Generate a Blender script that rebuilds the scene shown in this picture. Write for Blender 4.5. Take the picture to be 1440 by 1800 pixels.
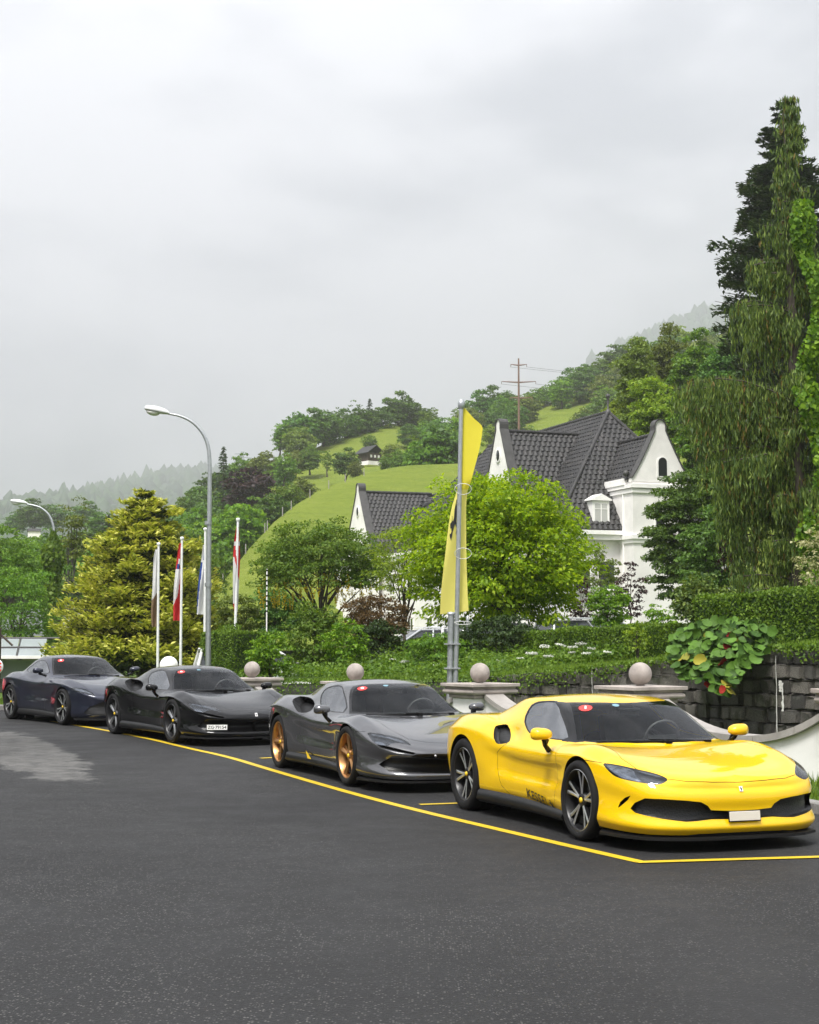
import bpy, bmesh, math, random
import numpy as np
from mathutils import Vector, Matrix
from mathutils.bvhtree import BVHTree
from mathutils.interpolate import poly_3d_calc

for _o in list(bpy.data.objects):
    bpy.data.objects.remove(_o, do_unlink=True)
SC = bpy.context.scene
COL = SC.collection
PI = math.pi

# ------------------------------------------------------------------ camera
CAM_H, CAM_F, HOR = 1.68, 2800.0, 1124.0            # eye height, focal length and horizon row (1440x1800 frame)
PITCH = math.atan((HOR - 900.0) / CAM_F)
cam_d = bpy.data.cameras.new('camera')
cam = bpy.data.objects.new('camera', cam_d)
COL.objects.link(cam)
cam.location = (0, 0, CAM_H)
cam.rotation_euler = (PI / 2 + PITCH, 0, 0)
cam_d.sensor_fit = 'HORIZONTAL'
cam_d.sensor_width = 36.0
cam_d.lens = 36.0 * CAM_F / 1440.0
cam_d.clip_start = 0.1
cam_d.clip_end = 20000
SC.camera = cam

# ------------------------------------------------------------------ sky and sun (overcast)
SUN_EL, SUN_AZ = math.radians(58), math.radians(205)   # soft sun behind the cloud, over the camera's left shoulder
w = bpy.data.worlds.new('World')
SC.world = w
w.use_nodes = True
nt = w.node_tree
nt.nodes.clear()
def wn(t, **kw):
    n = nt.nodes.new(t)
    for k, v in kw.items():
        setattr(n, k, v)
    return n
def wl(a, b):
    nt.links.new(a, b)
out = wn('ShaderNodeOutputWorld')
sky = wn('ShaderNodeTexSky', sky_type='NISHITA')
sky.sun_disc = False
sky.sun_elevation = SUN_EL
sky.sun_rotation = SUN_AZ
bg_sky = wn('ShaderNodeBackground')
bg_sky.inputs['Strength'].default_value = 0.10
wl(sky.outputs[0], bg_sky.inputs[0])
tc = wn('ShaderNodeTexCoord')
mp = wn('ShaderNodeMapping')
mp.inputs['Scale'].default_value = (1.0, 1.0, 2.1)
wl(tc.outputs['Generated'], mp.inputs[0])
n1 = wn('ShaderNodeTexNoise'); n1.inputs['Scale'].default_value = 3.6; n1.inputs['Detail'].default_value = 4.0
n1.inputs['Roughness'].default_value = 0.45
n1.inputs['Distortion'].default_value = 0.25
n2 = wn('ShaderNodeTexNoise'); n2.inputs['Scale'].default_value = 9.0; n2.inputs['Detail'].default_value = 4.0
n2.inputs['Roughness'].default_value = 0.45
wl(mp.outputs[0], n1.inputs['Vector']); wl(mp.outputs[0], n2.inputs['Vector'])
mx = wn('ShaderNodeMix', data_type='FLOAT'); mx.inputs[0].default_value = 0.28
wl(n1.outputs['Fac'], mx.inputs[2]); wl(n2.outputs['Fac'], mx.inputs[3])
rp = wn('ShaderNodeValToRGB')
rp.color_ramp.interpolation = 'EASE'
rp.color_ramp.elements[0].position = 0.40; rp.color_ramp.elements[0].color = (0.56, 0.59, 0.635, 1)
rp.color_ramp.elements[1].position = 0.60; rp.color_ramp.elements[1].color = (1.00, 1.01, 1.045, 1)
wl(mx.outputs[0], rp.inputs[0])
# an overcast sky is brighter overhead than at the horizon: L = a + b * sin(elevation), all the way round
sep = wn('ShaderNodeSeparateXYZ'); wl(tc.outputs['Generated'], sep.inputs[0])
cl = wn('ShaderNodeClamp'); wl(sep.outputs['Z'], cl.inputs[0])
mad = wn('ShaderNodeMath', operation='MULTIPLY_ADD'); wl(cl.outputs[0], mad.inputs[0])
mad.inputs[1].default_value = 0.72; mad.inputs[2].default_value = 0.385
bg_cl = wn('ShaderNodeBackground')
wl(rp.outputs[0], bg_cl.inputs[0]); wl(mad.outputs[0], bg_cl.inputs[1])
ms = wn('ShaderNodeMixShader'); ms.inputs[0].default_value = 0.94
wl(bg_sky.outputs[0], ms.inputs[1]); wl(bg_cl.outputs[0], ms.inputs[2]); wl(ms.outputs[0], out.inputs[0])

sun_d = bpy.data.lights.new('sun', 'SUN')
sun_d.energy = 3.4
sun_d.angle = math.radians(16)
sun_d.color = (1.0, 0.97, 0.92)
sun = bpy.data.objects.new('sun', sun_d)
COL.objects.link(sun)
# the sky node measures its rotation from +Y towards +X
sd = Vector((math.sin(SUN_AZ) * math.cos(SUN_EL), math.cos(SUN_AZ) * math.cos(SUN_EL), math.sin(SUN_EL)))
sun.rotation_euler = sd.to_track_quat('Z', 'Y').to_euler()

vs = SC.view_settings
vs.view_transform = 'Standard'
vs.look = 'None'
vs.exposure = 0.88
vs.gamma = 1.0
vs.use_curve_mapping = False
SC.render.engine = 'CYCLES'
SC.cycles.max_bounces = 8
SC.cycles.transparent_max_bounces = 16
SC.cycles.volume_bounces = 1
HAZE = 0.00034

# ------------------------------------------------------------------ helpers
def P(px, py, Y):
    """world point seen at photo pixel (1440x1800) at distance Y in front of the camera"""
    u = (px - 720.0) / CAM_F; v = (900.0 - py) / CAM_F
    dy = math.cos(PITCH) - math.sin(PITCH) * v
    dz = math.sin(PITCH) + math.cos(PITCH) * v
    t = Y / dy
    return Vector((u * t, Y, CAM_H + dz * t))
def GP(px, py, z=0.0):
    u = (px - 720.0) / CAM_F; v = (900.0 - py) / CAM_F
    d = Vector((u, math.cos(PITCH) - math.sin(PITCH) * v, math.sin(PITCH) + math.cos(PITCH) * v))
    t = (z - CAM_H) / d.z
    return Vector((d.x * t, d.y * t, z))
def interp(x, pts):
    return float(np.interp(x, [p[0] for p in pts], [p[1] for p in pts]))
def pchip(pts):
    """monotone cubic through (x, v) points; returns a vectorised function"""
    xs = np.array([p[0] for p in pts], float); vs_ = np.array([p[1] for p in pts], float)
    o = np.argsort(xs); xs = xs[o]; vs_ = vs_[o]
    h = np.diff(xs); d = np.diff(vs_) / h
    m = np.zeros(len(xs)); m[0] = d[0]; m[-1] = d[-1]
    for i in range(1, len(xs) - 1):
        if d[i - 1] * d[i] > 0:
            w1 = 2 * h[i] + h[i - 1]; w2 = h[i] + 2 * h[i - 1]
            m[i] = (w1 + w2) / (w1 / d[i - 1] + w2 / d[i])
    def f(x):
        x = np.asarray(x, float); xc = np.clip(x, xs[0], xs[-1])
        i = np.clip(np.searchsorted(xs, xc, side='right') - 1, 0, len(xs) - 2)
        t = (xc - xs[i]) / h[i]
        return ((1 + 2 * t) * (1 - t) ** 2 * vs_[i] + t * (1 - t) ** 2 * h[i] * m[i]
                + t * t * (3 - 2 * t) * vs_[i + 1] + t * t * (t - 1) * h[i] * m[i + 1])
    return f
def smin(a, b, k):
    h = np.clip(0.5 + 0.5 * (b - a) / k, 0, 1)
    return b * (1 - h) + a * h - k * h * (1 - h)
def smax(a, b, k):
    return -smin(-np.asarray(a), -np.asarray(b), k)
def sstep(a, b, x):
    t = np.clip((np.asarray(x, float) - a) / (b - a), 0, 1)
    return t * t * (3 - 2 * t)

def tag(o, label=None, cat=None, group=None, kind=None):
    if label: o['label'] = label
    if cat: o['category'] = cat
    if group: o['group'] = group
    if kind: o['kind'] = kind
    return o
def empty(name, loc=(0, 0, 0), rz=0.0, label=None, cat=None, group=None):
    o = bpy.data.objects.new(name, None)
    o.empty_display_size = 0.2
    COL.objects.link(o)
    o.location = loc
    o.rotation_euler = (0, 0, rz)
    return tag(o, label, cat, group)
def obj(name, me, mat=None, parent=None, loc=None, rot=None):
    o = bpy.data.objects.new(name, me)
    COL.objects.link(o)
    if mat is not None and not me.materials:
        for m in (mat if isinstance(mat, (list, tuple)) else [mat]):
            me.materials.append(m)
    if parent is not None: o.parent = parent
    if loc is not None: o.location = loc
    if rot is not None: o.rotation_euler = rot
    return o
def copy_tree(o, parent=None):
    c = o.copy(); COL.objects.link(c); c.parent = parent
    for ch in list(o.children):
        copy_tree(ch, c)
    return c
def mesh_np(name, V, F, mat=None, smooth=False):
    """fast mesh from numpy verts (n,3) and same-size faces (m,k)"""
    V = np.asarray(V, np.float32); F = np.asarray(F, np.int32)
    me = bpy.data.meshes.new(name)
    m, k = F.shape
    me.vertices.add(len(V)); me.vertices.foreach_set('co', V.ravel())
    me.loops.add(m * k); me.loops.foreach_set('vertex_index', F.ravel())
    me.polygons.add(m)
    me.polygons.foreach_set('loop_start', np.arange(0, m * k, k, dtype=np.int32))
    try: me.polygons.foreach_set('loop_total', np.full(m, k, np.int32))
    except Exception: pass
    if smooth: me.polygons.foreach_set('use_smooth', np.ones(m, bool))
    me.update(calc_edges=True)
    if mat is not None: me.materials.append(mat)
    return me
class MB:
    """collects primitive shapes into one mesh"""
    def __init__(s): s.v = []; s.f = []; s.sm = []
    def add(s, V, F, smooth=False):
        b = len(s.v)
        s.v += [tuple(map(float, p)) for p in V]
        s.f += [tuple(b + i for i in q) for q in F]
        s.sm += [smooth] * len(F)
        return s
    def box(s, c, d, rz=0.0, M=None):
        hx, hy, hz = d[0] / 2, d[1] / 2, d[2] / 2
        V = [Vector((x * hx, y * hy, z * hz)) for z in (-1, 1) for y in (-1, 1) for x in (-1, 1)]
        R = M if M is not None else Matrix.Rotation(rz, 3, 'Z')
        V = [R @ p + Vector(c) for p in V]
        return s.add(V, [(0, 2, 3, 1), (4, 5, 7, 6), (0, 1, 5, 4), (2, 6, 7, 3), (0, 4, 6, 2), (1, 3, 7, 5)])
    def bbox(s, c, d, b=0.01, rz=0.0):
        """box with chamfered edges"""
        bm = bmesh.new()
        bmesh.ops.create_cube(bm, size=1.0)
        for v in bm.verts: v.co = Vector((v.co.x * d[0], v.co.y * d[1], v.co.z * d[2]))
        bmesh.ops.bevel(bm, geom=bm.edges[:], offset=b, segments=1, affect='EDGES')
        R = Matrix.Rotation(rz, 3, 'Z')
        bm.verts.index_update()
        s.add([R @ v.co + Vector(c) for v in bm.verts], [[v.index for v in f.verts] for f in bm.faces])
        bm.free()
        return s
    def tube(s, pts, r, n=10, caps=True, smooth=True, closed=False):
        pts = [Vector(p) for p in pts]; m = len(pts)
        rr = r if isinstance(r, (list, tuple)) else [r] * m
        V = []; F = []; pu = None
        for i, p in enumerate(pts):
            if closed: t = (pts[(i + 1) % m] - pts[i - 1]).normalized()
            else: t = (pts[min(i + 1, m - 1)] - pts[max(i - 1, 0)]).normalized()
            if pu is None:
                a = Vector((0, 0, 1)) if abs(t.z) < 0.9 else Vector((1, 0, 0))
                u = t.cross(a).normalized()
            else:
                u = (pu - t * pu.dot(t)).normalized()
            pu = u; wv = t.cross(u)
            for k in range(n):
                a = 2 * PI * k / n
                V.append(p + (u * math.cos(a) + wv * math.sin(a)) * rr[i])
        for i in range(m if closed else m - 1):
            for k in range(n):
                a = i * n + k; b = i * n + (k + 1) % n; j = ((i + 1) % m) * n
                F.append((a, b, j + (k + 1) % n, j + k))
        s.add(V, F, smooth)
        if caps and not closed:
            s.add(V[:n], [tuple(reversed(range(n)))]); s.add(V[-n:], [tuple(range(n))])
        return s
    def lathe(s, prof, n=24, c=(0, 0, 0), axis='Z', smooth=True):
        V = []; F = []; m = len(prof)
        for (r, h) in prof:
            for k in range(n):
                a = 2 * PI * k / n
                if axis == 'Z': q = (r * math.cos(a), r * math.sin(a), h)
                elif axis == 'Y': q = (r * math.cos(a), h, r * math.sin(a))
                else: q = (h, r * math.cos(a), r * math.sin(a))
                V.append((q[0] + c[0], q[1] + c[1], q[2] + c[2]))
        for i in range(m - 1):
            for k in range(n):
                a = i * n + k; b = i * n + (k + 1) % n
                F.append((a, b, b + n, a + n))
        return s.add(V, F, smooth)
    def prism(s, poly, a, b, plane='XZ'):
        """polygon extruded between a and b along the missing axis"""
        n = len(poly)
        def q(p, h):
            return {'XZ': (p[0], h, p[1]), 'XY': (p[0], p[1], h), 'YZ': (h, p[0], p[1])}[plane]
        V = [q(p, a) for p in poly] + [q(p, b) for p in poly]
        F = [tuple(range(n)), tuple(reversed(range(n, 2 * n)))] + [(i, n + i, n + (i + 1) % n, (i + 1) % n) for i in range(n)]
        return s.add(V, F)
    def mesh(s, name, mat=None, M=None):
        me = bpy.data.meshes.new(name)
        V = s.v if M is None else [tuple(M @ Vector(p)) for p in s.v]
        me.from_pydata(V, [], s.f)
        me.polygons.foreach_set('use_smooth', s.sm)
        bm = bmesh.new(); bm.from_mesh(me)
        bmesh.ops.recalc_face_normals(bm, faces=bm.faces[:])
        bm.to_mesh(me); bm.free()
        if mat is not None:
            for m in (mat if isinstance(mat, (list, tuple)) else [mat]): me.materials.append(m)
        return me
    def build(s, name, mat=None, parent=None, loc=None, rot=None):
        return obj(name, s.mesh(name, mat), None, parent, loc, rot)

# ------------------------------------------------------------------ materials
class NT:
    def __init__(s, name):
        s.m = bpy.data.materials.new(name); s.m.use_nodes = True
        s.t = s.m.node_tree; s.t.nodes.clear()
        s.out = s.t.nodes.new('ShaderNodeOutputMaterial')
        s.b = s.t.nodes.new('ShaderNodeBsdfPrincipled')
        s.t.links.new(s.b.outputs[0], s.out.inputs[0])
    def n(s, t, ins=None, **kw):
        q = s.t.nodes.new(t)
        for k, v in kw.items(): setattr(q, k, v)
        for k, v in (ins or {}).items():
            if hasattr(v, 'links'): s.t.links.new(v, q.inputs[k])
            else: q.inputs[k].default_value = v
        return q
    def l(s, a, b): s.t.links.new(a, b)
    def set(s, **kw):
        for k, v in kw.items():
            k = k.replace('_', ' ')
            if hasattr(v, 'links'): s.l(v, s.b.inputs[k])
            else: s.b.inputs[k].default_value = v
        return s
    def noise(s, scale, detail=4, rough=0.55, vec=None, dist=0.0):
        q = s.n('ShaderNodeTexNoise', {'Scale': scale, 'Detail': detail, 'Roughness': rough, 'Distortion': dist})
        if vec is not None: s.l(vec, q.inputs['Vector'])
        return q.outputs['Fac']
    def coord(s, kind='Object'):
        return s.n('ShaderNodeTexCoord').outputs[kind]
    def ramp(s, fac, stops, interp_='LINEAR'):
        q = s.n('ShaderNodeValToRGB'); cr = q.color_ramp; cr.interpolation = interp_
        while len(cr.elements) < len(stops): cr.elements.new(0.5)
        for e, (p, c) in zip(cr.elements, stops):
            e.position = p; e.color = (c[0], c[1], c[2], 1) if hasattr(c, '__len__') else (c, c, c, 1)
        s.l(fac, q.inputs[0]); return q.outputs[0]
    def mix(s, f, a, b, mode='MIX'):
        q = s.n('ShaderNodeMix', data_type='RGBA', blend_type=mode)
        for i, v in ((0, f), (6, a), (7, b)):
            if hasattr(v, 'links'): s.l(v, q.inputs[i])
            else: q.inputs[i].default_value = v if not hasattr(v, '__len__') or len(v) == 4 else (*v, 1)
        return q.outputs[2]
    def math(s, op, a, b=0.0, c=0.0):
        q = s.n('ShaderNodeMath', operation=op)
        for i, v in enumerate((a, b, c)):
            if hasattr(v, 'links'): s.l(v, q.inputs[i])
            else: q.inputs[i].default_value = v
        return q.outputs[0]
    def bump(s, h, strength=0.3, dist=0.01):
        q = s.n('ShaderNodeBump', {'Strength': strength, 'Distance': dist}); s.l(h, q.inputs['Height'])
        s.l(q.outputs[0], s.b.inputs['Normal']); return s
def simple(name, col, rough=0.5, metal=0.0, coat=0.0, var=0.0, scale=6.0, bump=0.0, **kw):
    k = NT(name)
    k.set(Roughness=rough, Metallic=metal, Coat_Weight=coat)
    k.b.inputs['Coat Roughness'].default_value = 0.04
    if var:
        f = k.noise(scale, 5, 0.6, k.coord())
        a = tuple(c * (1 - var) for c in col); b = tuple(min(1, c * (1 + var)) for c in col)
        k.l(k.ramp(f, [(0.3, a), (0.7, b)]), k.b.inputs['Base Color'])
        if bump: k.bump(f, bump, 0.01)
    else:
        k.b.inputs['Base Color'].default_value = (*col, 1)
    for a, v in kw.items(): k.b.inputs[a.replace('_', ' ')].default_value = v
    return k.m
M = {}
# ------------------------------------------------------------------ setting: road, walls, bank, hills, haze
_rz = pchip([(-60, 0), (0, 0), (12, -.03), (16, -.03), (20, -.008), (27, .06), (32, .075), (45, .16), (80, .3)])
def road_z(y): return float(_rz(y))
def asphalt():
    k = NT('asphalt')
    co = k.coord()
    big = k.noise(.28, 4, .6, co)
    mid = k.noise(1.6, 5, .6, co)
    fine = k.math('ADD', k.math('MULTIPLY', k.noise(140, 3, .7, co), .55), k.math('MULTIPLY', k.ramp(k.noise(48, 2, .6, co), [(.42, 0.0), (.62, 1.0)]), .5))
    base = k.ramp(big, [(.35, (.013, .0132, .0136)), (.65, (.024, .0242, .025))])
    base = k.mix(.55, base, k.ramp(mid, [(.3, (.010, .010, .0103)), (.7, (.025, .025, .0255))]))
    base = k.mix(k.math('MULTIPLY', fine, .6), base, (.044, .044, .045))
    vo = k.n('ShaderNodeTexVoronoi', {'Scale': 70.0}); k.l(co, vo.inputs['Vector'])
    sepc = k.n('ShaderNodeSeparateColor'); k.l(vo.outputs['Color'], sepc.inputs[0])
    chip = k.math('MULTIPLY', k.math('GREATER_THAN', sepc.outputs[0], .86), k.math('LESS_THAN', vo.outputs['Distance'], .42))
    base = k.mix(k.math('MULTIPLY', chip, k.math('MULTIPLY', k.noise(.5, 3, .6, co), 1.0)), base, (.20, .195, .185))
    # dried, dusty patch on the left of the lane (a stain with its own outline)
    mpn = k.n('ShaderNodeMapping'); mpn.inputs['Location'].default_value = (5.9, -24.2, 0)
    k.l(co, mpn.inputs[0])
    wob = k.noise(1.3, 8, .72, co)
    mpr = k.n('ShaderNodeMapping'); k.l(mpn.outputs[0], mpr.inputs[0]); mpr.inputs['Rotation'].default_value = (0, 0, math.radians(-20.7))
    vs_ = k.n('ShaderNodeVectorMath', operation='MULTIPLY'); k.l(mpr.outputs[0], vs_.inputs[0]); vs_.inputs[1].default_value = (1.25, .15, 0)
    ln = k.n('ShaderNodeVectorMath', operation='LENGTH'); k.l(vs_.outputs[0], ln.inputs[0])
    d = k.math('ADD', ln.outputs['Value'], k.math('MULTIPLY', wob, 1.5))
    patch = k.ramp(d, [(.0, 1.0), (.52, 1.0), (.70, 0.0)])
    q = k.n('ShaderNodeMapRange'); k.l(d, q.inputs[0]); q.inputs[1].default_value = 1.60; q.inputs[2].default_value = 1.46; q.inputs[3].default_value = 0; q.inputs[4].default_value = .95
    base = k.mix(k.math('MULTIPLY', q.outputs[0], k.ramp(k.noise(3.5, 6, .7, co), [(.35, .35), (.6, 1.0)])), base, (.135, .132, .125))
    # worn wheel tracks along the lane, old repair patches, hair cracks
    mt_ = k.n('ShaderNodeMapping'); k.l(co, mt_.inputs[0]); mt_.inputs['Rotation'].default_value = (0, 0, math.radians(-26)); mt_.inputs['Scale'].default_value = (.55, .05, 1)
    trk = k.noise(1.6, 3, .5, mt_.outputs[0])
    base = k.mix(k.ramp(trk, [(.45, 0.0), (.68, .55)]), base, (.034, .034, .035))
    base = k.mix(k.ramp(k.noise(.11, 3, .5, co), [(.48, 0.0), (.60, .5)]), base, (.014, .014, .0148))
    vc = k.n('ShaderNodeTexVoronoi', {'Scale': .23}, feature='DISTANCE_TO_EDGE')
    vw = k.n('ShaderNodeVectorMath', operation='ADD'); k.l(co, vw.inputs[0])
    nz = k.n('ShaderNodeTexNoise', {'Scale': 1.3, 'Detail': 5.0}); k.l(co, nz.inputs['Vector']); k.l(nz.outputs['Color'], vw.inputs[1]); k.l(vw.outputs[0], vc.inputs['Vector'])
    crk = k.math('MULTIPLY', k.math('LESS_THAN', vc.outputs['Distance'], .0022), k.ramp(k.noise(.35, 2, .5, co), [(.52, 0.0), (.58, .8)]))
    base = k.mix(k.math('MULTIPLY', crk, .35), base, (.012, .012, .012))
    oil = k.noise(.55, 5, .6, co)
    base = k.mix(k.ramp(oil, [(.66, 0.0), (.74, .6)]), base, (.010, .010, .010))
    k.l(base, k.b.inputs['Base Color'])
    rg = k.n('ShaderNodeMapRange'); k.l(mid, rg.inputs[0]); rg.inputs[1].default_value = .3; rg.inputs[2].default_value = .7; rg.inputs[3].default_value = .58; rg.inputs[4].default_value = .80
    k.l(rg.outputs[0], k.b.inputs['Roughness']); k.b.inputs['Specular IOR Level'].default_value = .14
    k.bump(k.math('ADD', fine, k.math('MULTIPLY', vo.outputs['Distance'], .6)), .55, .006)
    return k.m
M['asphalt'] = asphalt()
def line_paint():
    k = NT('line_paint')
    co = k.coord()
    w1 = k.noise(60, 4, .7, co)
    c = k.mix(k.mix(.5, k.ramp(w1, [(.58, 0.0), (.70, 1.0)]), k.ramp(k.noise(5, 5, .7, co), [(.56, 0.0), (.76, .9)])), (.56, .39, .006), (.08, .07, .035))
    k.l(c, k.b.inputs['Base Color']); k.set(Roughness=.55)
    k.bump(w1, .25, .003)
    return k.m
M['line_paint'] = line_paint()
def render_wall():
    k = NT('white_render')
    co = k.coord()
    a = k.noise(1.1, 5, .65, co); b = k.noise(45, 3, .6, co)
    c = k.ramp(a, [(.30, (.66, .65, .62)), (.62, (.80, .79, .77))])
    k.l(c, k.b.inputs['Base Color']); k.set(Roughness=.85); k.bump(b, .12, .004)
    return k.m
M['white_render'] = render_wall()
M['cap_stone'] = simple('cap_stone', (.34, .30, .272), .8, var=.30, scale=4, bump=.25)
M['coping'] = simple('coping', (.30, .28, .26), .8, var=.2, scale=4, bump=.2)
def stone_mat():
    k = NT('wall_stone')
    co = k.coord('Object')
    oi = k.n('ShaderNodeObjectInfo')
    gm = k.n('ShaderNodeNewGeometry')
    a = k.noise(3.5, 6, .7, co); w2 = k.noise(2.2, 4, .6, gm.outputs['Position']); f = k.noise(26, 5, .7, co)
    base = k.ramp(oi.outputs['Random'], [(0, (.08, .075, .067)), (.5, (.17, .158, .138)), (1, (.32, .29, .25))])
    base = k.mix(k.ramp(f, [(.40, 0.0), (.62, .75)]), base, (.030, .030, .030))
    base = k.mix(k.ramp(a, [(.55, 0.0), (.75, .8)]), base, (.20, .20, .185))
    base = k.mix(k.ramp(w2, [(.55, 0.0), (.68, .8)]), base, (.035, .045, .012))
    k.l(base, k.b.inputs['Base Color']); k.set(Roughness=.9); k.bump(k.math('ADD', a, f), 1.0, .06)
    return k.m
M['wall_stone'] = stone_mat()
M['mortar'] = simple('mortar', (.06, .058, .052), .95, var=.4, scale=9)
M['lime'] = simple('lime', (.62, .61, .58), .9, var=.25, scale=30)
def grass_ground(name, c0, c1, sc):
    k = NT(name)
    co = k.coord()
    a = k.noise(sc, 6, .65, co); b = k.noise(sc * 14, 4, .7, co)
    c = k.mix(.5, k.ramp(a, [(.3, c0), (.7, c1)]), k.ramp(b, [(.3, c0), (.75, c1)]))
    k.l(c, k.b.inputs['Base Color']); k.set(Roughness=.9)
    k.b.inputs['Specular IOR Level'].default_value = .15
    k.bump(b, .6, .05)
    return k.m
M['grass'] = grass_ground('grass', (.045, .085, .014), (.085, .135, .022), .6)
M['soil'] = grass_ground('soil', (.03, .035, .012), (.05, .06, .018), 1.2)
def meadow():
    """a steep hay meadow: bands of longer grass and paths worn across the slope"""
    k = NT('meadow')
    co = k.coord()
    mp_ = k.n('ShaderNodeMapping'); k.l(co, mp_.inputs[0]); mp_.inputs['Scale'].default_value = (.03, .03, .30)
    band = k.noise(3.0, 6, .65, mp_.outputs[0], .6)
    a = k.noise(.05, 5, .6, co); b = k.noise(1.3, 5, .7, co)
    c = k.mix(.55, k.ramp(band, [(.32, (.085, .125, .016)), (.55, (.16, .20, .026)), (.70, (.24, .24, .065))]), k.ramp(a, [(.3, (.11, .165, .018)), (.7, (.19, .225, .032))]))
    c = k.mix(.30, c, k.ramp(b, [(.35, (.08, .12, .014)), (.7, (.22, .26, .05))]))
    k.l(c, k.b.inputs['Base Color']); k.set(Roughness=.95)
    k.b.inputs['Specular IOR Level'].default_value = .1
    k.bump(b, .9, .5)
    return k.m
M['meadow'] = meadow()

# ground sheet and road
g = MB(); g.add([(-2750, -600, -.30), (2750, -600, -.30), (2750, 4600, -.30), (-2750, 4600, -.30)], [(0, 1, 2, 3)])
tag(g.build('ground', M['grass']), kind='structure')
WALL = [Vector(p) for p in ((6.9, 11.0), (5.75, 14.6), (5.05, 17.6), (3.1, 21.5), (1.1, 25.0), (-.95, 28.0), (-3.05, 31.0), (-6.2, 35.3), (-11.5, 40.0))]
def offset_line(pl, d):
    r = []
    for i, p in enumerate(pl):
        t = (pl[min(i + 1, len(pl) - 1)] - pl[max(i - 1, 0)]).normalized()
        r.append(p + Vector((-t.y, t.x)) * d)      # left of travel = towards the road
    return r
def resample(pl, n):
    L = [0]
    for a, b in zip(pl, pl[1:]): L.append(L[-1] + (b - a).length)
    s = np.linspace(0, L[-1], n)
    return [Vector((float(np.interp(q, L, [p.x for p in pl])), float(np.interp(q, L, [p.y for p in pl])))) for q in s], L[-1]
def smooth_line(pl, it=3):
    for _ in range(it):
        q = [pl[0]]
        for a, b in zip(pl, pl[1:]): q += [a * .75 + b * .25, a * .25 + b * .75]
        pl = q + [pl[-1]]
    return pl
kerb_pts, _ = resample(smooth_line(offset_line(WALL, 1.35)), 40)
ROADX = 60.0
rd = MB(); V = []; F = []
ys = [-40, -20, -8, 0, 6] + list(np.linspace(8, 60, 40))
kx = lambda y: float(np.interp(y, [p.y for p in kerb_pts], [p.x for p in kerb_pts])) if y >= kerb_pts[0].y else kerb_pts[0].x + (kerb_pts[0].y - y) * .34
for y in ys:
    xr = kx(y) + .02 if y < 40 else kerb_pts[-1].x - (y - 40) * 1.6
    for t in np.linspace(0, 1, 9): V.append((-ROADX + (xr + ROADX) * t, y, road_z(y)))
for i in range(len(ys) - 1):
    for j in range(8): F.append((i * 9 + j, i * 9 + j + 1, i * 9 + 10 + j, i * 9 + 9 + j))
rd.add(V, F, True)
tag(rd.build('road', M['asphalt']), kind='structure')

def ribbon(mb, pts, wd, dz=.004):
    pts = [Vector((p[0], p[1])) for p in pts]; V = []; F = []
    for i, p in enumerate(pts):
        t = (pts[min(i + 1, len(pts) - 1)] - pts[max(i - 1, 0)]).normalized(); n = Vector((-t.y, t.x)) * wd / 2
        if 0 < i < len(pts) - 1:
            a = (pts[i] - pts[i - 1]).normalized(); n = n / max(.5, n.normalized().dot(Vector((-a.y, a.x))))
        for q in (p + n, p - n): V.append((q.x, q.y, road_z(q.y) + dz))
    for i in range(len(pts) - 1): F.append((2 * i, 2 * i + 1, 2 * i + 3, 2 * i + 2))
    mb.add(V, F)
lp = [GP(x, y, -.01) for x, y in ((1130, 1512), (1000, 1483), (870, 1453), (740, 1423), (600, 1388), (470, 1353), (400, 1334))] + [GP(x, y, .05) for x, y in ((330, 1314), (270, 1301), (200, 1288), (140, 1278), (90, 1270))]
lp2 = smooth_line([Vector((p.x, p.y)) for p in lp[1:]], 2)
m1 = MB(); ribbon(m1, [Vector((lp[0].x, lp[0].y))] + lp2, .105)
c0, c1 = GP(1130, 1512, -.01), GP(1440, 1503, -.01)
e_ = (c1 - c0).normalized()
m1b = MB(); ribbon(m1b, [c0 - e_ * .05, c0 + e_ * 2.3], .105, .0075)
tag(m1.build('parking_line', M['line_paint']), kind='structure')
tag(m1b.build('parking_line', M['line_paint']), kind='structure')
for (a, b) in (((738, 1412), (800, 1410)), ((458, 1337), (480, 1336))):
    a3, b3 = GP(*a, -.01), GP(*b, -.01); e2_ = (b3 - a3).normalized()
    m2 = MB(); ribbon(m2, [a3, a3 + e2_ * 2.2], .10, .0075)
    tag(m2.build('parking_line', M['line_paint']), kind='structure')

# kerb stones and the planted verge in front of the white wall
M['kerb'] = simple('kerb', (.20, .195, .185), .85, var=.25, scale=6, bump=.2)
kb = tag(empty('kerb', (0, 0, 0)), kind='structure')
kp, kl = resample(kerb_pts, int(32))
for a, b in zip(kp, kp[1:]):
    d = b - a; mid = (a + b) / 2
    m = MB(); m.bbox((0, 0, 0), (d.length - .012, .15, .30), .015)
    m.build('kerb_stone', M['kerb'], kb, (mid.x, mid.y, road_z(mid.y) - .04), (0, 0, math.atan2(d.y, d.x)))
def strip_mesh(a, b, za, zb_, mat, name):
    m = MB(); n = len(a); V = []; F = []
    for i in range(n):
        V += [(a[i].x, a[i].y, za(i)), (b[i].x, b[i].y, zb_(i))]
    for i in range(n - 1): F.append((2 * i, 2 * i + 1, 2 * i + 3, 2 * i + 2))
    m.add(V, F, True)
    return m.build(name, mat)
va, _ = resample(smooth_line(offset_line(WALL, 1.28)), 50); vb, _ = resample(smooth_line(offset_line(WALL, -2.2)), 50)
tag(strip_mesh(va, vb, lambda i: road_z(va[i].y) + .08, lambda i: road_z(vb[i].y) + .10, M['grass'], 'verge'), kind='structure')

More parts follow.
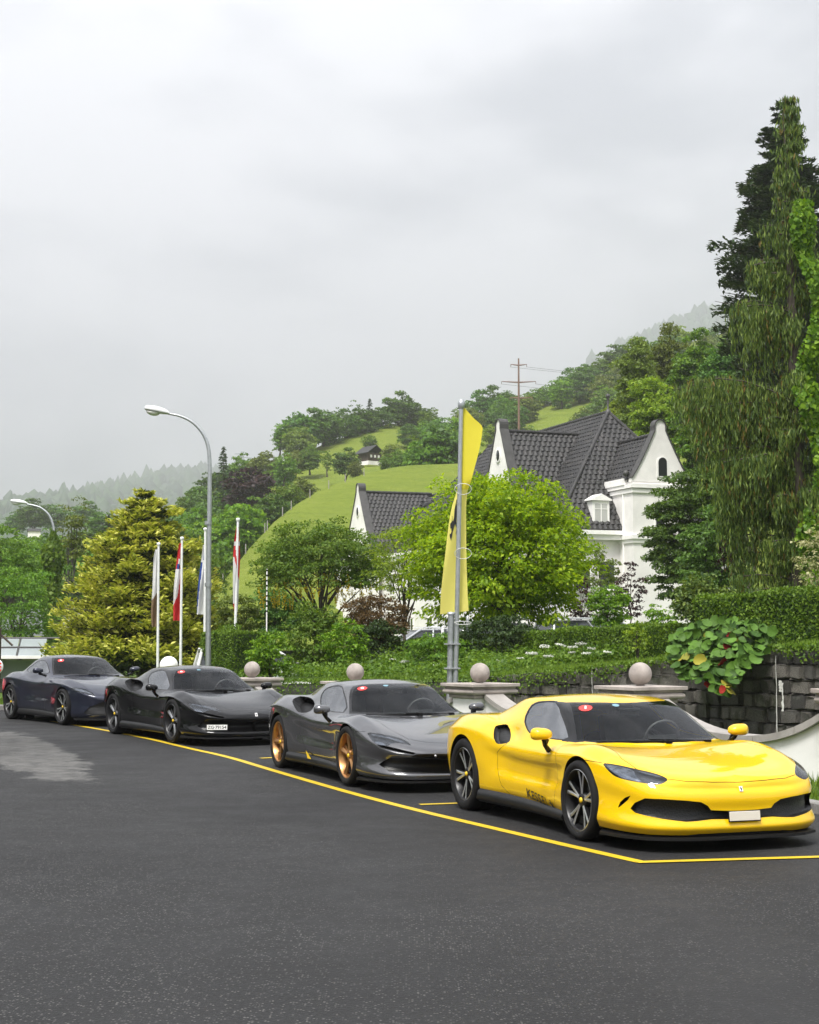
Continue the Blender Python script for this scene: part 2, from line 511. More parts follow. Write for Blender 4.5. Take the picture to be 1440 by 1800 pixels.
# ------------------------------------------------------------------ white boundary wall: piers with balls, swagged panels, stone coping
bw = empty('boundary_wall', (0, 0, 0), 0, 'white rendered boundary wall with curved stone coping and ball topped piers', 'wall')
PIERS = [(2, 1.135), (3, 1.058), (4, 1.0), (5, .95), (6, .94)]
def pier(i, top):
    p = WALL[i]; d = (WALL[min(i + 1, len(WALL) - 1)] - WALL[i - 1]); rz = math.atan2(d.y, d.x)
    sh = MB(); sh.bbox((0, 0, (top - .22 - .3) / 2), (.62, .62, top - .22 + .3), .012)
    po = sh.build('pier', M['white_render'], bw, (p.x, p.y, 0), (0, 0, rz))
    cp = MB(); cp.bbox((0, 0, top - .025), (.90, .90, .05), .006); cp.bbox((0, 0, top - .0655), (.80, .80, .031), .004)
    # half-round moulding
    V = []; F = []; n = 8
    for k in range(n + 1):
        a = -PI / 2 + PI * k / n; r = .37 + .055 * math.cos(a); z = top - .125 + .044 * math.sin(a)
        V += [(-r, -r, z), (r, -r, z), (r, r, z), (-r, r, z)]
    for k in range(n):
        for j in range(4): F.append((k * 4 + j, k * 4 + (j + 1) % 4, k * 4 + 4 + (j + 1) % 4, k * 4 + 4 + j))
    cp.add(V, F); cp.bbox((0, 0, top - .195), (.70, .70, .05), .004)
    cp.build('cap', M['cap_stone'], po)
    bl = MB(); r = .155
    bl.lathe([(.0, 2 * r)] + [(r * math.sin(a), r - r * math.cos(a)) for a in np.linspace(PI * .97, .35, 14)] + [(.06, .004), (.075, .0)], 28, c=(0, 0, top + .005))
    bl.build('ball', M['cap_stone'], po)
    return po
for i, t in PIERS: pier(i, t)
def ztop(t, za, zb_):
    e = abs(2 * t - 1) ** 2.3
    zm = .44
    return zm + ((za if t < .5 else zb_) - .20 - zm) * e
for (i, za), (j, zb_) in zip([(1, 1.2)] + PIERS[:-1], PIERS):
    a, b = WALL[i], WALL[j]; d = b - a; L = d.length; n = 18; rz = math.atan2(d.y, d.x)
    x0, x1 = .31, L - .31
    m = MB(); V = []; F = []
    for k in range(n + 1):
        t = k / n; x = x0 + (x1 - x0) * t; z = ztop(t, za, zb_)
        V += [(x, -.11, -.3), (x, -.11, z), (x, .11, z), (x, .11, -.3)]
    for k in range(n):
        for q in range(3): F.append((k * 4 + q, k * 4 + q + 1, k * 4 + 5 + q, k * 4 + 4 + q))
    m.add(V, F)
    m.build('wall_panel', M['white_render'], bw, (a.x, a.y, 0), (0, 0, rz))
    for h in range(5):
        cpp = MB(); V = []; F = []; q = 5
        for k in range(q + 1):
            t = (h + (k / q) * .985 + .0075) / 5; x = x0 + (x1 - x0) * t; z = ztop(t, za, zb_)
            V += [(x, -.17, z + .002), (x, -.17, z + .085), (x, .17, z + .085), (x, .17, z + .002)]
        for k in range(q):
            for r in range(4): F.append((k * 4 + r, k * 4 + (r + 1) % 4, k * 4 + 4 + (r + 1) % 4, k * 4 + 4 + r))
        F += [(0, 1, 2, 3), (q * 4 + 3, q * 4 + 2, q * 4 + 1, q * 4)]
        cpp.add(V, F)
        cpp.build('coping_stone', M['coping'], bw, (a.x, a.y, 0), (0, 0, rz))

# ------------------------------------------------------------------ stone retaining wall
SW = [Vector(p) for p in ((8.6, 18.0), (7.3, 21.0), (5.9, 24.2), (3.9, 28.0), (1.6, 32.0), (-1.4, 36.0), (-4.2, 39.0))]
_swt = pchip([(18, 1.72), (24.2, 1.54), (28, 1.22), (32, .92), (36, .74), (45, .5)])
sw_pts, sw_len = resample(smooth_line(SW, 2), 120)
def sw_at(s):
    f = s / sw_len * 119; i = int(min(118, max(0, math.floor(f)))); t = f - i
    p = sw_pts[i].lerp(sw_pts[i + 1], t); d = (sw_pts[i + 1] - sw_pts[i]).normalized()
    return p, d
swr = empty('stone_wall', (0, 0, 0), 0, 'old dark grey stone retaining wall below the hedge bank', 'wall')
bk = MB(); V = []; F = []
for p in sw_pts[::3]:
    z = float(_swt(p.y)) - .05
    V += [(p.x, p.y, -.3), (p.x, p.y, z)]
for i in range(len(V) // 2 - 1): F.append((2 * i, 2 * i + 1, 2 * i + 3, 2 * i + 2))
bk.add(V, F)
bk.build('mortar', M['mortar'], swr)
random.seed(5)
_blocks = []
for q in range(9):
    bm = bmesh.new(); bmesh.ops.create_cube(bm, size=1.0)
    bmesh.ops.bevel(bm, geom=bm.edges[:], offset=.10, segments=2, affect='EDGES')
    for v in bm.verts: v.co += Vector((random.uniform(-.06, .06), random.uniform(-.16, .16), random.uniform(-.07, .07)))
    me = bpy.data.meshes.new('stone'); bm.to_mesh(me); bm.free(); me.materials.append(M['wall_stone']); _blocks.append(me)
row_h = .225; nst = 0
for r in range(8):
    s = 2.6 + random.uniform(0, .4)
    z0 = -.05 + r * row_h
    while s < 15.2 and nst < 298:
        L = random.uniform(.26, .56)
        p, d = sw_at(s + L / 2)
        top = float(_swt(p.y))
        if z0 + .08 < top:
            h = min(row_h, top + .02 - z0) * random.uniform(.97, 1.06)
            if h > .09:
                n_ = Vector((-d.y, d.x))
                o = obj('stone', random.choice(_blocks), None, swr, (p.x + n_.x * random.uniform(-.015, .03), p.y + n_.y * random.uniform(-.015, .03), z0 + h / 2), (random.uniform(-.03, .03), random.uniform(-.03, .03), math.atan2(d.y, d.x)))
                o.scale = (L - .015, .22, h - .012); nst += 1
        s += L
    for k in range(1): pass
for (px, y0, y1, wd) in ((1377, 1152, 1290, .022), (1386, 1200, 1250, .05), (1052, 1170, 1230, .02), (1384, 1196, 1216, .07)):
    # lime run-off below weep holes: thin crusts on the wall face
    best = min(((abs(sw_at(s)[0].x / sw_at(s)[0].y - (px - 720) / 2800), s) for s in np.linspace(1, sw_len - 5, 400)))[1]
    p, d = sw_at(best); n_ = Vector((-d.y, d.x)); z0 = P(px, y1, p.y).z; z1 = P(px, y0, p.y).z
    V = []; F = []; n = 10
    for k in range(n + 1):
        z = z0 + (z1 - z0) * k / n; ww = wd * random.uniform(.4, 1.2); off = random.uniform(-.01, .01)
        for sx in (-1, 1):
            V.append((p.x + n_.x * .165 + d.x * (sx * ww / 2 + off), p.y + n_.y * .165 + d.y * (sx * ww / 2 + off), z))
    for k in range(n): F.append((2 * k, 2 * k + 1, 2 * k + 3, 2 * k + 2))
    MB().add(V, F).build('lime_streak', M['lime'], swr)

# bank above the wall, terrace behind the hedges
_bk = [(-.05, 0, 0), (.5, .02, 0), (2.0, .15, 0), (4.0, .22, .3), (7.0, .0, .8), (14, 0, 1.0), (70, 0, 1.0)]
n = 60; a_, _ = resample(smooth_line(SW, 2), n)
V = []; F = []
dirs = offset_line(a_, -1.0)
for i in range(n):
    dn = (dirs[i] - a_[i])
    zt = float(_swt(a_[i].y))
    for (o_, dz, tw) in _bk:
        dd = dn * o_ if o_ < 14 else dn * 14 + Vector((dn.x * .3, 1.0)) * (o_ - 14)
        z = (zt + dz) * (1 - tw) + .85 * tw
        V.append((a_[i].x + dd.x, a_[i].y + dd.y, z))
m_ = len(_bk)
for i in range(n - 1):
    for j in range(m_ - 1): F.append((i * m_ + j, i * m_ + j + 1, i * m_ + m_ + 1 + j, i * m_ + m_ + j))
tag(MB().add(V, F, True).build('bank', M['grass']), kind='structure')

# ------------------------------------------------------------------ hills, each a heightfield under its own crest line (photo column, row, distance)
def crest_fn(pts):
    w_ = sorted(((P(px, py, Y).x, Y, P(px, py, Y).z) for px, py, Y in pts))
    fy = pchip([(a, b) for a, b, c in w_]); fz = pchip([(a, c) for a, b, c in w_])
    return fy, fz
def hill(name, crest, foot_y, foot_z, back, xr, mat, nx=120, ny=40, rough=(1.0, 30.0), pw=1.25):
    fy, fz = crest_fn(crest)
    rs = np.random.RandomState(len(name))
    ph = rs.uniform(0, 6.28, 12)
    def height(x, y):
        yc = float(fy(x)); zc_ = float(fz(x))
        wv = sum(math.sin((x * math.cos(k * 1.7) + y * math.sin(k * 1.7)) / (rough[1] * (.6 + .2 * k)) + ph[k]) for k in range(6)) / 6 * rough[0]
        if y <= yc:
            t = max(0.0, min(1.0, (y - foot_y) / (yc - foot_y)))
            return foot_z + (zc_ - foot_z) * t ** pw + wv * t * (1 - t) * 3
        return zc_ - (y - yc) * back
    V = []; F = []
    for i in range(nx + 1):
        x = xr[0] + (xr[1] - xr[0]) * i / nx; yc = float(fy(x))
        for j in range(ny + 1):
            t = j / ny
            y = foot_y + (yc - foot_y) * (t / .8) if t <= .8 else yc + (t - .8) / .2 * 60
            V.append((x, y, height(x, y)))
    for i in range(nx):
        for j in range(ny): a = i * (ny + 1) + j; F.append((a, a + ny + 1, a + ny + 2, a + 1))
    me = mesh_np(name, V, F, mat, True)
    o = tag(obj(name, me), kind='structure')
    return height, o
CR_A = [(250, 1118, 125), (330, 1085, 130), (385, 1035, 138), (440, 962, 150), (500, 902, 160), (560, 864, 170), (620, 840, 178), (680, 824, 184), (720, 818, 188), (800, 815, 192), (950, 800, 200), (1200, 780, 210), (1500, 760, 215), (1800, 760, 215)]
CR_B = [(-300, 1010, 300), (0, 985, 300), (120, 965, 300), (250, 935, 300), (330, 905, 305), (400, 868, 310), (460, 835, 318), (510, 808, 325), (560, 785, 335), (620, 764, 345), (700, 745, 360), (760, 752, 365), (850, 748, 370), (930, 722, 375), (1000, 694, 385), (1080, 655, 400), (1150, 622, 410), (1300, 580, 430), (1500, 540, 450), (1800, 500, 450)]
CR_C = [(-400, 965, 3300), (0, 922, 3300), (60, 912, 3350), (150, 892, 3500), (230, 866, 3700), (300, 842, 3900), (360, 838, 3900), (480, 850, 3900), (620, 850, 3900), (800, 800, 3800), (950, 720, 3800), (1050, 640, 3800), (1150, 590, 3800), (1250, 552, 3800), (1400, 520, 3800), (1900, 500, 3800)]
crest_fn_A = crest_fn(CR_A)
hA, oA = hill('meadow_hill', CR_A, 100, 1.0, .10, (-60, 130), M['meadow'], 110, 40, (1.1, 16))
hB, oB = hill('upper_hill', CR_B, 205, 8.0, .12, (-150, 200), M['meadow'], 120, 40, (2.0, 34), 1.1)
M['forest_floor'] = grass_ground('forest_floor', (.02, .04, .012), (.04, .075, .02), .02)
hC, oC = hill('mountain', CR_C, 900, 30.0, .05, (-2000, 2000), M['forest_floor'], 140, 50, (24, 220), 1.15)
# ------------------------------------------------------------------ car bodies: a dense surface from plan outline, side profile and top profile
def car_surface(S, nu=230, ns=30, ntp=56):
    oc = np.array(S['outline'], float)
    # smooth the outline: chord-length Catmull-Rom with mirrored ends
    pts = np.vstack([[oc[1][0], -oc[1][1]], oc, [oc[-2][0], -oc[-2][1]]])
    cr = []
    for i in range(1, len(pts) - 2):
        p0, p1, p2, p3 = pts[i - 1:i + 3]
        for t in np.linspace(0, 1, 30, endpoint=False):
            cr.append(0.5 * ((2 * p1) + (-p0 + p2) * t + (2 * p0 - 5 * p1 + 4 * p2 - p3) * t * t + (-p0 + 3 * p1 - 3 * p2 + p3) * t ** 3))
    cr.append(oc[-1]); cr = np.array(cr); cr[0, 1] = 0; cr[-1, 1] = 0
    L = np.concatenate([[0], np.cumsum(np.hypot(*np.diff(cr, axis=0).T))])
    s = np.linspace(0, L[-1], nu)
    X = np.interp(s, L, cr[:, 0]); Y = np.interp(s, L, cr[:, 1])
    dx = np.gradient(X, s); dy = np.gradient(Y, s)
    dx[0] = dx[-1] = 0
    nl = np.hypot(dx, dy); NX, NY = dy / nl, -dx / nl          # outward normal in plan
    NY[0] = NY[-1] = 0; NX[0] = 1; NX[-1] = -1
    zb = pchip(S['zb'])(X); zs = pchip(S['zs'])(X)
    lev = np.array(S['levels'])
    st = np.array([a for a, _ in S['inset']]); tab = np.array([b for _, b in S['inset']])
    o = np.argsort(st); st = st[o]; tab = tab[o]
    per_lev = [pchip(list(zip(st, tab[:, k])))(X) for k in range(len(lev))]
    V = np.zeros((nu, ns + ntp, 3))
    tt = np.linspace(0, 1, ns)
    for i in range(nu):
        ins = pchip(list(zip(lev, [c[i] for c in per_lev])))(tt)
        V[i, :ns, 0] = X[i] - NX[i] * ins
        V[i, :ns, 1] = np.maximum(0, Y[i] - NY[i] * ins)
        V[i, :ns, 2] = zb[i] + tt * (zs[i] - zb[i])
    x0 = V[:, ns - 1, 0]; y0 = V[:, ns - 1, 1]
    sp = S.get('spine', 0.93)
    xa, xb = S['spine_x']
    k = (x0 - x0.min()) / (x0.max() - x0.min())
    xs_ = x0 * 0 + xb + (xa - xb) * k
    wv = (np.arange(1, ntp + 1) / ntp) ** 1.35
    fT = car_top(S)
    rr = pchip(S['round'])(X)
    for j, wq in enumerate(wv):
        x = x0 + (xs_ - x0) * wq; y = y0 * (1 - wq)
        d = np.hypot(x - x0, y - y0)
        q = np.clip(d / rr, 0, 1)
        rnd = np.sqrt(np.maximum(0, 1 - (1 - q) ** 2))
        z = fT(x, y)
        V[:, ns + j] = np.stack([x, y, zs + (z - zs) * rnd], 1)
    # soften kinks
    for it in range(S.get('smooth', 3)):
        A = V.copy()
        A[1:-1, 1:-1] = 0.5 * V[1:-1, 1:-1] + 0.125 * (V[:-2, 1:-1] + V[2:, 1:-1] + V[1:-1, :-2] + V[1:-1, 2:])
        V = A
    for it in range(14):       # the nose and tail, where the grid lines converge
        for sl_ in (slice(0, 34), slice(nu - 34, nu)):
            B = V[sl_]
            full = np.concatenate([B, (B * np.array([1, -1, 1]))[:, ::-1][:, 1:]], 1)
            A = full.copy()
            A[1:-1, 1:-1] = 0.5 * full[1:-1, 1:-1] + 0.125 * (full[:-2, 1:-1] + full[2:, 1:-1] + full[1:-1, :-2] + full[1:-1, 2:])
            lo = ns + 4
            wgt = np.zeros(B.shape[1]); wgt[lo:] = sstep(lo, lo + 14, np.arange(lo, B.shape[1]))
            V[sl_] = B + (A[:, :B.shape[1]] - B) * wgt[None, :, None]
            fr = 0 if sl_.start == 0 else nu - 1
            nb_ = 1 if sl_.start == 0 else nu - 2
            V[fr, lo:, 2] = V[fr, lo:, 2] + (V[nb_, lo:, 2] - V[fr, lo:, 2]) * .6 * wgt[lo:]
    V[:, -1, 1] = 0; V[0, :, 1] = 0; V[-1, :, 1] = 0
    return V
def car_top(S):
    zc, zf, yf = pchip(S['zc']), pchip(S['zf']), pchip(S['yf'])
    zr, wr, wb, zbelt = pchip(S['zr']), pchip(S['wr']), pchip(S['wb']), pchip(S['zbelt'])
    csw, crown, kb = S['csw'], S['crown'], S.get('kb', 0.03)
    pw = S.get('hood_pow', 2.4)
    def T(x, y):
        y = np.abs(y); f = yf(x); q = y / f
        base = np.where(q < 1, zc(x) + (zf(x) - zc(x)) * np.clip(q, 0, 1) ** pw, zf(x) - 0.10 * ((q - 1) * f / 0.2) ** 2)
        xe = x + csw * y * y * sstep(-0.6, 0.3, x)
        zt = zr(xe); r = wr(x); b = wb(x); zbl = zbelt(x)
        roof = zt - crown * (y / r) ** 2
        side = zbl + (b - y) * (np.maximum(zt - crown, zbl + 0.02) - zbl) / (b - r)
        can = smin(roof, side, S.get('ks', 0.05))
        return smax(base, can, kb)
    return T

def half_bmesh(V):
    nu, nv, _ = V.shape
    bm = bmesh.new()
    vv = [[None] * nv for _ in range(nu)]
    for i in range(nu):
        for j in range(nv):
            vv[i][j] = bm.verts.new(V[i, j])
    for i in range(nu - 1):
        for j in range(nv - 1):
            bm.faces.new((vv[i][j], vv[i + 1][j], vv[i + 1][j + 1], vv[i][j + 1]))
    bmesh.ops.remove_doubles(bm, verts=bm.verts[:], dist=1e-4)
    bm.normal_update()
    # outward check
    c = sum((1 if f.normal.dot(f.calc_center_median() - Vector((0, 0, 0.45))) > 0 else -1) for f in bm.faces)
    if c < 0:
        bmesh.ops.reverse_faces(bm, faces=bm.faces[:])
        bm.normal_update()
    return bm

def in_poly(p, poly):
    x, y = p; c = False; n = len(poly); j = n - 1
    for i in range(n):
        xi, yi = poly[i]; xj, yj = poly[j]
        if (yi > y) != (yj > y) and x < (xj - xi) * (y - yi) / (yj - yi) + xi: c = not c
        j = i
    return c
def cut_poly(bm, poly, ax, flt):
    """score the mesh along a closed outline given in the projection plane ax=(i,j); returns the faces inside"""
    a, b = ax
    x0 = min(p[0] for p in poly) - 0.02; x1 = max(p[0] for p in poly) + 0.02
    y0 = min(p[1] for p in poly) - 0.02; y1 = max(p[1] for p in poly) + 0.02
    def near(f, bx0, bx1, by0, by1):
        xs = [v.co[a] for v in f.verts]; ys = [v.co[b] for v in f.verts]
        return min(xs) <= bx1 and max(xs) >= bx0 and min(ys) <= by1 and max(ys) >= by0
    sub = set(f for f in bm.faces if near(f, x0, x1, y0, y1) and flt(f.calc_center_median(), f.normal))
    n = len(poly)
    for i in range(n):
        p, q = poly[i], poly[(i + 1) % n]
        ex, ey = q[0] - p[0], q[1] - p[1]
        if math.hypot(ex, ey) < 1e-6: continue
        e = 0.002
        bx0, bx1 = min(p[0], q[0]) - e, max(p[0], q[0]) + e
        by0, by1 = min(p[1], q[1]) - e, max(p[1], q[1]) + e
        loc = [f for f in sub if f.is_valid and near(f, bx0, bx1, by0, by1)]
        if not loc: continue
        es = set(); vs2 = set()
        for f in loc:
            es.update(f.edges); vs2.update(f.verts)
        co = [0, 0, 0]; no = [0, 0, 0]
        co[a], co[b] = p; no[a], no[b] = ey, -ex
        before = set(bm.faces) if False else None
        r = bmesh.ops.bisect_plane(bm, geom=list(loc) + list(es) + list(vs2), dist=1e-6, plane_co=co, plane_no=Vector(no).normalized())
        for g in r['geom']:
            if isinstance(g, bmesh.types.BMFace): sub.add(g)
        for g in r['geom_cut']:
            if isinstance(g, bmesh.types.BMEdge):
                sub.update(g.link_faces)
    bm.normal_update()
    res = []
    for f in sub:
        if f.is_valid:
            c = f.calc_center_median()
            if in_poly((c[a], c[b]), poly) and flt(c, f.normal): res.append(f)
    return res
def take(bm, faces):
    """move faces out of bm into a new bmesh"""
    nb = bmesh.new(); mp_ = {}
    for f in faces:
        vs_ = []
        for v in f.verts:
            if v not in mp_: mp_[v] = nb.verts.new(v.co)
            vs_.append(mp_[v])
        try: nb.faces.new(vs_)
        except ValueError: pass
    bmesh.ops.delete(bm, geom=faces, context='FACES')
    nb.normal_update()
    return nb
class Skin:
    """original surface with smooth normals, used to shade every trimmed piece"""
    def __init__(s, bm):
        bm.verts.ensure_lookup_table(); bm.verts.index_update()
        s.co = [v.co.copy() for v in bm.verts]
        s.no = []
        for v in bm.verts:
            n = v.normal.copy()
            if abs(v.co.y) < 1e-4: n.y = 0; n.normalize()
            s.no.append(n)
        s.faces = [[v.index for v in f.verts] for f in bm.faces]
        s.bvh = BVHTree.FromPolygons(s.co, s.faces)
    def normal(s, p):
        hit, n, i, d = s.bvh.find_nearest(p)
        ids = s.faces[i]
        w_ = poly_3d_calc([s.co[k] for k in ids], hit)
        r = Vector((0, 0, 0))
        for k, q in zip(ids, w_): r += s.no[k] * q
        return r.normalized()
def piece(bm, skin, name, mirror='join', offset=0.0, thick=0.0):
    """half piece -> mesh(es). mirror: 'join' one mesh over the centre line, 'pair' (left, right)"""
    if offset:
        for v in bm.verts: v.co += skin.normal(v.co) * offset
    bm.verts.index_update()
    co = [v.co.copy() for v in bm.verts]
    no = [skin.normal(c) for c in co]
    F = [[v.index for v in f.verts] for f in bm.faces]
    def mk(nm, C, N, FF):
        me = bpy.data.meshes.new(nm)
        me.from_pydata([tuple(c) for c in C], [], FF)
        me.polygons.foreach_set('use_smooth', [True] * len(FF))
        me.normals_split_custom_set_from_vertices([tuple(n) for n in N])
        return me
    mc = [Vector((c.x, -c.y, c.z)) for c in co]; mn = [Vector((n.x, -n.y, n.z)) for n in no]
    if mirror == 'pair':
        return mk(name, co, no, F), mk(name, mc, mn, [list(reversed(f)) for f in F])
    # merge along y = 0
    idx = []; C = list(co); N = list(no)
    for i, c in enumerate(co):
        if abs(c.y) < 1e-4: idx.append(i)
        else:
            idx.append(len(C)); C.append(mc[i]); N.append(mn[i])
    F2 = F + [[idx[k] for k in reversed(f)] for f in F]
    return mk(name, C, N, F2)
BERL = dict(
 outline=[(2.40,0),(2.395,.22),(2.38,.42),(2.33,.62),(2.21,.80),(1.98,.91),(1.7,.957),(1.3,.968),(.95,.955),(.5,.925),(.1,.915),(-.35,.93),(-.8,.965),(-1.3,.979),(-1.65,.96),(-1.9,.90),(-2.05,.79),(-2.13,.6),(-2.16,.3),(-2.165,0)],
 zb=[(2.4,.14),(1.9,.15),(1.3,.17),(.8,.19),(-.8,.20),(-1.3,.22),(-2.165,.30)],
 zs=[(2.4,.50),(2.2,.55),(1.9,.63),(1.6,.69),(1.3,.725),(.9,.70),(.5,.665),(0,.67),(-.5,.72),(-1,.80),(-1.35,.82),(-1.8,.80),(-2.165,.78)],
 levels=[0,.15,.35,.55,.75,.9,1],
 inset=[(2.4,[.05,.0,.03,.04,.03,.04,.07]),(1.9,[.05,.0,.02,.03,.02,.03,.04]),(1.3,[.03,.0,.0,.0,.0,.005,.012]),(.6,[.07,.03,.025,.052,.05,.022,.022]),(-.3,[.075,.035,.025,.05,.05,.022,.02]),(-1.0,[.05,.02,.01,.0,.0,.005,.01]),(-1.4,[.04,.015,.0,.0,.0,.004,.01]),(-2.165,[.09,.04,.02,.0,.01,.02,.03])],
 round=[(2.4,.14),(1.9,.18),(1.3,.22),(.5,.14),(-.3,.14),(-1.3,.24),(-2.165,.12)],
 zc=[(2.4,.555),(2.2,.62),(1.9,.68),(1.5,.73),(1.1,.77),(.8,.785),(0,.80),(-.8,.93),(-1.3,.96),(-1.8,.95),(-2.165,.88)],
 zf=[(2.4,.54),(2.2,.605),(1.9,.69),(1.6,.765),(1.25,.808),(.9,.79),(.5,.765),(0,.765),(-.5,.83),(-.9,.92),(-1.3,.955),(-1.8,.935),(-2.165,.86)],
 yf=[(2.4,.3),(2.2,.60),(1.9,.73),(1.3,.77),(.5,.80),(-.5,.82),(-1.3,.80),(-2.1,.6)],
 zr=[(1.5,.45),(1.2,.725),(1.06,.80),(.85,.91),(.6,1.035),(.41,1.115),(.2,1.16),(-.2,1.187),(-.6,1.172),(-1.0,1.10),(-1.4,1.01),(-1.8,.92),(-2.2,.8)],
 wr=[(1.2,.74),(.8,.69),(.3,.62),(-.3,.59),(-1,.52),(-1.8,.42)],
 wb=[(1.2,.86),(.8,.845),(.3,.85),(-.3,.86),(-1,.78),(-1.8,.56)],
 zbelt=[(1.2,.76),(.5,.765),(-.5,.80),(-1.2,.86),(-2,.85)],
 csw=.35, crown=.035, spine_x=(2.26,-2.0), ks=.035, kb=.02)
STRA = dict(
 outline=[(2.46,0),(2.455,.25),(2.435,.45),(2.37,.65),(2.22,.83),(1.97,.93),(1.7,.968),(1.325,.976),(.95,.955),(.5,.925),(.1,.92),(-.35,.935),(-.8,.97),(-1.325,.986),(-1.7,.965),(-1.95,.9),(-2.1,.79),(-2.2,.6),(-2.235,.3),(-2.24,0)],
 zb=[(2.46,.14),(1.9,.15),(1.3,.17),(.8,.19),(-.8,.20),(-1.3,.22),(-2.24,.30)],
 zs=[(2.46,.40),(2.3,.45),(2.1,.52),(1.9,.585),(1.6,.68),(1.325,.725),(.9,.70),(.5,.655),(0,.66),(-.5,.71),(-1,.79),(-1.35,.82),(-1.8,.80),(-2.24,.78)],
 levels=[0,.15,.35,.55,.75,.9,1],
 inset=[(2.46,[.0,.0,.06,.09,.05,.02,.02]),(1.9,[.04,.0,.02,.03,.02,.02,.03]),(1.3,[.03,.0,.0,.0,.0,.005,.012]),(.6,[.07,.03,.025,.052,.05,.022,.022]),(-.3,[.075,.035,.025,.05,.05,.022,.02]),(-1.0,[.05,.02,.01,.0,.0,.005,.01]),(-1.4,[.04,.015,.0,.0,.0,.004,.01]),(-2.24,[.09,.04,.02,.0,.01,.02,.03])],
 round=[(2.46,.10),(1.9,.18),(1.3,.24),(.5,.14),(-.3,.14),(-1.3,.24),(-2.24,.12)],
 zc=[(2.46,.44),(2.3,.515),(2.1,.585),(1.8,.66),(1.5,.715),(1.1,.77),(.8,.785),(0,.80),(-.8,.93),(-1.3,.96),(-1.8,.95),(-2.24,.88)],
 zf=[(2.46,.43),(2.3,.50),(2.1,.575),(1.9,.65),(1.6,.75),(1.25,.812),(.9,.79),(.5,.765),(0,.765),(-.5,.83),(-.9,.92),(-1.35,.96),(-1.8,.94),(-2.24,.86)],
 yf=[(2.46,.3),(2.2,.62),(1.9,.74),(1.3,.77),(.5,.80),(-.5,.82),(-1.3,.80),(-2.1,.6)],
 zr=[(1.5,.45),(1.25,.72),(1.12,.785),(.9,.90),(.65,1.02),(.47,1.105),(.25,1.155),(-.1,1.186),(-.5,1.178),(-1.0,1.11),(-1.4,1.02),(-1.8,.93),(-2.3,.8)],
 wr=[(1.2,.72),(.8,.66),(.36,.58),(-.3,.56),(-1,.50),(-1.8,.42)],
 wb=[(1.2,.86),(.8,.835),(.3,.84),(-.3,.84),(-1,.72),(-1.8,.52)],
 zbelt=[(1.2,.76),(.5,.76),(-.5,.80),(-1.2,.86),(-2,.85)],
 csw=.35, crown=.04, spine_x=(2.34,-2.05), ks=.05, kb=.02)
ROMA = dict(
 outline=[(2.34,0),(2.33,.25),(2.29,.45),(2.20,.63),(2.05,.78),(1.8,.90),(1.335,.965),(.9,.955),(.4,.935),(-.2,.93),(-.8,.955),(-1.335,.982),(-1.7,.965),(-2.0,.87),(-2.18,.72),(-2.28,.5),(-2.31,.25),(-2.315,0)],
 zb=[(2.34,.15),(1.9,.16),(1.3,.18),(.8,.20),(-.8,.21),(-1.3,.23),(-2.315,.30)],
 zs=[(2.34,.50),(2.1,.58),(1.9,.65),(1.6,.73),(1.335,.77),(.9,.76),(.5,.74),(0,.74),(-.5,.77),(-1,.82),(-1.4,.84),(-2,.82),(-2.315,.80)],
 levels=[0,.15,.35,.55,.75,.9,1],
 inset=[(2.34,[.03,.0,.02,.03,.02,.01,.02]),(1.9,[.03,.0,.0,.01,.01,.01,.02]),(1.3,[.03,.0,.0,.0,.0,.005,.012]),(.6,[.07,.03,.03,.05,.04,.016,.015]),(-.3,[.075,.035,.03,.05,.04,.016,.015]),(-1.0,[.05,.02,.01,.0,.0,.005,.01]),(-1.4,[.04,.015,.0,.0,.0,.004,.01]),(-2.315,[.09,.04,.02,.0,.01,.02,.03])],
 round=[(2.34,.12),(1.9,.18),(1.3,.24),(.5,.16),(-.3,.16),(-1.3,.26),(-2.315,.12)],
 zc=[(2.34,.55),(2.2,.61),(1.9,.71),(1.5,.795),(1.1,.85),(.7,.89),(0,.9),(-.8,.92),(-1.4,.97),(-2,.96),(-2.315,.9)],
 zf=[(2.34,.54),(2.1,.62),(1.9,.70),(1.5,.815),(1.2,.865),(.8,.87),(.4,.855),(0,.85),(-.5,.87),(-1,.93),(-1.4,.955),(-1.9,.93),(-2.315,.86)],
 yf=[(2.34,.3),(2.1,.55),(1.8,.70),(1.3,.76),(.5,.79),(-.5,.81),(-1.3,.80),(-2.1,.6)],
 zr=[(1.2,.55),(.9,.8),(.72,.895),(.5,1.0),(.2,1.15),(-.06,1.25),(-.3,1.29),(-.6,1.302),(-1.0,1.255),(-1.4,1.15),(-1.8,1.02),(-2.1,.93),(-2.4,.82)],
 wr=[(.8,.70),(0,.58),(-.5,.55),(-1,.52),(-1.6,.45)],
 wb=[(.8,.84),(.4,.84),(-.4,.84),(-1,.80),(-1.6,.66),(-2.1,.5)],
 zbelt=[(.8,.87),(0,.87),(-1,.92),(-2,.9)],
 csw=.35, crown=.045, spine_x=(2.2,-2.1), ks=.05, kb=.02)
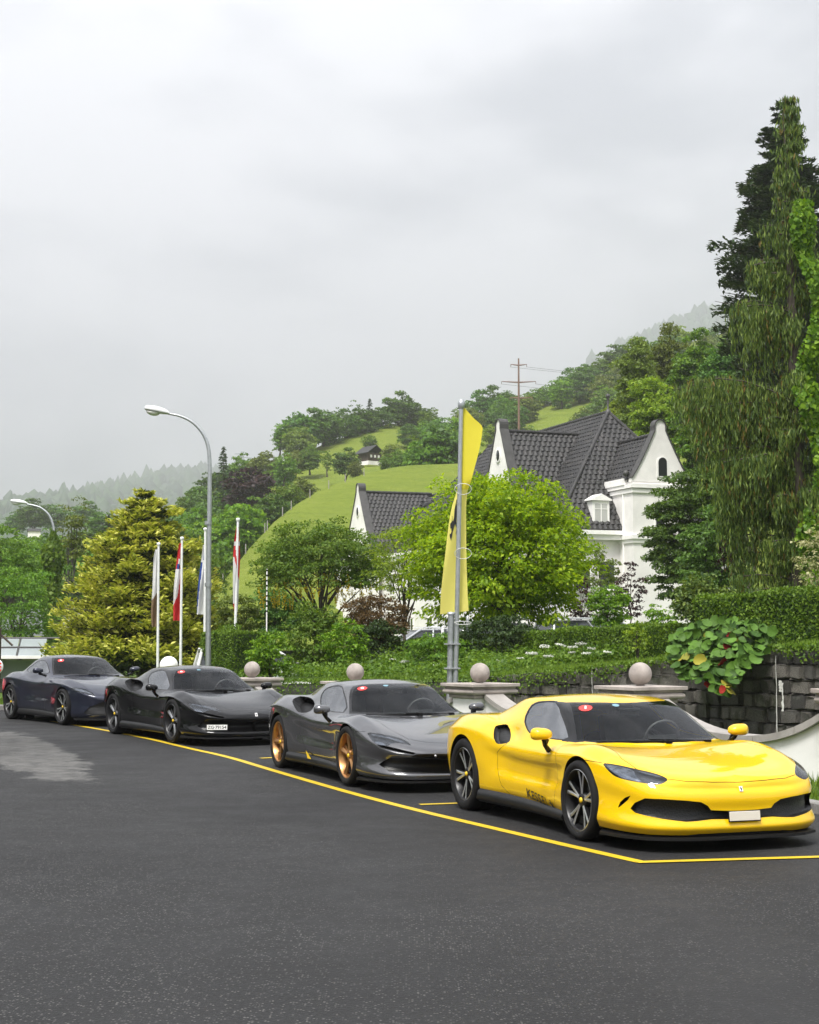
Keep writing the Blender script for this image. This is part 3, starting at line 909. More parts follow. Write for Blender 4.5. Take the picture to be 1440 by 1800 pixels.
# ------------------------------------------------------------------ car materials
def paint(name, col, metal=0.0, rough=0.32, flake=0.0, coat=1.0, cior=1.58):
    k = NT(name)
    k.set(Roughness=rough, Metallic=metal, Coat_Weight=coat, Coat_Roughness=0.015)
    k.b.inputs['Coat IOR'].default_value = cior
    k.b.inputs['Specular IOR Level'].default_value = 0.03
    v = k.noise(2.2, 3, 0.5, k.coord())
    dirt = k.ramp(v, [(0.35, tuple(c * 0.93 for c in col)), (0.7, col)])
    if flake:
        fl = k.noise(900, 1, 0.5, k.coord())
        dirt = k.mix(k.math('MULTIPLY', fl, flake), dirt, tuple(min(1, c * 3 + .03) for c in col))
    k.l(dirt, k.b.inputs['Base Color'])
    k.l(k.math('MULTIPLY_ADD', k.noise(40, 2, 0.5, k.coord()), 0.012, 0.0), k.b.inputs['Coat Roughness'])
    return k.m
def glass(name, tint, ior=1.5):
    k = NT(name)
    k.t.nodes.remove(k.b)
    fr = k.n('ShaderNodeFresnel', {'IOR': ior})
    tr = k.n('ShaderNodeBsdfTransparent', {'Color': (*tint, 1)})
    gl = k.n('ShaderNodeBsdfGlossy', {'Roughness': 0.01, 'Color': (0.95, 0.97, 1, 1)})
    mxs = k.n('ShaderNodeMixShader')
    k.l(k.math('MULTIPLY_ADD', fr.outputs[0], 1.0, 0.005), mxs.inputs[0])
    k.l(tr.outputs[0], mxs.inputs[1]); k.l(gl.outputs[0], mxs.inputs[2]); k.l(mxs.outputs[0], k.out.inputs[0])
    return k.m
M['paint_yellow'] = paint('paint_yellow', (0.80, 0.50, 0.004), 0.0, 0.30)
M['paint_grey'] = paint('paint_grey', (0.075, 0.075, 0.08), 0.65, 0.24, 0.10, 1.0, 1.7)
M['paint_black'] = paint('paint_black', (0.0035, 0.0035, 0.004), 0.0, 0.3, 0.0, 1.0, 1.38)
M['paint_navy'] = paint('paint_navy', (0.016, 0.019, 0.036), 0.5, 0.34, 0.08, 1.0, 1.6)
M['paint_red'] = paint('paint_red', (0.55, 0.012, 0.012), 0.0, 0.3)
M['paint_silver'] = paint('paint_silver', (0.42, 0.43, 0.45), 0.6, 0.35)
M['paint_white'] = paint('paint_white', (0.75, 0.75, 0.74), 0.0, 0.35)
M['black_gloss'] = simple('black_gloss', (0.003, 0.003, 0.0035), 0.15, Specular_IOR_Level=.35)
M['black_satin'] = simple('black_satin', (0.007, 0.007, 0.0075), 0.5, var=0.2, scale=30, Specular_IOR_Level=.3)
M['black_matt'] = simple('black_matt', (0.004, 0.004, 0.004), 0.8, Specular_IOR_Level=.15)
M['carbon'] = simple('carbon', (0.006, 0.006, 0.0065), 0.42, var=0.35, scale=60, Specular_IOR_Level=.35)
M['rubber'] = simple('rubber', (0.009, 0.009, 0.0095), 0.8, var=0.25, scale=24, Specular_IOR_Level=.25)
M['glass_car'] = glass('glass_car', (0.74, 0.78, 0.78), 1.22)
M['glass_side'] = glass('glass_side', (0.55, 0.58, 0.58), 3.2)
M['glass_lamp'] = glass('glass_lamp', (0.85, 0.88, 0.92))
M['lamp_silver'] = simple('lamp_silver', (0.30, 0.325, 0.37), 0.22, metal=0.7, var=.5, scale=14)
M['lamp_dark'] = simple('lamp_dark', (0.03, 0.032, 0.036), 0.2, coat=0.5)
M['alloy_dark'] = simple('alloy_dark', (0.012, 0.012, 0.013), 0.36, metal=0.3)
M['alloy_silver'] = simple('alloy_silver', (0.85, 0.85, 0.86), 0.30, metal=0.95, var=0.1, scale=20)
M['alloy_grey'] = simple('alloy_grey', (0.42, 0.42, 0.43), 0.30, metal=0.9, var=0.1, scale=20)
M['alloy_gold'] = simple('alloy_gold', (0.44, 0.235, 0.095), 0.32, metal=0.85, var=0.1, scale=20)
M['disc'] = simple('disc', (0.13, 0.125, 0.12), 0.4, metal=0.7, var=0.3, scale=90)
M['yellow_part'] = simple('yellow_part', (0.75, 0.50, 0.02), 0.4)
M['red_part'] = simple('red_part', (0.55, 0.03, 0.015), 0.4)
M['plate_white'] = simple('plate_white', (0.78, 0.78, 0.75), 0.45)
M['plate_blank'] = simple('plate_blank', (0.62, 0.58, 0.50), 0.45)
M['ink'] = simple('ink', (0.010, 0.010, 0.010), 0.5)
M['sticker_red'] = simple('sticker_red', (0.78, 0.045, 0.04), 0.5)
M['sticker_white'] = simple('sticker_white', (0.85, 0.85, 0.85), 0.5)
M['sticker_blue'] = simple('sticker_blue', (0.16, 0.30, 0.36), 0.5)
M['leather'] = simple('leather', (0.008, 0.008, 0.008), 0.55, var=0.3, scale=12)
M['leather_light'] = simple('leather_light', (0.07, 0.068, 0.065), 0.5, var=0.3, scale=12)
def mesh_grille(name):
    """black honeycomb insert: the cells are a fine pattern far below what the picture resolves"""
    k = NT(name)
    v = k.n('ShaderNodeTexVoronoi', {'Scale': 75.0}); k.l(k.coord(), v.inputs['Vector'])
    k.l(k.ramp(v.outputs['Distance'], [(0.25, 0.0012), (0.55, 0.014)]), k.b.inputs['Base Color'])
    k.set(Roughness=0.4); k.bump(v.outputs['Distance'], 0.4, 0.004)
    return k.m
M['grille'] = mesh_grille('grille_mesh')

HORSE = [(.18,1.15),(.10,1.08),(.13,1.03),(.24,1.05),(.30,.98),(.28,.86),(.18,.90),(.05,.84),(.02,.72),(.08,.72),(.11,.80),(.20,.82),(.27,.76),(.16,.68),
         (.18,.55),(.13,.50),(.20,.50),(.24,.64),(.36,.66),(.44,.55),(.40,.42),(.33,.30),(.40,.20),(.36,.05),(.28,.0),(.42,.0),(.48,.20),(.46,.30),(.56,.42),
         (.66,.38),(.72,.28),(.70,.12),(.64,.04),(.76,.05),(.80,.28),(.74,.44),(.72,.60),(.82,.72),(.92,.86),(.88,1.02),(.97,1.10),(1.0,.92),(.93,.76),(.80,.64),
         (.70,.74),(.55,.86),(.46,.98),(.43,1.12),(.34,1.25),(.28,1.2)]
def text_mesh(s, size, name='lettering', bold=0.0):
    cu = bpy.data.curves.new(name, 'FONT'); cu.body = s; cu.size = size; cu.align_x = 'CENTER'; cu.align_y = 'CENTER'
    cu.offset = bold; cu.resolution_u = 3
    to = bpy.data.objects.new('tmp', cu); COL.objects.link(to)
    dg = bpy.context.evaluated_depsgraph_get(); dg.update()
    me = bpy.data.meshes.new_from_object(to.evaluated_get(dg))
    bpy.data.objects.remove(to, do_unlink=True); bpy.data.curves.remove(cu)
    me.name = name
    return me
def poly_mesh(name, pts2, fn, mat=None):
    """flat polygon triangulated, each point mapped to 3-D by fn"""
    bm = bmesh.new()
    f = bm.faces.new([bm.verts.new((p[0], p[1], 0)) for p in pts2])
    bmesh.ops.triangulate(bm, faces=[f])
    for v in bm.verts: v.co = Vector(fn(v.co.x, v.co.y))
    me = bpy.data.meshes.new(name); bm.to_mesh(me); bm.free()
    if mat: me.materials.append(mat)
    return me
def disc_pts(r, n=24, cx=0, cy=0):
    return [(cx + r * math.cos(2 * PI * i / n), cy + r * math.sin(2 * PI * i / n)) for i in range(n)]
def chaikin(p, it=2, closed=True):
    for _ in range(it):
        q = []
        n = len(p)
        for i in range(n if closed else n - 1):
            a, b = Vector(p[i]), Vector(p[(i + 1) % n])
            q += [a * .75 + b * .25, a * .25 + b * .75]
        p = q
    return [tuple(x) for x in p]

# ------------------------------------------------------------------ wheels
_wheel_cache = {}
def wheel_meshes(style, R, W):
    key = (style, R, W)
    if key in _wheel_cache: return _wheel_cache[key]
    h = W / 2; rr = 0.262
    ty = MB(); ty.lathe([(rr - .004, h - .02), (rr + .01, h - .008), (rr + .028, h), (R - .035, h), (R - .012, h - .012), (R - .003, h - .03), (R, h - .06),
                         (R - .006, .032), (R - .006, .026), (R, .02), (R, -.02), (R - .006, -.026), (R - .006, -.032),
                         (R, -h + .06), (R - .003, -h + .03), (R - .03, -h), (rr, -h + .02)], 48, axis='Y')
    rim = MB()
    ym = h - .018
    rim.lathe([(rr + .003, ym), (rr - .004, ym + .006), (rr - .012, ym), (rr - .016, ym - .02), (rr - .03, ym - .05), (rr - .035, -h + .03)], 48, axis='Y')
    rim.lathe([(.0, ym - .03), (.055, ym - .03), (.068, ym - .045), (.07, ym - .09)], 24, axis='Y')
    front = MB()
    def spoke(a0, r0, r1, w0, w1, y0, y1, skew=0.0, d=.045, ridge=.012):
        """tapering spoke with a raised ridge from hub to rim"""
        V = []; n = 6
        for i in range(n + 1):
            t = i / n; r = r0 + (r1 - r0) * t; a = a0 + skew * t
            wd = w0 + (w1 - w0) * t ** 1.2; y = y0 + (y1 - y0) * t ** 1.5
            for (o, dy) in ((-wd, -ridge), (0, ridge * 0), (wd, -ridge), (wd * .8, -d), (-wd * .8, -d)):
                V.append((r * math.cos(a) - o * math.sin(a), y + dy, r * math.sin(a) + o * math.cos(a)))
        F = []; FF = []
        for i in range(n):
            b = i * 5
            FF += [(b, b + 1, b + 6, b + 5), (b + 1, b + 2, b + 7, b + 6)]
            F += [(b + 2, b + 3, b + 8, b + 7), (b + 3, b + 4, b + 9, b + 8), (b + 4, b, b + 5, b + 9)]
        front.add(V, FF); rim.add(V, F)
    for k in range(5):
        a = PI / 2 + 2 * PI * k / 5
        if style in ('twin_dark', 'twin_silver'):
            for sgn in (-1, 1):
                spoke(a + sgn * .09, .05, rr - .01, .011, .017, ym - .03, ym - .012, sgn * .10, .05, .004)
        else:
            spoke(a, .045, rr - .008, .022, .047, ym - .028, ym - .012, .0, .05, .016)
            spoke(a + .16, .07, rr - .03, .008, .018, ym - .06, ym - .05, .12, .03, .004)
        an = a + PI / 5
        rim.lathe([(.0, ym - .026), (.007, ym - .026), (.008, ym - .04)], 8, c=(.045 * math.cos(an), 0, .045 * math.sin(an)), axis='Y')
    di = MB(); di.lathe([(.07, -.01), (.19, -.01), (.195, -.02), (.19, -.04), (.07, -.04)], 40, axis='Y')
    ca = MB(); n = 10
    V = []
    for i in range(n + 1):
        a = math.radians(120 + 75 * i / n)
        for (r, y) in ((.125, .022), (.205, .022), (.213, .0), (.213, -.06), (.125, -.06)):
            V.append((r * math.cos(a), y, r * math.sin(a)))
    F = [(0, 1, 2, 3, 4), tuple(n * 5 + i for i in (4, 3, 2, 1, 0))]
    for i in range(n):
        for j in range(5): F.append((i * 5 + j, i * 5 + (j + 1) % 5, i * 5 + 5 + (j + 1) % 5, i * 5 + 5 + j))
    ca.add(V, F)
    hb = MB(); hb.lathe([(.0, ym - .016), (.020, ym - .018), (.024, ym - .026), (.024, ym - .04)], 20, axis='Y')
    r = (rim, front, ty, di, ca, hb)
    mats = {'twin_dark': ('alloy_dark', 'alloy_silver'), 'twin_silver': ('alloy_dark', 'alloy_silver'), 'gold': ('alloy_gold', 'alloy_gold'), 'star_grey': ('alloy_dark', 'alloy_grey')}[style]
    # spokes' machined faces and the dark barrel belong to one rim
    rm = MB(); rm.v = list(rim.v); rm.f = list(rim.f); rm.sm = list(rim.sm); nb = len(rm.f)
    rm.add(front.v, front.f)
    me = rm.mesh('wheel', [M[mats[0]], M[mats[1]]])
    idx = np.zeros(len(me.polygons), np.int32); idx[nb:] = 1
    idx[:48] = 1     # polished rim lip
    me.polygons.foreach_set('material_index', idx)
    out_ = dict(wheel=me, tyre=ty.mesh('tyre', M['rubber']), brake_disc=di.mesh('brake_disc', M['disc']), caliper=ca, hub=hb.mesh('hub_cap', M['yellow_part']))
    _wheel_cache[key] = out_
    return out_
_cal = {}
def add_wheels(root, S, style, cal):
    ax = S['axle']; steer = S.get('steer', 0.0)
    for x, R, W in ((ax, S['Rf'], S['Wf']), (-ax, S['Rr'], S['Wr'])):
        ms_ = wheel_meshes(style, R, W)
        ck = (style, R, W, cal)
        if ck not in _cal: _cal[ck] = ms_['caliper'].mesh('brake_caliper', M[cal])
        yc = S['half'] - W / 2
        for sgn in (1, -1):
            wo = obj('wheel', ms_['wheel'], None, root, (x, sgn * yc, R))
            wo.rotation_euler = (0, random.uniform(-.6, .6), (0 if sgn > 0 else PI) + (steer if x > 0 else 0))
            obj('tyre', ms_['tyre'], None, wo)
            obj('brake_disc', ms_['brake_disc'], None, wo)
            c = obj('brake_caliper', _cal[ck], None, wo)
            c.rotation_euler = (0, -wo.rotation_euler[1] + (0 if sgn > 0 else 0), 0)
            obj('hub_cap', ms_['hub'], None, wo)

# ------------------------------------------------------------------ trimming a body surface into panels
def frame(n):
    n = Vector(n).normalized()
    e1 = Vector((0, 0, 1)).cross(n)
    if e1.length < 1e-3: e1 = Vector((1, 0, 0))
    e1.normalize(); e2 = n.cross(e1).normalized()
    return n, e1, e2
def cut3(bm, pts, n, flt, rnd=0):
    """pts: 3-D outline on the +y half; projected along n"""
    n, e1, e2 = frame(n)
    R = Matrix((e1, e2, n))
    if rnd: pts = chaikin(pts, rnd)
    poly = [(Vector(p).dot(e1), Vector(p).dot(e2)) for p in pts]
    for v in bm.verts: v.co = R @ v.co
    bm.normal_update()
    RT = R.transposed()
    fs = cut_poly(bm, poly, (0, 1), lambda c, nn: nn.z > 0.02 and flt(RT @ c))
    for v in bm.verts: v.co = RT @ v.co
    bm.normal_update()
    return fs
def strip(path, n, w):
    """closed outline of a thin line along a 3-D path seen along n"""
    n, e1, e2 = frame(n)
    q = [Vector(p) for p in path]; a = []; b = []
    for i, p in enumerate(q):
        t = (q[min(i + 1, len(q) - 1)] - q[max(i - 1, 0)]); t = (t - n * t.dot(n)).normalized()
        s = t.cross(n).normalized() * (w / 2)
        a.append(p + s); b.append(p - s)
    return a + b[::-1]
def plain(bm, name, mirror='join', mat=None, smooth=False):
    bm.verts.index_update(); bm.normal_update()
    co = [v.co.copy() for v in bm.verts]; F = [[v.index for v in f.verts] for f in bm.faces]
    def mk(C, FF):
        me = bpy.data.meshes.new(name); me.from_pydata([tuple(c) for c in C], [], FF)
        me.polygons.foreach_set('use_smooth', [smooth] * len(FF))
        if mat: me.materials.append(mat)
        return me
    mc = [Vector((c.x, -c.y, c.z)) for c in co]; FR = [list(reversed(f)) for f in F]
    if mirror == 'pair': return mk(co, F), mk(mc, FR)
    n = len(co)
    return mk(co + mc, F + [[i + n for i in f] for f in FR])
def dup_bm(bm):
    return bm.copy()
def recess(bm, vec):
    """push a trimmed patch inwards and wall it round"""
    r = bmesh.ops.extrude_face_region(bm, geom=bm.faces[:])
    vs2 = [g for g in r['geom'] if isinstance(g, bmesh.types.BMVert)]
    fs2 = [g for g in r['geom'] if isinstance(g, bmesh.types.BMFace)]
    keep = set(fs2)
    for v in vs2: v.co += Vector(vec)
    # extrude leaves the old cap: drop it
    old = [f for f in bm.faces if f not in keep and all(v not in set(vs2) for v in f.verts)]
    bmesh.ops.delete(bm, geom=old, context='FACES')
    return keep
def star_mesh(name, pts, fn, mat=None):
    return poly_mesh(name, pts, fn, mat)

def build_car(S, name, label, cat, pose, paint_m, roof_m, style, cal, group=None, features=None):
    """one complete car; pose = (x, y, z, heading in degrees)"""
    root = empty(name, pose[:3], math.radians(pose[3] - 90), label, cat, group)
    V = car_surface(S)
    for (c, r, d) in S.get('dents', []):
        q = np.sum(((V - np.array(c)) / np.array(r)) ** 2, axis=2)
        V[:, :, 1] -= d * np.exp(-q)
    bm = half_bmesh(V); skin = Skin(bm)
    ax = S['axle']
    # wheel arches
    arch = []
    for x, R in ((ax, S['Rf'] + S.get('gapf', .036)), (-ax, S['Rr'] + S.get('gapr', .038))):
        zc_ = (S['Rf'] if x > 0 else S['Rr'])
        pts = [(x + R * math.cos(2 * PI * i / 44), 1.0, zc_ + R * 1.0 * math.sin(2 * PI * i / 44)) for i in range(44)]
        fs = cut3(bm, pts, (0, 1, 0), lambda c: c.y > .5 and c.z < .95)
        bmesh.ops.delete(bm, geom=fs, context='FACES')
        ed = [e for e in bm.edges if e.is_boundary and all(abs(math.hypot(v.co.x - x, v.co.z - zc_) - R) < .012 for v in e.verts)]
        nb = bmesh.new()
        for e in ed:
            a, b = e.verts
            nb.faces.new([nb.verts.new(a.co), nb.verts.new(b.co), nb.verts.new((b.co.x, .52, b.co.z)), nb.verts.new((a.co.x, .52, a.co.z))])
        bmesh.ops.remove_doubles(nb, verts=nb.verts[:], dist=1e-5)
        cp = [nb.verts.new((x + R * 1.01 * math.cos(2 * PI * i / 30), .53, zc_ + R * 1.01 * math.sin(2 * PI * i / 30))) for i in range(30)]
        nb.faces.new(cp)
        l_, r_ = plain(nb, 'wheel_arch', 'pair', M['black_matt'])
        obj('wheel_arch', l_, None, root); obj('wheel_arch', r_, None, root); nb.free()
    F = S['features']
    # windscreen and its dark border
    fs = cut3(bm, F['ws_outer'], (.45, 0, 1), lambda c: c.z > .6)
    wb_ = take(bm, fs)
    fs = cut3(wb_, F['ws'], (.45, 0, 1), lambda c: True, F.get('ws_rnd', 0))
    ws = take(wb_, fs)
    obj('windscreen_border', piece(wb_, skin, 'windscreen_border'), M['black_gloss'], root)
    wso = obj('windscreen', piece(ws, skin, 'windscreen'), M['glass_car'], root)
    # side windows
    fs = cut3(bm, F['win_outer'], (0, 1, .35), lambda c: c.y > .4 and c.z > .6, 1)
    wt = take(bm, fs)
    fs = cut3(wt, F['win'], (0, 1, .35), lambda c: True, 1)
    sw = take(wt, fs)
    for me in piece(wt, skin, 'window_trim', 'pair'): obj('window_trim', me, M['black_gloss'], root)
    for me in piece(sw, skin, 'side_window', 'pair', -0.004): obj('side_window', me, M['glass_side'], root)
    if 'pillar' in F:
        fs = cut3(bm, F['pillar'], (.2, .7, .6), lambda c: c.y > .4 and c.z > .7)
        pb = take(bm, fs)
        for me in piece(pb, skin, 'windscreen_pillar', 'pair'): obj('windscreen_pillar', me, M['black_gloss'], root)
    if roof_m is not None and 'roof' in F:
        fs = cut3(bm, F['roof'], (0, 0, 1), lambda c: c.z > 1.0)
        rb = take(bm, fs)
        obj('roof', piece(rb, skin, 'roof'), roof_m, root)
    # openings
    for (nm, pts, n, dep, flt, mirr, rnd, matn) in F['openings']:
        fs = cut3(bm, pts, n, flt, rnd)
        ob_ = take(bm, fs)
        recess(ob_, dep)
        r_ = plain(ob_, nm, mirr, M[matn], True)
        for me in (r_ if mirr == 'pair' else [r_]): obj(nm, me, None, root)
        ob_.free()
    # flush panels in another material
    for (nm, pts, n, flt, mirr, rnd, matn) in F.get('panels', []):
        fs = cut3(bm, pts, n, flt, rnd)
        ob_ = take(bm, fs)
        r_ = piece(ob_, skin, nm, mirr)
        for me in (r_ if mirr == 'pair' else [r_]): obj(nm, me, M[matn], root)
        ob_.free()
    # headlights: dark bowl, bright reflectors, clear lens flush with the wing
    fs = cut3(bm, F['head'], F['head_n'], lambda c: c.x > 1.3 and c.z > .4, 1)
    hl = take(bm, fs)
    bowl = dup_bm(hl)
    n, e1, e2 = frame(F['head_n'])
    recess(bowl, -n * .05)
    pr = plain(bowl, 'headlight', 'pair', M['lamp_dark'], True); bowl.free()
    lens = piece(hl, skin, 'lens', 'pair', -0.001)
    inner = []
    for pts in F['lamps']:
        src = dup_bm(hl)
        for v in src.verts: v.co -= n * .018
        ff = cut3(src, [Vector(p) - n * .018 for p in pts], F['head_n'], lambda c: True, 1)
        inner.append(take(src, ff)); src.free()
    for k in range(2):
        ho = obj('headlight', pr[k], None, root)
        obj('lens', lens[k], M['glass_lamp'], ho)
    for ib in inner:
        r_ = plain(ib, 'lamp', 'pair', M['lamp_silver'], True)
        hs = [c for c in root.children if c.name.startswith('headlight')]
        obj('lamp', r_[0], None, hs[0]); obj('lamp', r_[1], None, hs[1]); ib.free()
    # panel gaps
    gap = bmesh.new()
    gl = []
    for (path, nn, flt) in F['gaps']:
        fs = cut3(bm, strip(path, nn, .0055), nn, flt)
        if fs: gl.append(take(bm, fs))
    for g_ in gl:
        if any(abs(v.co.y) < .002 for v in g_.verts): obj('panel_gap', piece(g_, skin, 'panel_gap', 'join', -0.002), M['black_matt'], root)
        else:
            for me in piece(g_, skin, 'panel_gap', 'pair', -0.002): obj('panel_gap', me, M['black_matt'], root)
    # dark cabin lining inside the painted shell
    lin = dup_bm(bm)
    bmesh.ops.delete(lin, geom=[f for f in lin.faces if f.calc_center_median().z < .45 or not (-1.2 < f.calc_center_median().x < 1.35)], context='FACES')
    for v in lin.verts: v.co -= skin.normal(v.co) * .018
    obj('cabin_lining', plain(lin, 'cabin_lining', 'join', M['leather'], True), None, root); lin.free()
    bo = obj('body', piece(bm, skin, 'body'), paint_m, root)
    # under-tray
    ub = MB()
    oc = S['outline']
    pts = [(x * .985, y * .93, ) for x, y in oc] + [(x * .985, -y * .93) for x, y in oc[-2:0:-1]]
    ub.prism(pts, .135, .20, 'XY')
    obj('under_tray', ub.mesh('under_tray', M['black_matt']), None, root)
    # lip spoiler along the bumper and sills between the wheels
    if S.get('lip', True):
        sp = MB(); pp = []
        for x, y in oc:
            if x > ax + .36: pp.append((x, y))
        o2 = [(x + .002, y) for x, y in pp]; i2 = [(x - .12, max(0, y - .10)) for x, y in pp]
        full = o2[::-1][:-1] + [(o2[0][0], 0)] + [(x, -y) for x, y in o2[1:]]
        fin = i2[::-1][:-1] + [(i2[0][0], 0)] + [(x, -y) for x, y in i2[1:]]
        full = [(x, y) for x, y in full]
        n = len(full); z0, z1 = S.get('lip_z', (.10, .125))
        Vv = [(*p, z1) for p in full] + [(*p, z1 + .02) for p in fin] + [(*p, z0) for p in full] + [(*p, z0) for p in fin]
        Fv = []
        for i in range(n - 1):
            Fv += [(i, i + 1, n + i + 1, n + i), (2 * n + i, 3 * n + i, 3 * n + i + 1, 2 * n + i + 1), (i, 2 * n + i, 2 * n + i + 1, i + 1), (n + i, n + i + 1, 3 * n + i + 1, 3 * n + i)]
        sp.add(Vv, Fv)
        sp.build('splitter', M[S.get('lip_mat', 'black_satin')], root)
    for sgn in (1, -1):
        sl = MB()
        xs = np.linspace(ax - S['Rf'] - .03, -ax + S['Rr'] + .03, 15)
        sy = pchip([(x, y) for x, y in oc if -1.6 < x < 1.6])(xs)
        Vv = []
        for i, (x, y) in enumerate(zip(xs, sy)):
            t = i / 14
            fl = S.get('sill_flare', .0) * (t ** 2)
            for (dy, z) in ((-.085, .24 + .05 * t * S.get('sill_rise', 1)), (-.035 + fl, .20 + .03 * t * S.get('sill_rise', 1)), (-.015 + fl, .155), (-.03, .125), (-.2, .13)):
                Vv.append((x, sgn * (y + dy), z))
        Fv = []
        for i in range(14):
            for j in range(4): Fv.append((i * 5 + j, i * 5 + j + 1, i * 5 + 6 + j, i * 5 + 5 + j))
        sl.add(Vv, Fv, True)
        sl.add(Vv[:5], [(0, 1, 2, 3, 4)]); sl.add(Vv[-5:], [(4, 3, 2, 1, 0)])
        sl.build('sill', M[S.get('sill_mat', 'black_satin')], root)
    add_wheels(root, S, style, cal)
    # door mirrors
    mx_, my_, mz_ = S['mirror']
    for sgn in (1, -1):
        me = bpy.data.meshes.new('mirror'); b2 = bmesh.new()
        bmesh.ops.create_uvsphere(b2, u_segments=20, v_segments=12, radius=1.0)
        for v in b2.verts:
            x, y, z = v.co
            p_ = lambda q: math.copysign(abs(q) ** .72, q)
            v.co = Vector((mx_ + (.085 if x > 0 else .05) * x * (1 - .2 * abs(y)), sgn * (my_ + .105 * p_(y)), mz_ + (.062 if z > 0 else .046) * p_(z) * (1 + .22 * y)))
            if x < -.55: v.co.x = mx_ - .03
        for f in b2.faces: f.smooth = True
        bmesh.ops.recalc_face_normals(b2, faces=b2.faces[:])
        b2.to_mesh(me); b2.free()
        mo = obj('mirror', me, S.get('mirror_m') or paint_m, root)
        sk_ = MB()
        sx, sy_, sz = S['stalk']
        sk_.tube([(mx_ - .0, sgn * (my_ - .02), mz_ - .02), (mx_ - .005, sgn * (my_ - .045), mz_ - .055), ((mx_ + sx) / 2, sgn * (my_ + sy_) / 2, (mz_ - .04 + sz) / 2), (sx, sgn * sy_, sz)], [.03, .034, .022, .026], 8)
        sk_.build('mirror_stalk', M['black_gloss'], mo)
        mg = MB(); mg.lathe([(0, mx_ - .034), (.04, mx_ - .034)], 16, axis='X', c=(0, sgn * my_, mz_))
        mg.build('mirror_glass', M['alloy_silver'], mo)
    # cabin
    cx, cz = S['cabin']          # seat position and floor drop
    db = MB(); db.lathe([(0, 0)], 3)
    db = MB(); dpts = [(cx + .55, .60 + cz), (cx + 1.0, .74 + cz), (cx + .72, .80 + cz), (cx + .55, .775 + cz)]
    db.prism(dpts, -.70, .70, 'XZ'); db.build('dashboard', M['leather'], root)
    for sy_ in (.36, -.36):
        st_ = MB()
        prof = [(cx - .05, .32), (cx + .32, .36), (cx + .34, .30), (cx - .10, .22), (cx - .30, .62), (cx - .40, .95 + cz), (cx - .30, .98 + cz), (cx - .22, .72), (cx - .08, .42)]
        st_.prism(prof, sy_ - .24, sy_ + .24, 'XZ')
        st_.bbox((cx - .36, sy_, 1.0 + cz), (.09, .26, .16), .03)
        st_.build('seat', M['leather_light'], root)
    sw_ = MB()
    c0 = Vector((cx + .45, .36, .80 + cz)); tl = math.radians(24)
    sw_.tube([c0 + Vector((-.165 * math.sin(t) * math.sin(tl) * -1, .175 * math.cos(t), .165 * math.sin(t) * math.cos(tl))) for t in np.linspace(0, 2 * PI, 28, endpoint=False)], .014, 8, closed=True)
    sw_.box(c0, (.03, .30, .035)); sw_.box(c0 + Vector((0, 0, -.07)), (.03, .04, .14))
    sw_.build('steering_wheel', M['leather_light'], root)
    # mirror, sensor box and stickers behind the glass
    def on_glass(x, y, off=.004, nz=1):
        h = skin.bvh.ray_cast(Vector((x, abs(y), 2)), Vector((0, 0, -1)))
        nn = skin.normal(h[0]); p = h[0] + nn * off
        return (p.x, math.copysign(p.y, y) if y else p.y, p.z)
    rm_ = MB(); hx = S['header'] 
    p0 = on_glass(hx + .06, 0.0, -.03)
    rm_.bbox((p0[0], 0, p0[2] - .02), (.10, .22, .03), .01); rm_.bbox((p0[0] + .02, 0, p0[2] - .055), (.03, .2, .055), .01)
    rm_.build('rear_view_mirror', M['black_satin'], root)
    if features: features(root, skin, on_glass)
    # wipers lying along the base of the screen
    for (y0, y1) in ((.05, -.58), (.50, -.12)):
        wp = MB()
        xb = lambda y: S['cowl'] - .36 * y * y
        pts = [on_glass(xb(y) - .005 - .03 * i / 5, y, .008) for i, y in enumerate(np.linspace(y0, y1, 6))]
        wp.tube(pts, .006, 6); wp.box(on_glass(xb(y0) + .01, y0, .008), (.04, .06, .02))
        wp.build('wiper', M['black_matt'], root)
    return root, skin

def sticker(on_glass, root, x, y, r, mat, numeral=None, rot=0.0):
    o = obj('sticker', poly_mesh('sticker', disc_pts(r), lambda a, b: on_glass(x - b * .9, y + a, .003), M[mat]), None, root)
    if numeral:
        me = text_mesh(numeral, r * 1.3, 'numeral', r * .06)
        c, s = math.cos(rot), math.sin(rot)
        for v in me.vertices:
            a, b = v.co.x * c - v.co.y * s, v.co.x * s + v.co.y * c
            v.co = Vector(on_glass(x - b * .9, y + a, .006))
        obj('numeral', me, M['sticker_white'], o)
    return o
def plate(root, c, w_, h_, mat, text=None, tilt=0.0, yaw=0.0):
    b = MB(); b.bbox((0, 0, 0), (.012, w_, h_), .003)
    o = b.build('number_plate', M[mat], root, c, (0, tilt, yaw))
    fr = MB(); fr.bbox((-.006, 0, 0), (.010, w_ + .014, h_ + .014), .003); fr.build('plate_frame', M['black_satin'], o)
    if text:
        me = text_mesh(text, h_ * .86, 'lettering', .0012)
        for v in me.vertices: v.co = Vector((.0075, v.co.x * 1.02, v.co.y))
        obj('lettering', me, M['ink'], o)
    return o
def badge(root, c, w_, h_, mat, nrm=(1, 0, .4)):
    n = Vector(nrm).normalized(); e1 = Vector((0, 1, 0)); e2 = n.cross(e1)
    c = Vector(c)
    b = MB(); b.add([c + e1 * (sx * w_ / 2) + e2 * (sy * h_ / 2) + n * (.005 * k) for k in (0, 1) for sx, sy in ((-1, -1), (1, -1), (1, 1), (-1, 1))],
          [(0, 1, 2, 3), (4, 7, 6, 5), (0, 4, 5, 1), (1, 5, 6, 2), (2, 6, 7, 3), (3, 7, 4, 0)])
    o = b.build('emblem', M[mat], root)
    obj('horse_mark', poly_mesh('horse_mark', HORSE, lambda x, y: c + n * .007 + e1 * ((x - .5) * w_ * .75) + e2 * ((y - .62) * h_ * .62), M['ink']), None, o)
    return o
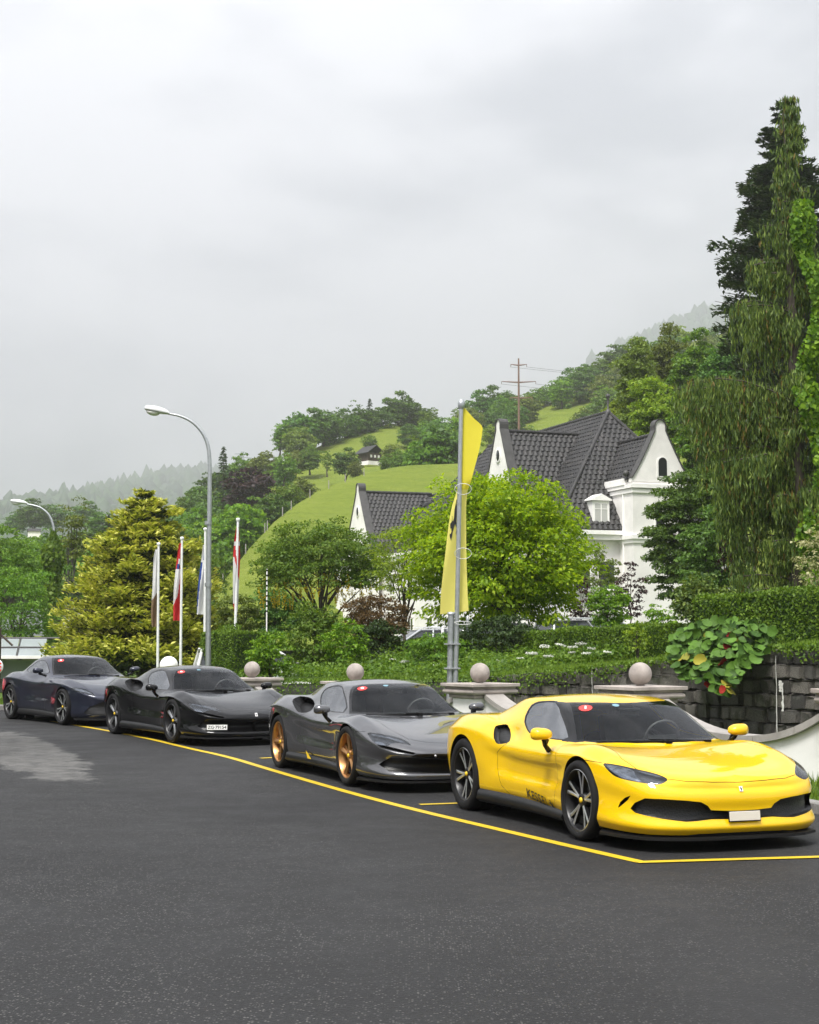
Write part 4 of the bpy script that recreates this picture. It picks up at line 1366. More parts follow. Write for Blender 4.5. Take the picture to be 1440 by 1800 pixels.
def ex(pts, k):
    c = sum((Vector(p) for p in pts), Vector((0, 0, 0))) / len(pts)
    return [tuple(c + (Vector(p) - c) * k) for p in pts]
ANY = lambda c: True
BERL.update(axle=1.3, Rf=.34, Wf=.25, Rr=.36, Wr=.305, half=.972, mirror=(.68, 1.01, .862), stalk=(.60, .90, .715), cabin=(-.05, .0), header=.37, cowl=1.07,
    sill_flare=.03, sill_mat='carbon', lip_z=(.10, .122), dents=[((-.40, .85, .80), (.20, .16, .10), .045)])
_win = [(-.276,.741,.95),(-.335,.66,1.07),(-.25,.625,1.105),(-.064,.60,1.118),(.125,.56,1.124),(.551,.705,.899),(.70,.755,.815),(.442,.795,.812),(.012,.806,.833),(-.126,.787,.877)]
BERL['features'] = dict(
    ws_outer=[(.39,-.02,1.125),(.375,.12,1.126),(.30,.32,1.126),(.18,.515,1.125),(.774,.724,.804),(.93,.56,.796),(1.05,.25,.793),(1.085,-.02,.79)],
    ws=[(.41,-.02,1.115),(.395,.12,1.116),(.32,.32,1.116),(.215,.50,1.112),(.775,.700,.812),(.91,.55,.81),(1.02,.25,.808),(1.055,-.02,.806)],
    win=_win, win_outer=ex(_win, 1.07),
    pillar=[(.23,.48,1.118),(.26,.46,1.128),(.84,.68,.812),(.80,.735,.798),(.715,.772,.798),(.64,.79,.80),(.05,.60,1.118),(.135,.545,1.126)],
    head=[(1.669,.913,.682),(1.778,.861,.679),(1.995,.762,.65),(2.101,.682,.63),(2.187,.623,.605),(2.235,.600,.580),(2.234,.65,.55),(2.215,.7,.539),(2.193,.734,.541),(2.084,.825,.556),(1.96,.881,.571),(1.875,.905,.588),(1.784,.919,.629)],
    head_n=(.75, .55, .35),
    lamps=[[(1.70,.90,.675),(1.80,.855,.67),(1.97,.775,.645),(2.03,.79,.60),(2.13,.78,.555),(2.0,.86,.575),(1.88,.895,.60),(1.80,.905,.635)],
           [(2.0,.755,.645),(2.10,.685,.63),(2.19,.63,.603),(2.16,.655,.598),(2.03,.745,.625)]],
    openings=[('grille', [(2.053,.853,.341),(2.092,.832,.39),(2.18,.788,.432),(2.272,.673,.430),(2.336,.498,.418),(2.355,.372,.403),(2.355,.312,.371),(2.353,.281,.336),(2.358,.146,.327),(2.361,-.008,.324),(2.374,-.008,.257),(2.362,.287,.264),(2.353,.419,.253),(2.341,.503,.250),(2.272,.675,.272),(2.178,.789,.295),(2.098,.836,.311)],
                 (1, .25, 0), (-.09, 0, 0), lambda c: c.x > 1.8 and c.z < .5, 'join', 0, 'grille'),
              ('air_slit', [(1.925,.900,.335),(1.945,.890,.383),(2.0,.871,.424),(2.06,.853,.445),(2.03,.860,.410),(1.985,.875,.375),(1.946,.892,.345)], (.5, .9, 0), (-.03, -.03, 0), lambda c: c.x > 1.8 and c.z < .5, 'pair', 0, 'black_matt'),
              ('side_intake', [(-.706,.873,.849),(-.728,.844,.871),(-.686,.77,.889),(-.567,.783,.878),(-.36,.868,.765),(-.339,.897,.735),(-.499,.923,.706),(-.575,.929,.722)], (0, .9, .4), (-.03, -.06, -.02), lambda c: c.x < 0 and c.z > .6, 'pair', 1, 'grille')],
    gaps=[([(2.225,.600,.583),(2.285,.466,.564),(2.314,.238,.554),(2.316,.0,.55)], (1, 0, .6), lambda c: c.x > 1.5),
          ([(1.995,.762,.652),(1.769,.779,.72),(1.3,.69,.79),(1.0,.62,.795)], (.1, 0, 1), lambda c: c.x > .6 and c.z > .5),
          ([(1.40,.958,.688),(1.672,.913,.682)], (.2, 1, .3), lambda c: c.x > .6),
          ([(.72,.80,.80),(.80,.90,.66),(.79,.9,.45),(.74,.9,.24)], (0, 1, .1), lambda c: c.y > .5),
          ([(-.36,.85,.72),(-.545,.924,.62),(-.54,.92,.472),(-.448,.909,.315),(-.30,.9,.24)], (0, 1, .1), lambda c: c.y > .5)])
STRA.update(axle=1.325, Rf=.343, Wf=.255, Rr=.349, Wr=.315, half=.978, mirror=(.62, 1.02, .842), stalk=(.60, .905, .70), cabin=(-.05, .0), header=.33, cowl=1.12,
    sill_flare=.03, sill_mat='carbon', gapf=.03, lip_z=(.10, .122), dents=[((-.45, .80, .86), (.25, .16, .10), .03)])
_win = [(-.25,.76,.90),(-.394,.687,.979),(-.43,.63,1.05),(-.244,.605,1.095),(.045,.58,1.112),(.236,.613,1.05),(.70,.745,.815),(.401,.783,.81),(.218,.789,.819),(-.05,.785,.85)]
STRA['features'] = dict(
    ws_outer=[(.34,-.02,1.145),(.31,.15,1.143),(.25,.38,1.13),(.26,.49,1.112),(.339,.553,1.076),(.446,.608,.999),(.787,.728,.797),(.90,.60,.79),(1.07,.327,.787),(1.14,.134,.782),(1.15,-.02,.78)],
    ws=[(.37,-.02,1.13),(.34,.15,1.13),(.29,.36,1.115),(.30,.46,1.095),(.37,.525,1.06),(.47,.58,.99),(.77,.69,.815),(.87,.58,.81),(1.03,.32,.806),(1.10,.134,.80),(1.115,-.02,.797)],
    win=_win, win_outer=ex(_win, 1.08),
    head=[(1.775,.885,.638),(1.966,.77,.619),(2.05,.638,.597),(2.14,.556,.565),(2.30,.515,.50),(2.22,.613,.528),(2.172,.711,.530),(2.178,.775,.497),(2.076,.868,.513),(1.981,.885,.555)],
    head_n=(.7, .45, .55),
    lamps=[[(1.83,.86,.627),(1.97,.775,.612),(2.06,.66,.59),(2.16,.575,.556),(2.2,.59,.535),(2.06,.70,.575),(1.92,.83,.60)],
           [(1.99,.87,.55),(2.06,.81,.55),(2.15,.77,.515),(2.08,.85,.515)]],
    openings=[('grille', [(2.09,.845,.295),(2.14,.805,.335),(2.221,.765,.372),(2.365,.60,.382),(2.42,.402,.372),(2.43,.161,.35),(2.43,-.01,.345),(2.445,-.01,.195),(2.437,.169,.198),(2.383,.478,.215),(2.232,.78,.226)],
                 (1, .25, 0), (-.10, 0, 0), lambda c: c.x > 1.8 and c.z < .5, 'join', 0, 'grille'),
              ('air_slot', [(2.075,.868,.515),(2.181,.765,.497),(2.292,.65,.466),(2.387,.514,.430),(2.385,.545,.413),(2.285,.695,.440),(2.150,.841,.482)], (.8, .6, .1), (-.04, -.02, 0), lambda c: c.x > 1.8, 'pair', 0, 'black_matt'),
              ('side_intake', [(-.997,.878,.897),(-1.047,.80,.930),(-1.12,.70,.945),(-.90,.67,.945),(-.52,.735,.90),(-.40,.80,.84),(-.342,.864,.772),(-.568,.924,.755),(-.698,.927,.793),(-.861,.907,.855)], (.1, .8, .55), (-.04, -.12, -.08), lambda c: c.x < 0 and c.z > .6, 'pair', 1, 'black_satin')],
    panels=[('nose_band', [(2.387,.512,.426),(2.437,.18,.412),(2.445,-.01,.408),(2.44,-.01,.35),(2.425,.18,.355),(2.418,.38,.374),(2.37,.58,.384)], (1, .1, 0), lambda c: c.x > 1.8 and c.z < .5, 'join', 0, 'black_gloss')],
    gaps=[([(2.146,.479,.565),(2.223,.366,.54),(2.26,.243,.529),(2.29,.0,.52)], (1, 0, .8), lambda c: c.x > 1.5),
          ([(2.146,.50,.565),(1.8,.63,.68),(1.4,.67,.76),(1.0,.63,.79)], (.1, 0, 1), lambda c: c.x > .6 and c.z > .4),
          ([(1.50,.965,.621),(1.77,.886,.640)], (.2, 1, .3), lambda c: c.x > .6),
          ([(.72,.80,.80),(.80,.90,.66),(.79,.9,.45),(.74,.9,.24)], (0, 1, .1), lambda c: c.y > .5),
          ([(-.40,.86,.76),(-.542,.932,.70),(-.537,.924,.494),(-.353,.912,.336),(-.28,.9,.24)], (0, 1, .1), lambda c: c.y > .5)])
ROMA.update(axle=1.335, Rf=.34, Wf=.245, Rr=.35, Wr=.285, half=.975, mirror=(.30, 1.02, 1.0), stalk=(.34, .86, .90), cabin=(-.55, .10), header=-.08, cowl=.70,
    sill_mat='black_satin', lip_z=(.11, .145))
_win = [(-.47,.60,1.205),(-.20,.63,1.13),(-.02,.68,1.04),(.171,.745,.945),(-.2,.785,.945),(-.646,.792,.955),(-1.05,.73,.99),(-1.0,.68,1.07),(-.78,.62,1.165)]
ROMA['features'] = dict(
    ws_outer=[(-.07,-.02,1.26),(-.10,.2,1.255),(-.17,.40,1.245),(-.25,.52,1.235),(-.12,.575,1.17),(.10,.65,1.06),(.34,.715,.93),(.50,.55,.93),(.64,.25,.925),(.69,-.02,.92)],
    ws=[(-.04,-.02,1.245),(-.07,.2,1.24),(-.13,.38,1.23),(-.19,.49,1.215),(-.08,.545,1.155),(.12,.62,1.05),(.33,.68,.945),(.47,.53,.945),(.60,.25,.94),(.65,-.02,.938)],
    win=_win, win_outer=ex(_win, 1.07),
    head=[(1.634,.917,.711),(1.811,.788,.703),(1.952,.704,.667),(2.108,.628,.594),(2.147,.624,.567),(1.97,.813,.603),(1.777,.894,.638)],
    head_n=(.7, .5, .5),
    lamps=[[(1.70,.89,.695),(1.83,.795,.69),(1.96,.72,.655),(2.10,.64,.59),(1.99,.745,.625),(1.8,.86,.66)]],
    openings=[('grille', [(2.02,.80,.24),(2.10,.72,.36),(2.22,.50,.45),(2.29,.2,.48),(2.31,-.01,.48),(2.32,-.01,.21),(2.28,.4,.20),(2.15,.68,.205)], (1, .25, 0), (-.03, 0, 0), lambda c: c.x > 1.7 and c.z < .55, 'join', 0, 'grille')],
    gaps=[([(2.14,.62,.575),(2.22,.45,.575),(2.28,.2,.57),(2.29,.0,.57)], (1, 0, .6), lambda c: c.x > 1.5),
          ([(1.95,.70,.67),(1.5,.72,.80),(1.0,.68,.86),(.65,.6,.89)], (.1, 0, 1), lambda c: c.x > .3 and c.z > .5),
          ([(.17,.80,.90),(.38,.9,.66),(.384,.904,.364),(.36,.9,.24)], (0, 1, .1), lambda c: c.y > .5),
          ([(-.80,.83,.92),(-.92,.93,.70),(-.88,.93,.5),(-.75,.9,.27)], (0, 1, .1), lambda c: c.y > .5)])

def feats_yellow(root, skin, og):
    sticker(og, root, .40, -.43, .064, 'sticker_red', '1', math.radians(-25))
    sticker(og, root, .44, -.14, .034, 'sticker_blue')
    plate(root, (2.405, 0.0, .285), .285, .075, 'plate_blank', None, math.radians(-5))
    badge(root, (2.350, 0, .497), .030, .042, 'sticker_white', (1, 0, .35))
    def onside(x, z, off=.009):
        h = skin.bvh.ray_cast(Vector((x, 2, z)), Vector((0, -1, 0)))
        return (x, -(h[0].y + off), z)
    me = text_mesh('KESSEL', .118, 'lettering', .0018)
    xs = [v.co.x for v in me.vertices]; k = .48 / (max(xs) - min(xs))
    for v in me.vertices:
        t = v.co.x * k
        v.co = Vector(onside(.335 + t, .268 - .055 * (t / .25) * .45 + v.co.y * .95))
    obj('lettering', me, M['ink'], root)
    obj('horse_mark', poly_mesh('horse_mark', HORSE, lambda x, y: onside(.615 + x * .095, .196 + y * .07), M['ink']), None, root)
    bar = MB(); bar.add([onside(.588, .205), onside(.592, .205), onside(.592, .285), onside(.588, .285)], [(0, 1, 2, 3)]); bar.build('divider_mark', M['ink'], root)
def feats_grey(root, skin, og):
    sticker(og, root, .40, -.42, .062, 'sticker_red', '8', math.radians(-10))
    sticker(og, root, .42, -.12, .034, 'sticker_blue')
    ca_ = MB(); ca_.lathe([(0, .004), (.012, .002), (.014, 0)], 12, axis='X', c=(2.437, -.30, .395)); ca_.build('front_camera', M['alloy_silver'], root)
    pt = MB()
    pt.add([(-.30, -.918, .30), (-.24, -.915, .205), (-.12, -.905, .20), (-.20, -.915, .26)], [(0, 1, 2, 3)]); pt.build('sill_accent', M['yellow_part'], root)
def feats_black(root, skin, og):
    sticker(og, root, .40, -.42, .062, 'sticker_red', '6', math.radians(-10))
    sticker(og, root, .42, -.12, .034, 'sticker_blue')
    plate(root, (2.335, -.62, .275), .31, .078, 'plate_white', 'ZG\u00b779154', math.radians(-4), math.radians(-24))
    badge(root, (2.415, 0, .458), .040, .056, 'sticker_white', (1, 0, .5))
def feats_navy(root, skin, og):
    sticker(og, root, .0, -.43, .062, 'sticker_red', '4', math.radians(-10))

car_y, _s = build_car(BERL, 'sports_car', 'bright yellow low sports car, nearest of the parked row, with KESSEL lettering on its sill', 'car', (1.89, 15.312, -.03, 20.1), M['paint_yellow'], None, 'twin_dark', 'yellow_part', 'sports cars parked in a row', feats_yellow)
car_g, _s = build_car(dict(STRA, mirror_m=M['paint_grey']), 'sports_car', 'dark grey metallic sports car with gold wheels', 'car', (-.34, 20.246, -.008, 21.9), M['paint_grey'], None, 'gold', 'black_gloss', 'sports cars parked in a row', feats_grey)
car_b, _s = build_car(dict(STRA, mirror_m=M['paint_black']), 'sports_car', 'gloss black sports car with white number plate ZG 79154', 'car', (-3.599, 26.912, .06, 30.5), M['paint_black'], None, 'star_grey', 'red_part', 'sports cars parked in a row', feats_black)
car_n, _s = build_car(dict(ROMA, mirror_m=M['paint_navy']), 'sports_car', 'dark navy blue coupe parked behind the black sports car', 'car', (-6.53, 31.821, .075, 34.7), M['paint_navy'], None, 'twin_silver', 'black_gloss', 'sports cars parked in a row', feats_navy)
# ------------------------------------------------------------------ the white house with dark tiled roofs
def roof_tile_mat():
    k = NT('roof_tile')
    gi = k.n('ShaderNodeNewGeometry')
    a = k.noise(.7, 5, .65, k.coord())
    c = k.ramp(gi.outputs['Random Per Island'], [(0, (.014, .0135, .0135)), (.5, (.021, .020, .020)), (1, (.034, .031, .030))])
    c = k.mix(k.ramp(a, [(.5, 0.0), (.8, .5)]), c, (.032, .031, .027))
    k.l(c, k.b.inputs['Base Color']); k.set(Roughness=.55)
    return k.m
M['roof_tile'] = roof_tile_mat()
M['roof_under'] = simple('roof_under', (.012, .012, .012), .9)
M['lead'] = simple('lead', (.05, .048, .046), .5, var=.3, scale=3)
M['house_white'] = simple('house_white', (.78, .755, .73), .85, var=.10, scale=.9)
M['trim_white'] = simple('trim_white', (.82, .80, .775), .8, var=.04, scale=2)
M['window_glass'] = simple('window_glass', (.03, .035, .04), .06, coat=.3)
M['curtain'] = simple('curtain', (.42, .42, .40), .9)
M['dark_opening'] = simple('dark_opening', (.012, .014, .014), .5)
HA = math.radians(20)
HO = (11.06, 88.0)
house = empty('house', (HO[0], HO[1], 0), HA, 'white house with dark tiled hipped roofs and a gabled tower', 'house')
ZE, ZR = 7.4, 14.3                # eaves and main ridge
def hp(name, mb, mat, par=None):
    return mb.build(name, M[mat], par or house)
# walls
wl_ = MB(); wl_.box((0, 9.5, (ZE - .1) / 2), (10.6, 27.6, ZE - .1)); hp('wall', wl_, 'house_white')
def roof_plane(pts, name='roof', course=.34, tw=.31):
    """pts: eave start, eave end, then the upper points; tiles laid in courses over a dark deck"""
    pts = [Vector(p) for p in pts]
    e = (pts[1] - pts[0]).normalized(); n = None
    for q in pts[2:]:
        c = e.cross(q - pts[0])
        if c.length > .1: n = c.normalized(); break
    if n.z < 0: n = -n
    s = n.cross(e).normalized()
    if s.z < 0: s = -s
    poly = [((p - pts[0]).dot(e), (p - pts[0]).dot(s)) for p in pts]
    dk = MB(); dk.add([p for p in pts], [tuple(range(len(pts)))])
    ro = hp(name, dk, 'roof_under')
    V = []; F = []; b = 0
    y0 = min(p[1] for p in poly); y1 = max(p[1] for p in poly); x0_ = min(p[0] for p in poly); x1_ = max(p[0] for p in poly)
    rw = 0; y = y0 - .04
    while y < y1:
        x = x0_ - tw * (.5 if rw % 2 else 0)
        while x < x1_:
            if in_poly((x + tw * .5, y + course * .5), poly):
                h0, h1 = .060 + random.uniform(-.006, .006), .03
                L_ = course * 1.18
                for (xx, yy, hh) in ((x + .008, y, h0 - .02), (x + tw * .5, y, h0 + .02), (x + tw - .008, y, h0 - .02), (x + .008, y + L_, h1 - .02), (x + tw * .5, y + L_, h1 + .015), (x + tw - .008, y + L_, h1 - .02), (x + .008, y + .005, .005), (x + tw - .008, y + .005, .005)):
                    V.append(pts[0] + e * xx + s * yy + n * hh)
                F += [(b, b + 1, b + 4, b + 3), (b + 1, b + 2, b + 5, b + 4), (b + 6, b + 7, b + 2, b), (b, b + 2, b + 1, b + 1)][:3]
                b += 8
            x += tw
        y += course; rw += 1
    me = bpy.data.meshes.new('roof_tiles'); me.from_pydata([tuple(v) for v in V], [], F); me.materials.append(M['roof_tile'])
    o = obj('roof_tiles', me, None, ro); o['kind'] = 'stuff'
    return ro
def ridge(a, b, r=.13, name='ridge_cap'):
    a = Vector(a); b = Vector(b); n = max(2, int((b - a).length / .38)); m = MB()
    for i in range(n):
        p = a.lerp(b, i / n); q = a.lerp(b, (i + 1.06) / n)
        m.tube([p, q], [r, r * .86], 7, caps=True)
    return hp(name, m, 'roof_tile')
W = 5.5; F0 = -4.7; V1 = 17.0; V2 = 23.3
apex = (0, 0, ZR); rend = (0, V1, ZR)
ec = [(-W, F0, ZE), (W, F0, ZE), (W, V2, ZE), (-W, V2, ZE)]
roof_plane([ec[0], ec[1], apex])                                  # front hip
roof_plane([(-W, V1, ZE), ec[0], apex, rend])                     # long left slope
roof_plane([(-W, V2, ZE), (-W, V1, ZE), rend])
roof_plane([(-W, V2, ZE), rend, (0, V2, 11.9)])
roof_plane([ec[1], (W, V2, ZE), (0, V2, 11.9), rend, apex])       # right slope
roof_plane([(-W, 34, ZE), (-W, V2, ZE), (0, V2, 11.9), (0, 34, 11.9)])
rb_ = MB(); rb_.add([(W, V2, ZE), (W, 34, ZE), (0, 34, 11.9), (0, V2, 11.9)], [(0, 1, 2, 3)]); rb_.add([(-W, 34, ZE), (W, 34, ZE), (0, 34, 11.9)], [(0, 1, 2)]); hp('roof', rb_, 'roof_under')
wb2 = MB(); wb2.box((0, 28.5, (ZE - .1) / 2), (10.6, 10.3, ZE - .1)); hp('wall', wb2, 'house_white')
ridge(apex, rend); ridge(rend, (0, V2, 11.95)); ridge((0, V2, 11.95), (0, 34, 11.95)); ridge(apex, (-W, F0, ZE + .05)); ridge(apex, (W, F0, ZE + .05))
fn = MB(); fn.lathe([(.0, .95), (.10, .9), (.13, .8), (.10, .7), (.04, .6), (.06, .5), (.04, .1), (.12, 0), (.16, -.1)], 12, c=(0, 0, ZR + .1)); hp('finial', fn, 'lead')
# snow guard rail on the roof
sg = MB()
for (u0, u1) in ((-2.9, 2.9),):
    z = ZE + 2.55; v = F0 + (z - ZE) / (ZR - ZE) * (-F0) - .12
    sg.tube([(u0, v, z + .12), (u1, v, z + .12)], .022, 5)
    for u in np.linspace(u0, u1, 12): sg.tube([(u, v + .1, z - .02), (u, v, z + .14)], .02, 4)
hp('snow_guard', sg, 'lead')
# cornice under the eaves
co_ = MB(); co_.box((0, F0 + .05, ZE - .18), (11.1, .5, .22)); co_.box((0, F0 + .12, ZE - .42), (10.9, .4, .26)); co_.box((-W + .05, 9, ZE - .18), (.5, 27, .22)); co_.box((-W + .12, 9, ZE - .42), (.4, 26.8, .26)); hp('cornice', co_, 'trim_white')

def gable_outline(hw, z0, zsh, zap):
    """curved gable with a small rounded head"""
    p = [(-hw, z0), (-hw, zsh)]
    for t in np.linspace(0, 1, 7)[1:]:
        x = -hw + (hw - .32) * t; z = zsh + (zap - .55 - zsh) * (t ** 1.25 * .6 + t * .4)
        p.append((x, z))
    p += [(-.30, zap - .5), (-.30, zap - .25)] + [(.30 * math.cos(a), zap - .25 + .30 * math.sin(a)) for a in np.linspace(PI, 0, 9)[1:-1]] + [(.30, zap - .25), (.30, zap - .5)]
    for t in np.linspace(0, 1, 7)[::-1][:-1]:
        x = hw - (hw - .32) * t; z = zsh + (zap - .55 - zsh) * (t ** 1.25 * .6 + t * .4)
        p.append((x, z))
    p += [(hw, zsh), (hw, z0)]
    q = [p[0]]
    for a in p[1:]:
        if math.hypot(a[0] - q[-1][0], a[1] - q[-1][1]) > 1e-3: q.append(a)
    return q
def prism_tri(m, poly, a, b, plane):
    """concave outline extruded: caps triangulated"""
    bm = bmesh.new()
    f = bm.faces.new([bm.verts.new((p[0], p[1], 0)) for p in poly])
    bmesh.ops.triangulate(bm, faces=[f]); bm.verts.index_update()
    tr = [[v.index for v in q.verts] for q in bm.faces]; bm.free()
    fn_ = {'XZ': lambda p, h: (p[0], h, p[1]), 'YZ': lambda p, h: (h, p[0], p[1])}[plane]
    n = len(poly)
    m.add([fn_(p, a) for p in poly] + [fn_(p, b) for p in poly], [tuple(t) for t in tr] + [tuple(i + n for i in reversed(t)) for t in tr] + [(i, (i + 1) % n, n + (i + 1) % n, n + i) for i in range(n)])
def gable_coping(poly, a, b, plane, dz=.05):
    m = MB(); q = [p for p in poly if True][1:-1]
    fn_ = {'XZ': lambda p, h: (p[0], h, p[1]), 'YZ': lambda p, h: (h, p[0], p[1])}[plane]
    V = []; F = []
    for i, p in enumerate(q):
        t = Vector(q[min(i + 1, len(q) - 1)]) - Vector(q[max(i - 1, 0)]); t.normalize(); nn = Vector((-t.y, t.x))
        p2 = (p[0] + nn.x * dz, p[1] + nn.y * dz)
        V += [fn_(p, a), fn_(p2, a), fn_(p2, b), fn_(p, b)]
    for i in range(len(q) - 1):
        for j in range(4): F.append((i * 4 + j, i * 4 + (j + 1) % 4, i * 4 + 4 + (j + 1) % 4, i * 4 + 4 + j))
    m.add(V, F)
    return m
def arch_window(u, v, z, w_, h_, nrm, blind=False):
    """arched opening on a wall facing -v ('v') or -u ('u')"""
    pts = [(-w_ / 2, 0), (w_ / 2, 0)] + [(w_ / 2 * math.cos(a), h_ - w_ / 2 + w_ / 2 * math.sin(a)) for a in np.linspace(0, PI, 11)]
    out_ = [(x * 1.35, (zz + .12) * 1.10 - .18) for x, zz in pts]
    m = MB(); fr = MB()
    if nrm == 'v':
        prism_tri(fr, [(u + a, z + b) for a, b in out_], v - .03, v + .02, 'XZ'); prism_tri(m, [(u + a, z + b) for a, b in pts], v - .034, v + .02, 'XZ')
    else:
        prism_tri(fr, [(u + a, z + b) for a, b in out_], v - .03, v + .02, 'YZ'); prism_tri(m, [(u + a, z + b) for a, b in pts], v - .034, v + .02, 'YZ')
    wo = hp('window', m, 'dark_opening'); hp('frame', fr, 'trim_white', wo)
    return wo
# tower
TU, TV0, TV1 = 1.62, -5.85, -.4; TZ = 9.85
tw_ = MB(); tw_.box((0, (TV0 + TV1 + 3) / 2, TZ / 2), (2 * TU, TV1 + 3 - TV0, TZ)); hp('tower_wall', tw_, 'house_white')
gp = gable_outline(TU + .06, TZ - .02, TZ + .15, 13.05)
gm = MB(); prism_tri(gm, gp, TV0 - .02, TV0 + .35, 'XZ'); hp('gable', gm, 'house_white')
hp('gable_coping', gable_coping(gp, TV0 - .10, TV0 + .42, 'XZ'), 'lead')
roof_plane([(-TU - .1, 2.6, TZ + .1), (-TU - .1, TV0 + .3, TZ + .1), (0, TV0 + .3, 12.35), (0, 2.6, 12.35)])
roof_plane([(TU + .1, TV0 + .3, TZ + .1), (TU + .1, 2.6, TZ + .1), (0, 2.6, 12.35), (0, TV0 + .3, 12.35)])
ridge((0, TV0 + .3, 12.4), (0, 1.5, 12.4))
for z, ex_ in ((9.60, .16), (9.35, .08), (6.95, .14), (6.75, .07)):
    m = MB(); m.box((0, (TV0 + TV1) / 2, z), (2 * TU + 2 * ex_, TV1 - TV0 + 2 * ex_, .2)); hp('string_course', m, 'trim_white')
pm = MB(); pm.box((-TU - .10, (TV0 + TV1) / 2 + .3, 9.86), (.22, TV1 - TV0 - .6, .34)); hp('parapet', pm, 'trim_white')
arch_window(.12, TV0 - .02, 10.15, .50, .98, 'v'); arch_window(-.05, TV0, 7.35, .50, .95, 'v')
kn = MB(); kn.lathe([(0, .18), (.12, .12), (.17, 0), (.12, -.12), (0, -.18)], 12, c=(-TU - .15, TV0 + .45, TZ + .42)); hp('knob', kn, 'lead')
for (u, v) in ((-TU - .10, TV1 - .35), (-TU - .02, F0 - .12)):
    dp = MB(); dp.tube([(u, v, 9.4), (u - .02, v, 5.0), (u, v, .6)], .055, 7); dp.box((u, v, 7.0), (.16, .16, .22)); hp('downpipe', dp, 'trim_white')
# dormer with a small pediment on the front hip
def dormer(u, zb):
    z0 = zb; v = F0 + .30
    d = MB(); d.box((u, v + .8, z0 + .72), (.98, 1.7, 1.44)); do = hp('dormer', d, 'trim_white')
    pd_ = MB(); prism_tri(pd_, [(u - .60, z0 + 1.46), (u + .60, z0 + 1.46), (u + .60, z0 + 1.52), (u, z0 + 1.82), (u - .60, z0 + 1.52)], v - .16, v + 1.7, 'XZ'); hp('pediment', pd_, 'trim_white', do)
    gl_ = MB(); gl_.box((u - .19, v - .062, z0 + .72), (.32, .02, 1.12)); gl_.box((u + .19, v - .062, z0 + .72), (.32, .02, 1.12)); hp('pane', gl_, 'curtain', do)
    fr = MB(); fr.box((u, v - .075, z0 + .72), (.05, .03, 1.2)); fr.box((u, v - .075, z0 + 1.02), (.72, .025, .035)); hp('window_bar', fr, 'trim_white', do)
dormer(-2.75, ZE + .05)
# left cross wing with its own gable
def cross_wing(vc, hw, zr, u0, u1, z_e, head=.95):
    roof_plane([(u0 + .2, vc - hw, z_e), (u1 - (-u1 if False else 0) - 0.0, vc - hw, z_e), (u1 + 4.3, vc, zr), (u0 + .2, vc, zr)])
    rbk = MB(); rbk.add([(u0 + .2, vc + hw, z_e), (u1, vc + hw, z_e), (u1 + 4.3, vc, zr), (u0 + .2, vc, zr)], [(0, 1, 2, 3)]); hp('roof', rbk, 'roof_under')
    ridge((u0 + .2, vc, zr + .04), (u1 + 4.4, vc, zr + .04))
    g_ = [(vc + a, b) for a, b in gable_outline(hw + .06, z_e - 7.0, z_e + .1, zr + head)]
    m = MB(); prism_tri(m, g_, u0 - .05, u0 + .35, 'YZ'); hp('gable', m, 'house_white')
    hp('gable_coping', gable_coping(g_, u0 - .12, u0 + .42, 'YZ'), 'lead')
    lz = MB(); lz.lathe([(0, -.06), (.20, -.06), (.22, 0)], 18, c=(u0 - .05, vc, zr - 1.35), axis='X'); lo = hp('oval_window', lz, 'dark_opening')
    for v in lo.data.vertices: v.co.z = (v.co.z - (zr - 1.35)) * 1.5 + zr - 1.35
    fr2 = MB(); fr2.lathe([(.22, -.05), (.30, -.07), (.33, .02)], 18, c=(u0 - .05, vc, zr - 1.35), axis='X'); fo = hp('frame', fr2, 'trim_white', lo)
    for v in fo.data.vertices: v.co.z = (v.co.z - (zr - 1.35)) * 1.4 + zr - 1.35
cross_wing(1.95, 3.1, 13.2, -5.75, -4.6, ZE + .3, .62)
cross_wing(26.2, 3.3, 11.9, -6.0, -5.0, ZE - .2, .55)
# skylights on the long left slope
sl_ = Vector((W, 0, ZR - ZE)).normalized()
for (v, f) in ((11.5, .55), (14.0, .45), (16.2, .62), (18.4, .42)):
    c = Vector((-W + W * f, v, ZE + (ZR - ZE) * f * (1 if v < 15 else .93)))
    m = MB(); Rm = Matrix((sl_, Vector((0, 1, 0)), sl_.cross(Vector((0, 1, 0))))).transposed()
    m.box(c + Rm @ Vector((0, 0, .10)), (1.05, .62, .10), M=Rm); so = hp('skylight', m, 'trim_white')
    g2 = MB(); g2.box(c + Rm @ Vector((0, 0, .155)), (.85, .44, .02), M=Rm); hp('pane', g2, 'window_glass', so)
# windows in the long white side wall
for v in (-2.5, .5, 3.5, 8, 11, 14, 17.5, 21, 29, 31.5):
    for z in (1.6, 4.6):
        m = MB(); m.box((-5.31, v, z + .7), (.05, .95, 1.45)); wo = hp('window', m, 'window_glass'); fr = MB()
        for (dv, dz, a, b) in ((-.5, .7, .1, 1.6), (.5, .7, .1, 1.6), (0, 0, 1.1, .1), (0, 1.45, 1.1, .1), (0, .7, .05, 1.4)): fr.box((-5.33, v + dv, z + dz), (.07, a, b))
        hp('frame', fr, 'trim_white', wo)
for u in (-4.0, -2.6):
    m = MB(); m.box((u, F0 - .0, 5.0), (.9, .06, 1.5)); wo = hp('window', m, 'window_glass'); fr = MB()
    for (du, dz, a, b) in ((-.48, 0, .1, 1.6), (.48, 0, .1, 1.6), (0, -.75, 1.06, .1), (0, .75, 1.06, .1)): fr.box((u + du, F0 - .01, 5.0 + dz), (a, .09, b))
    hp('frame', fr, 'trim_white', wo)

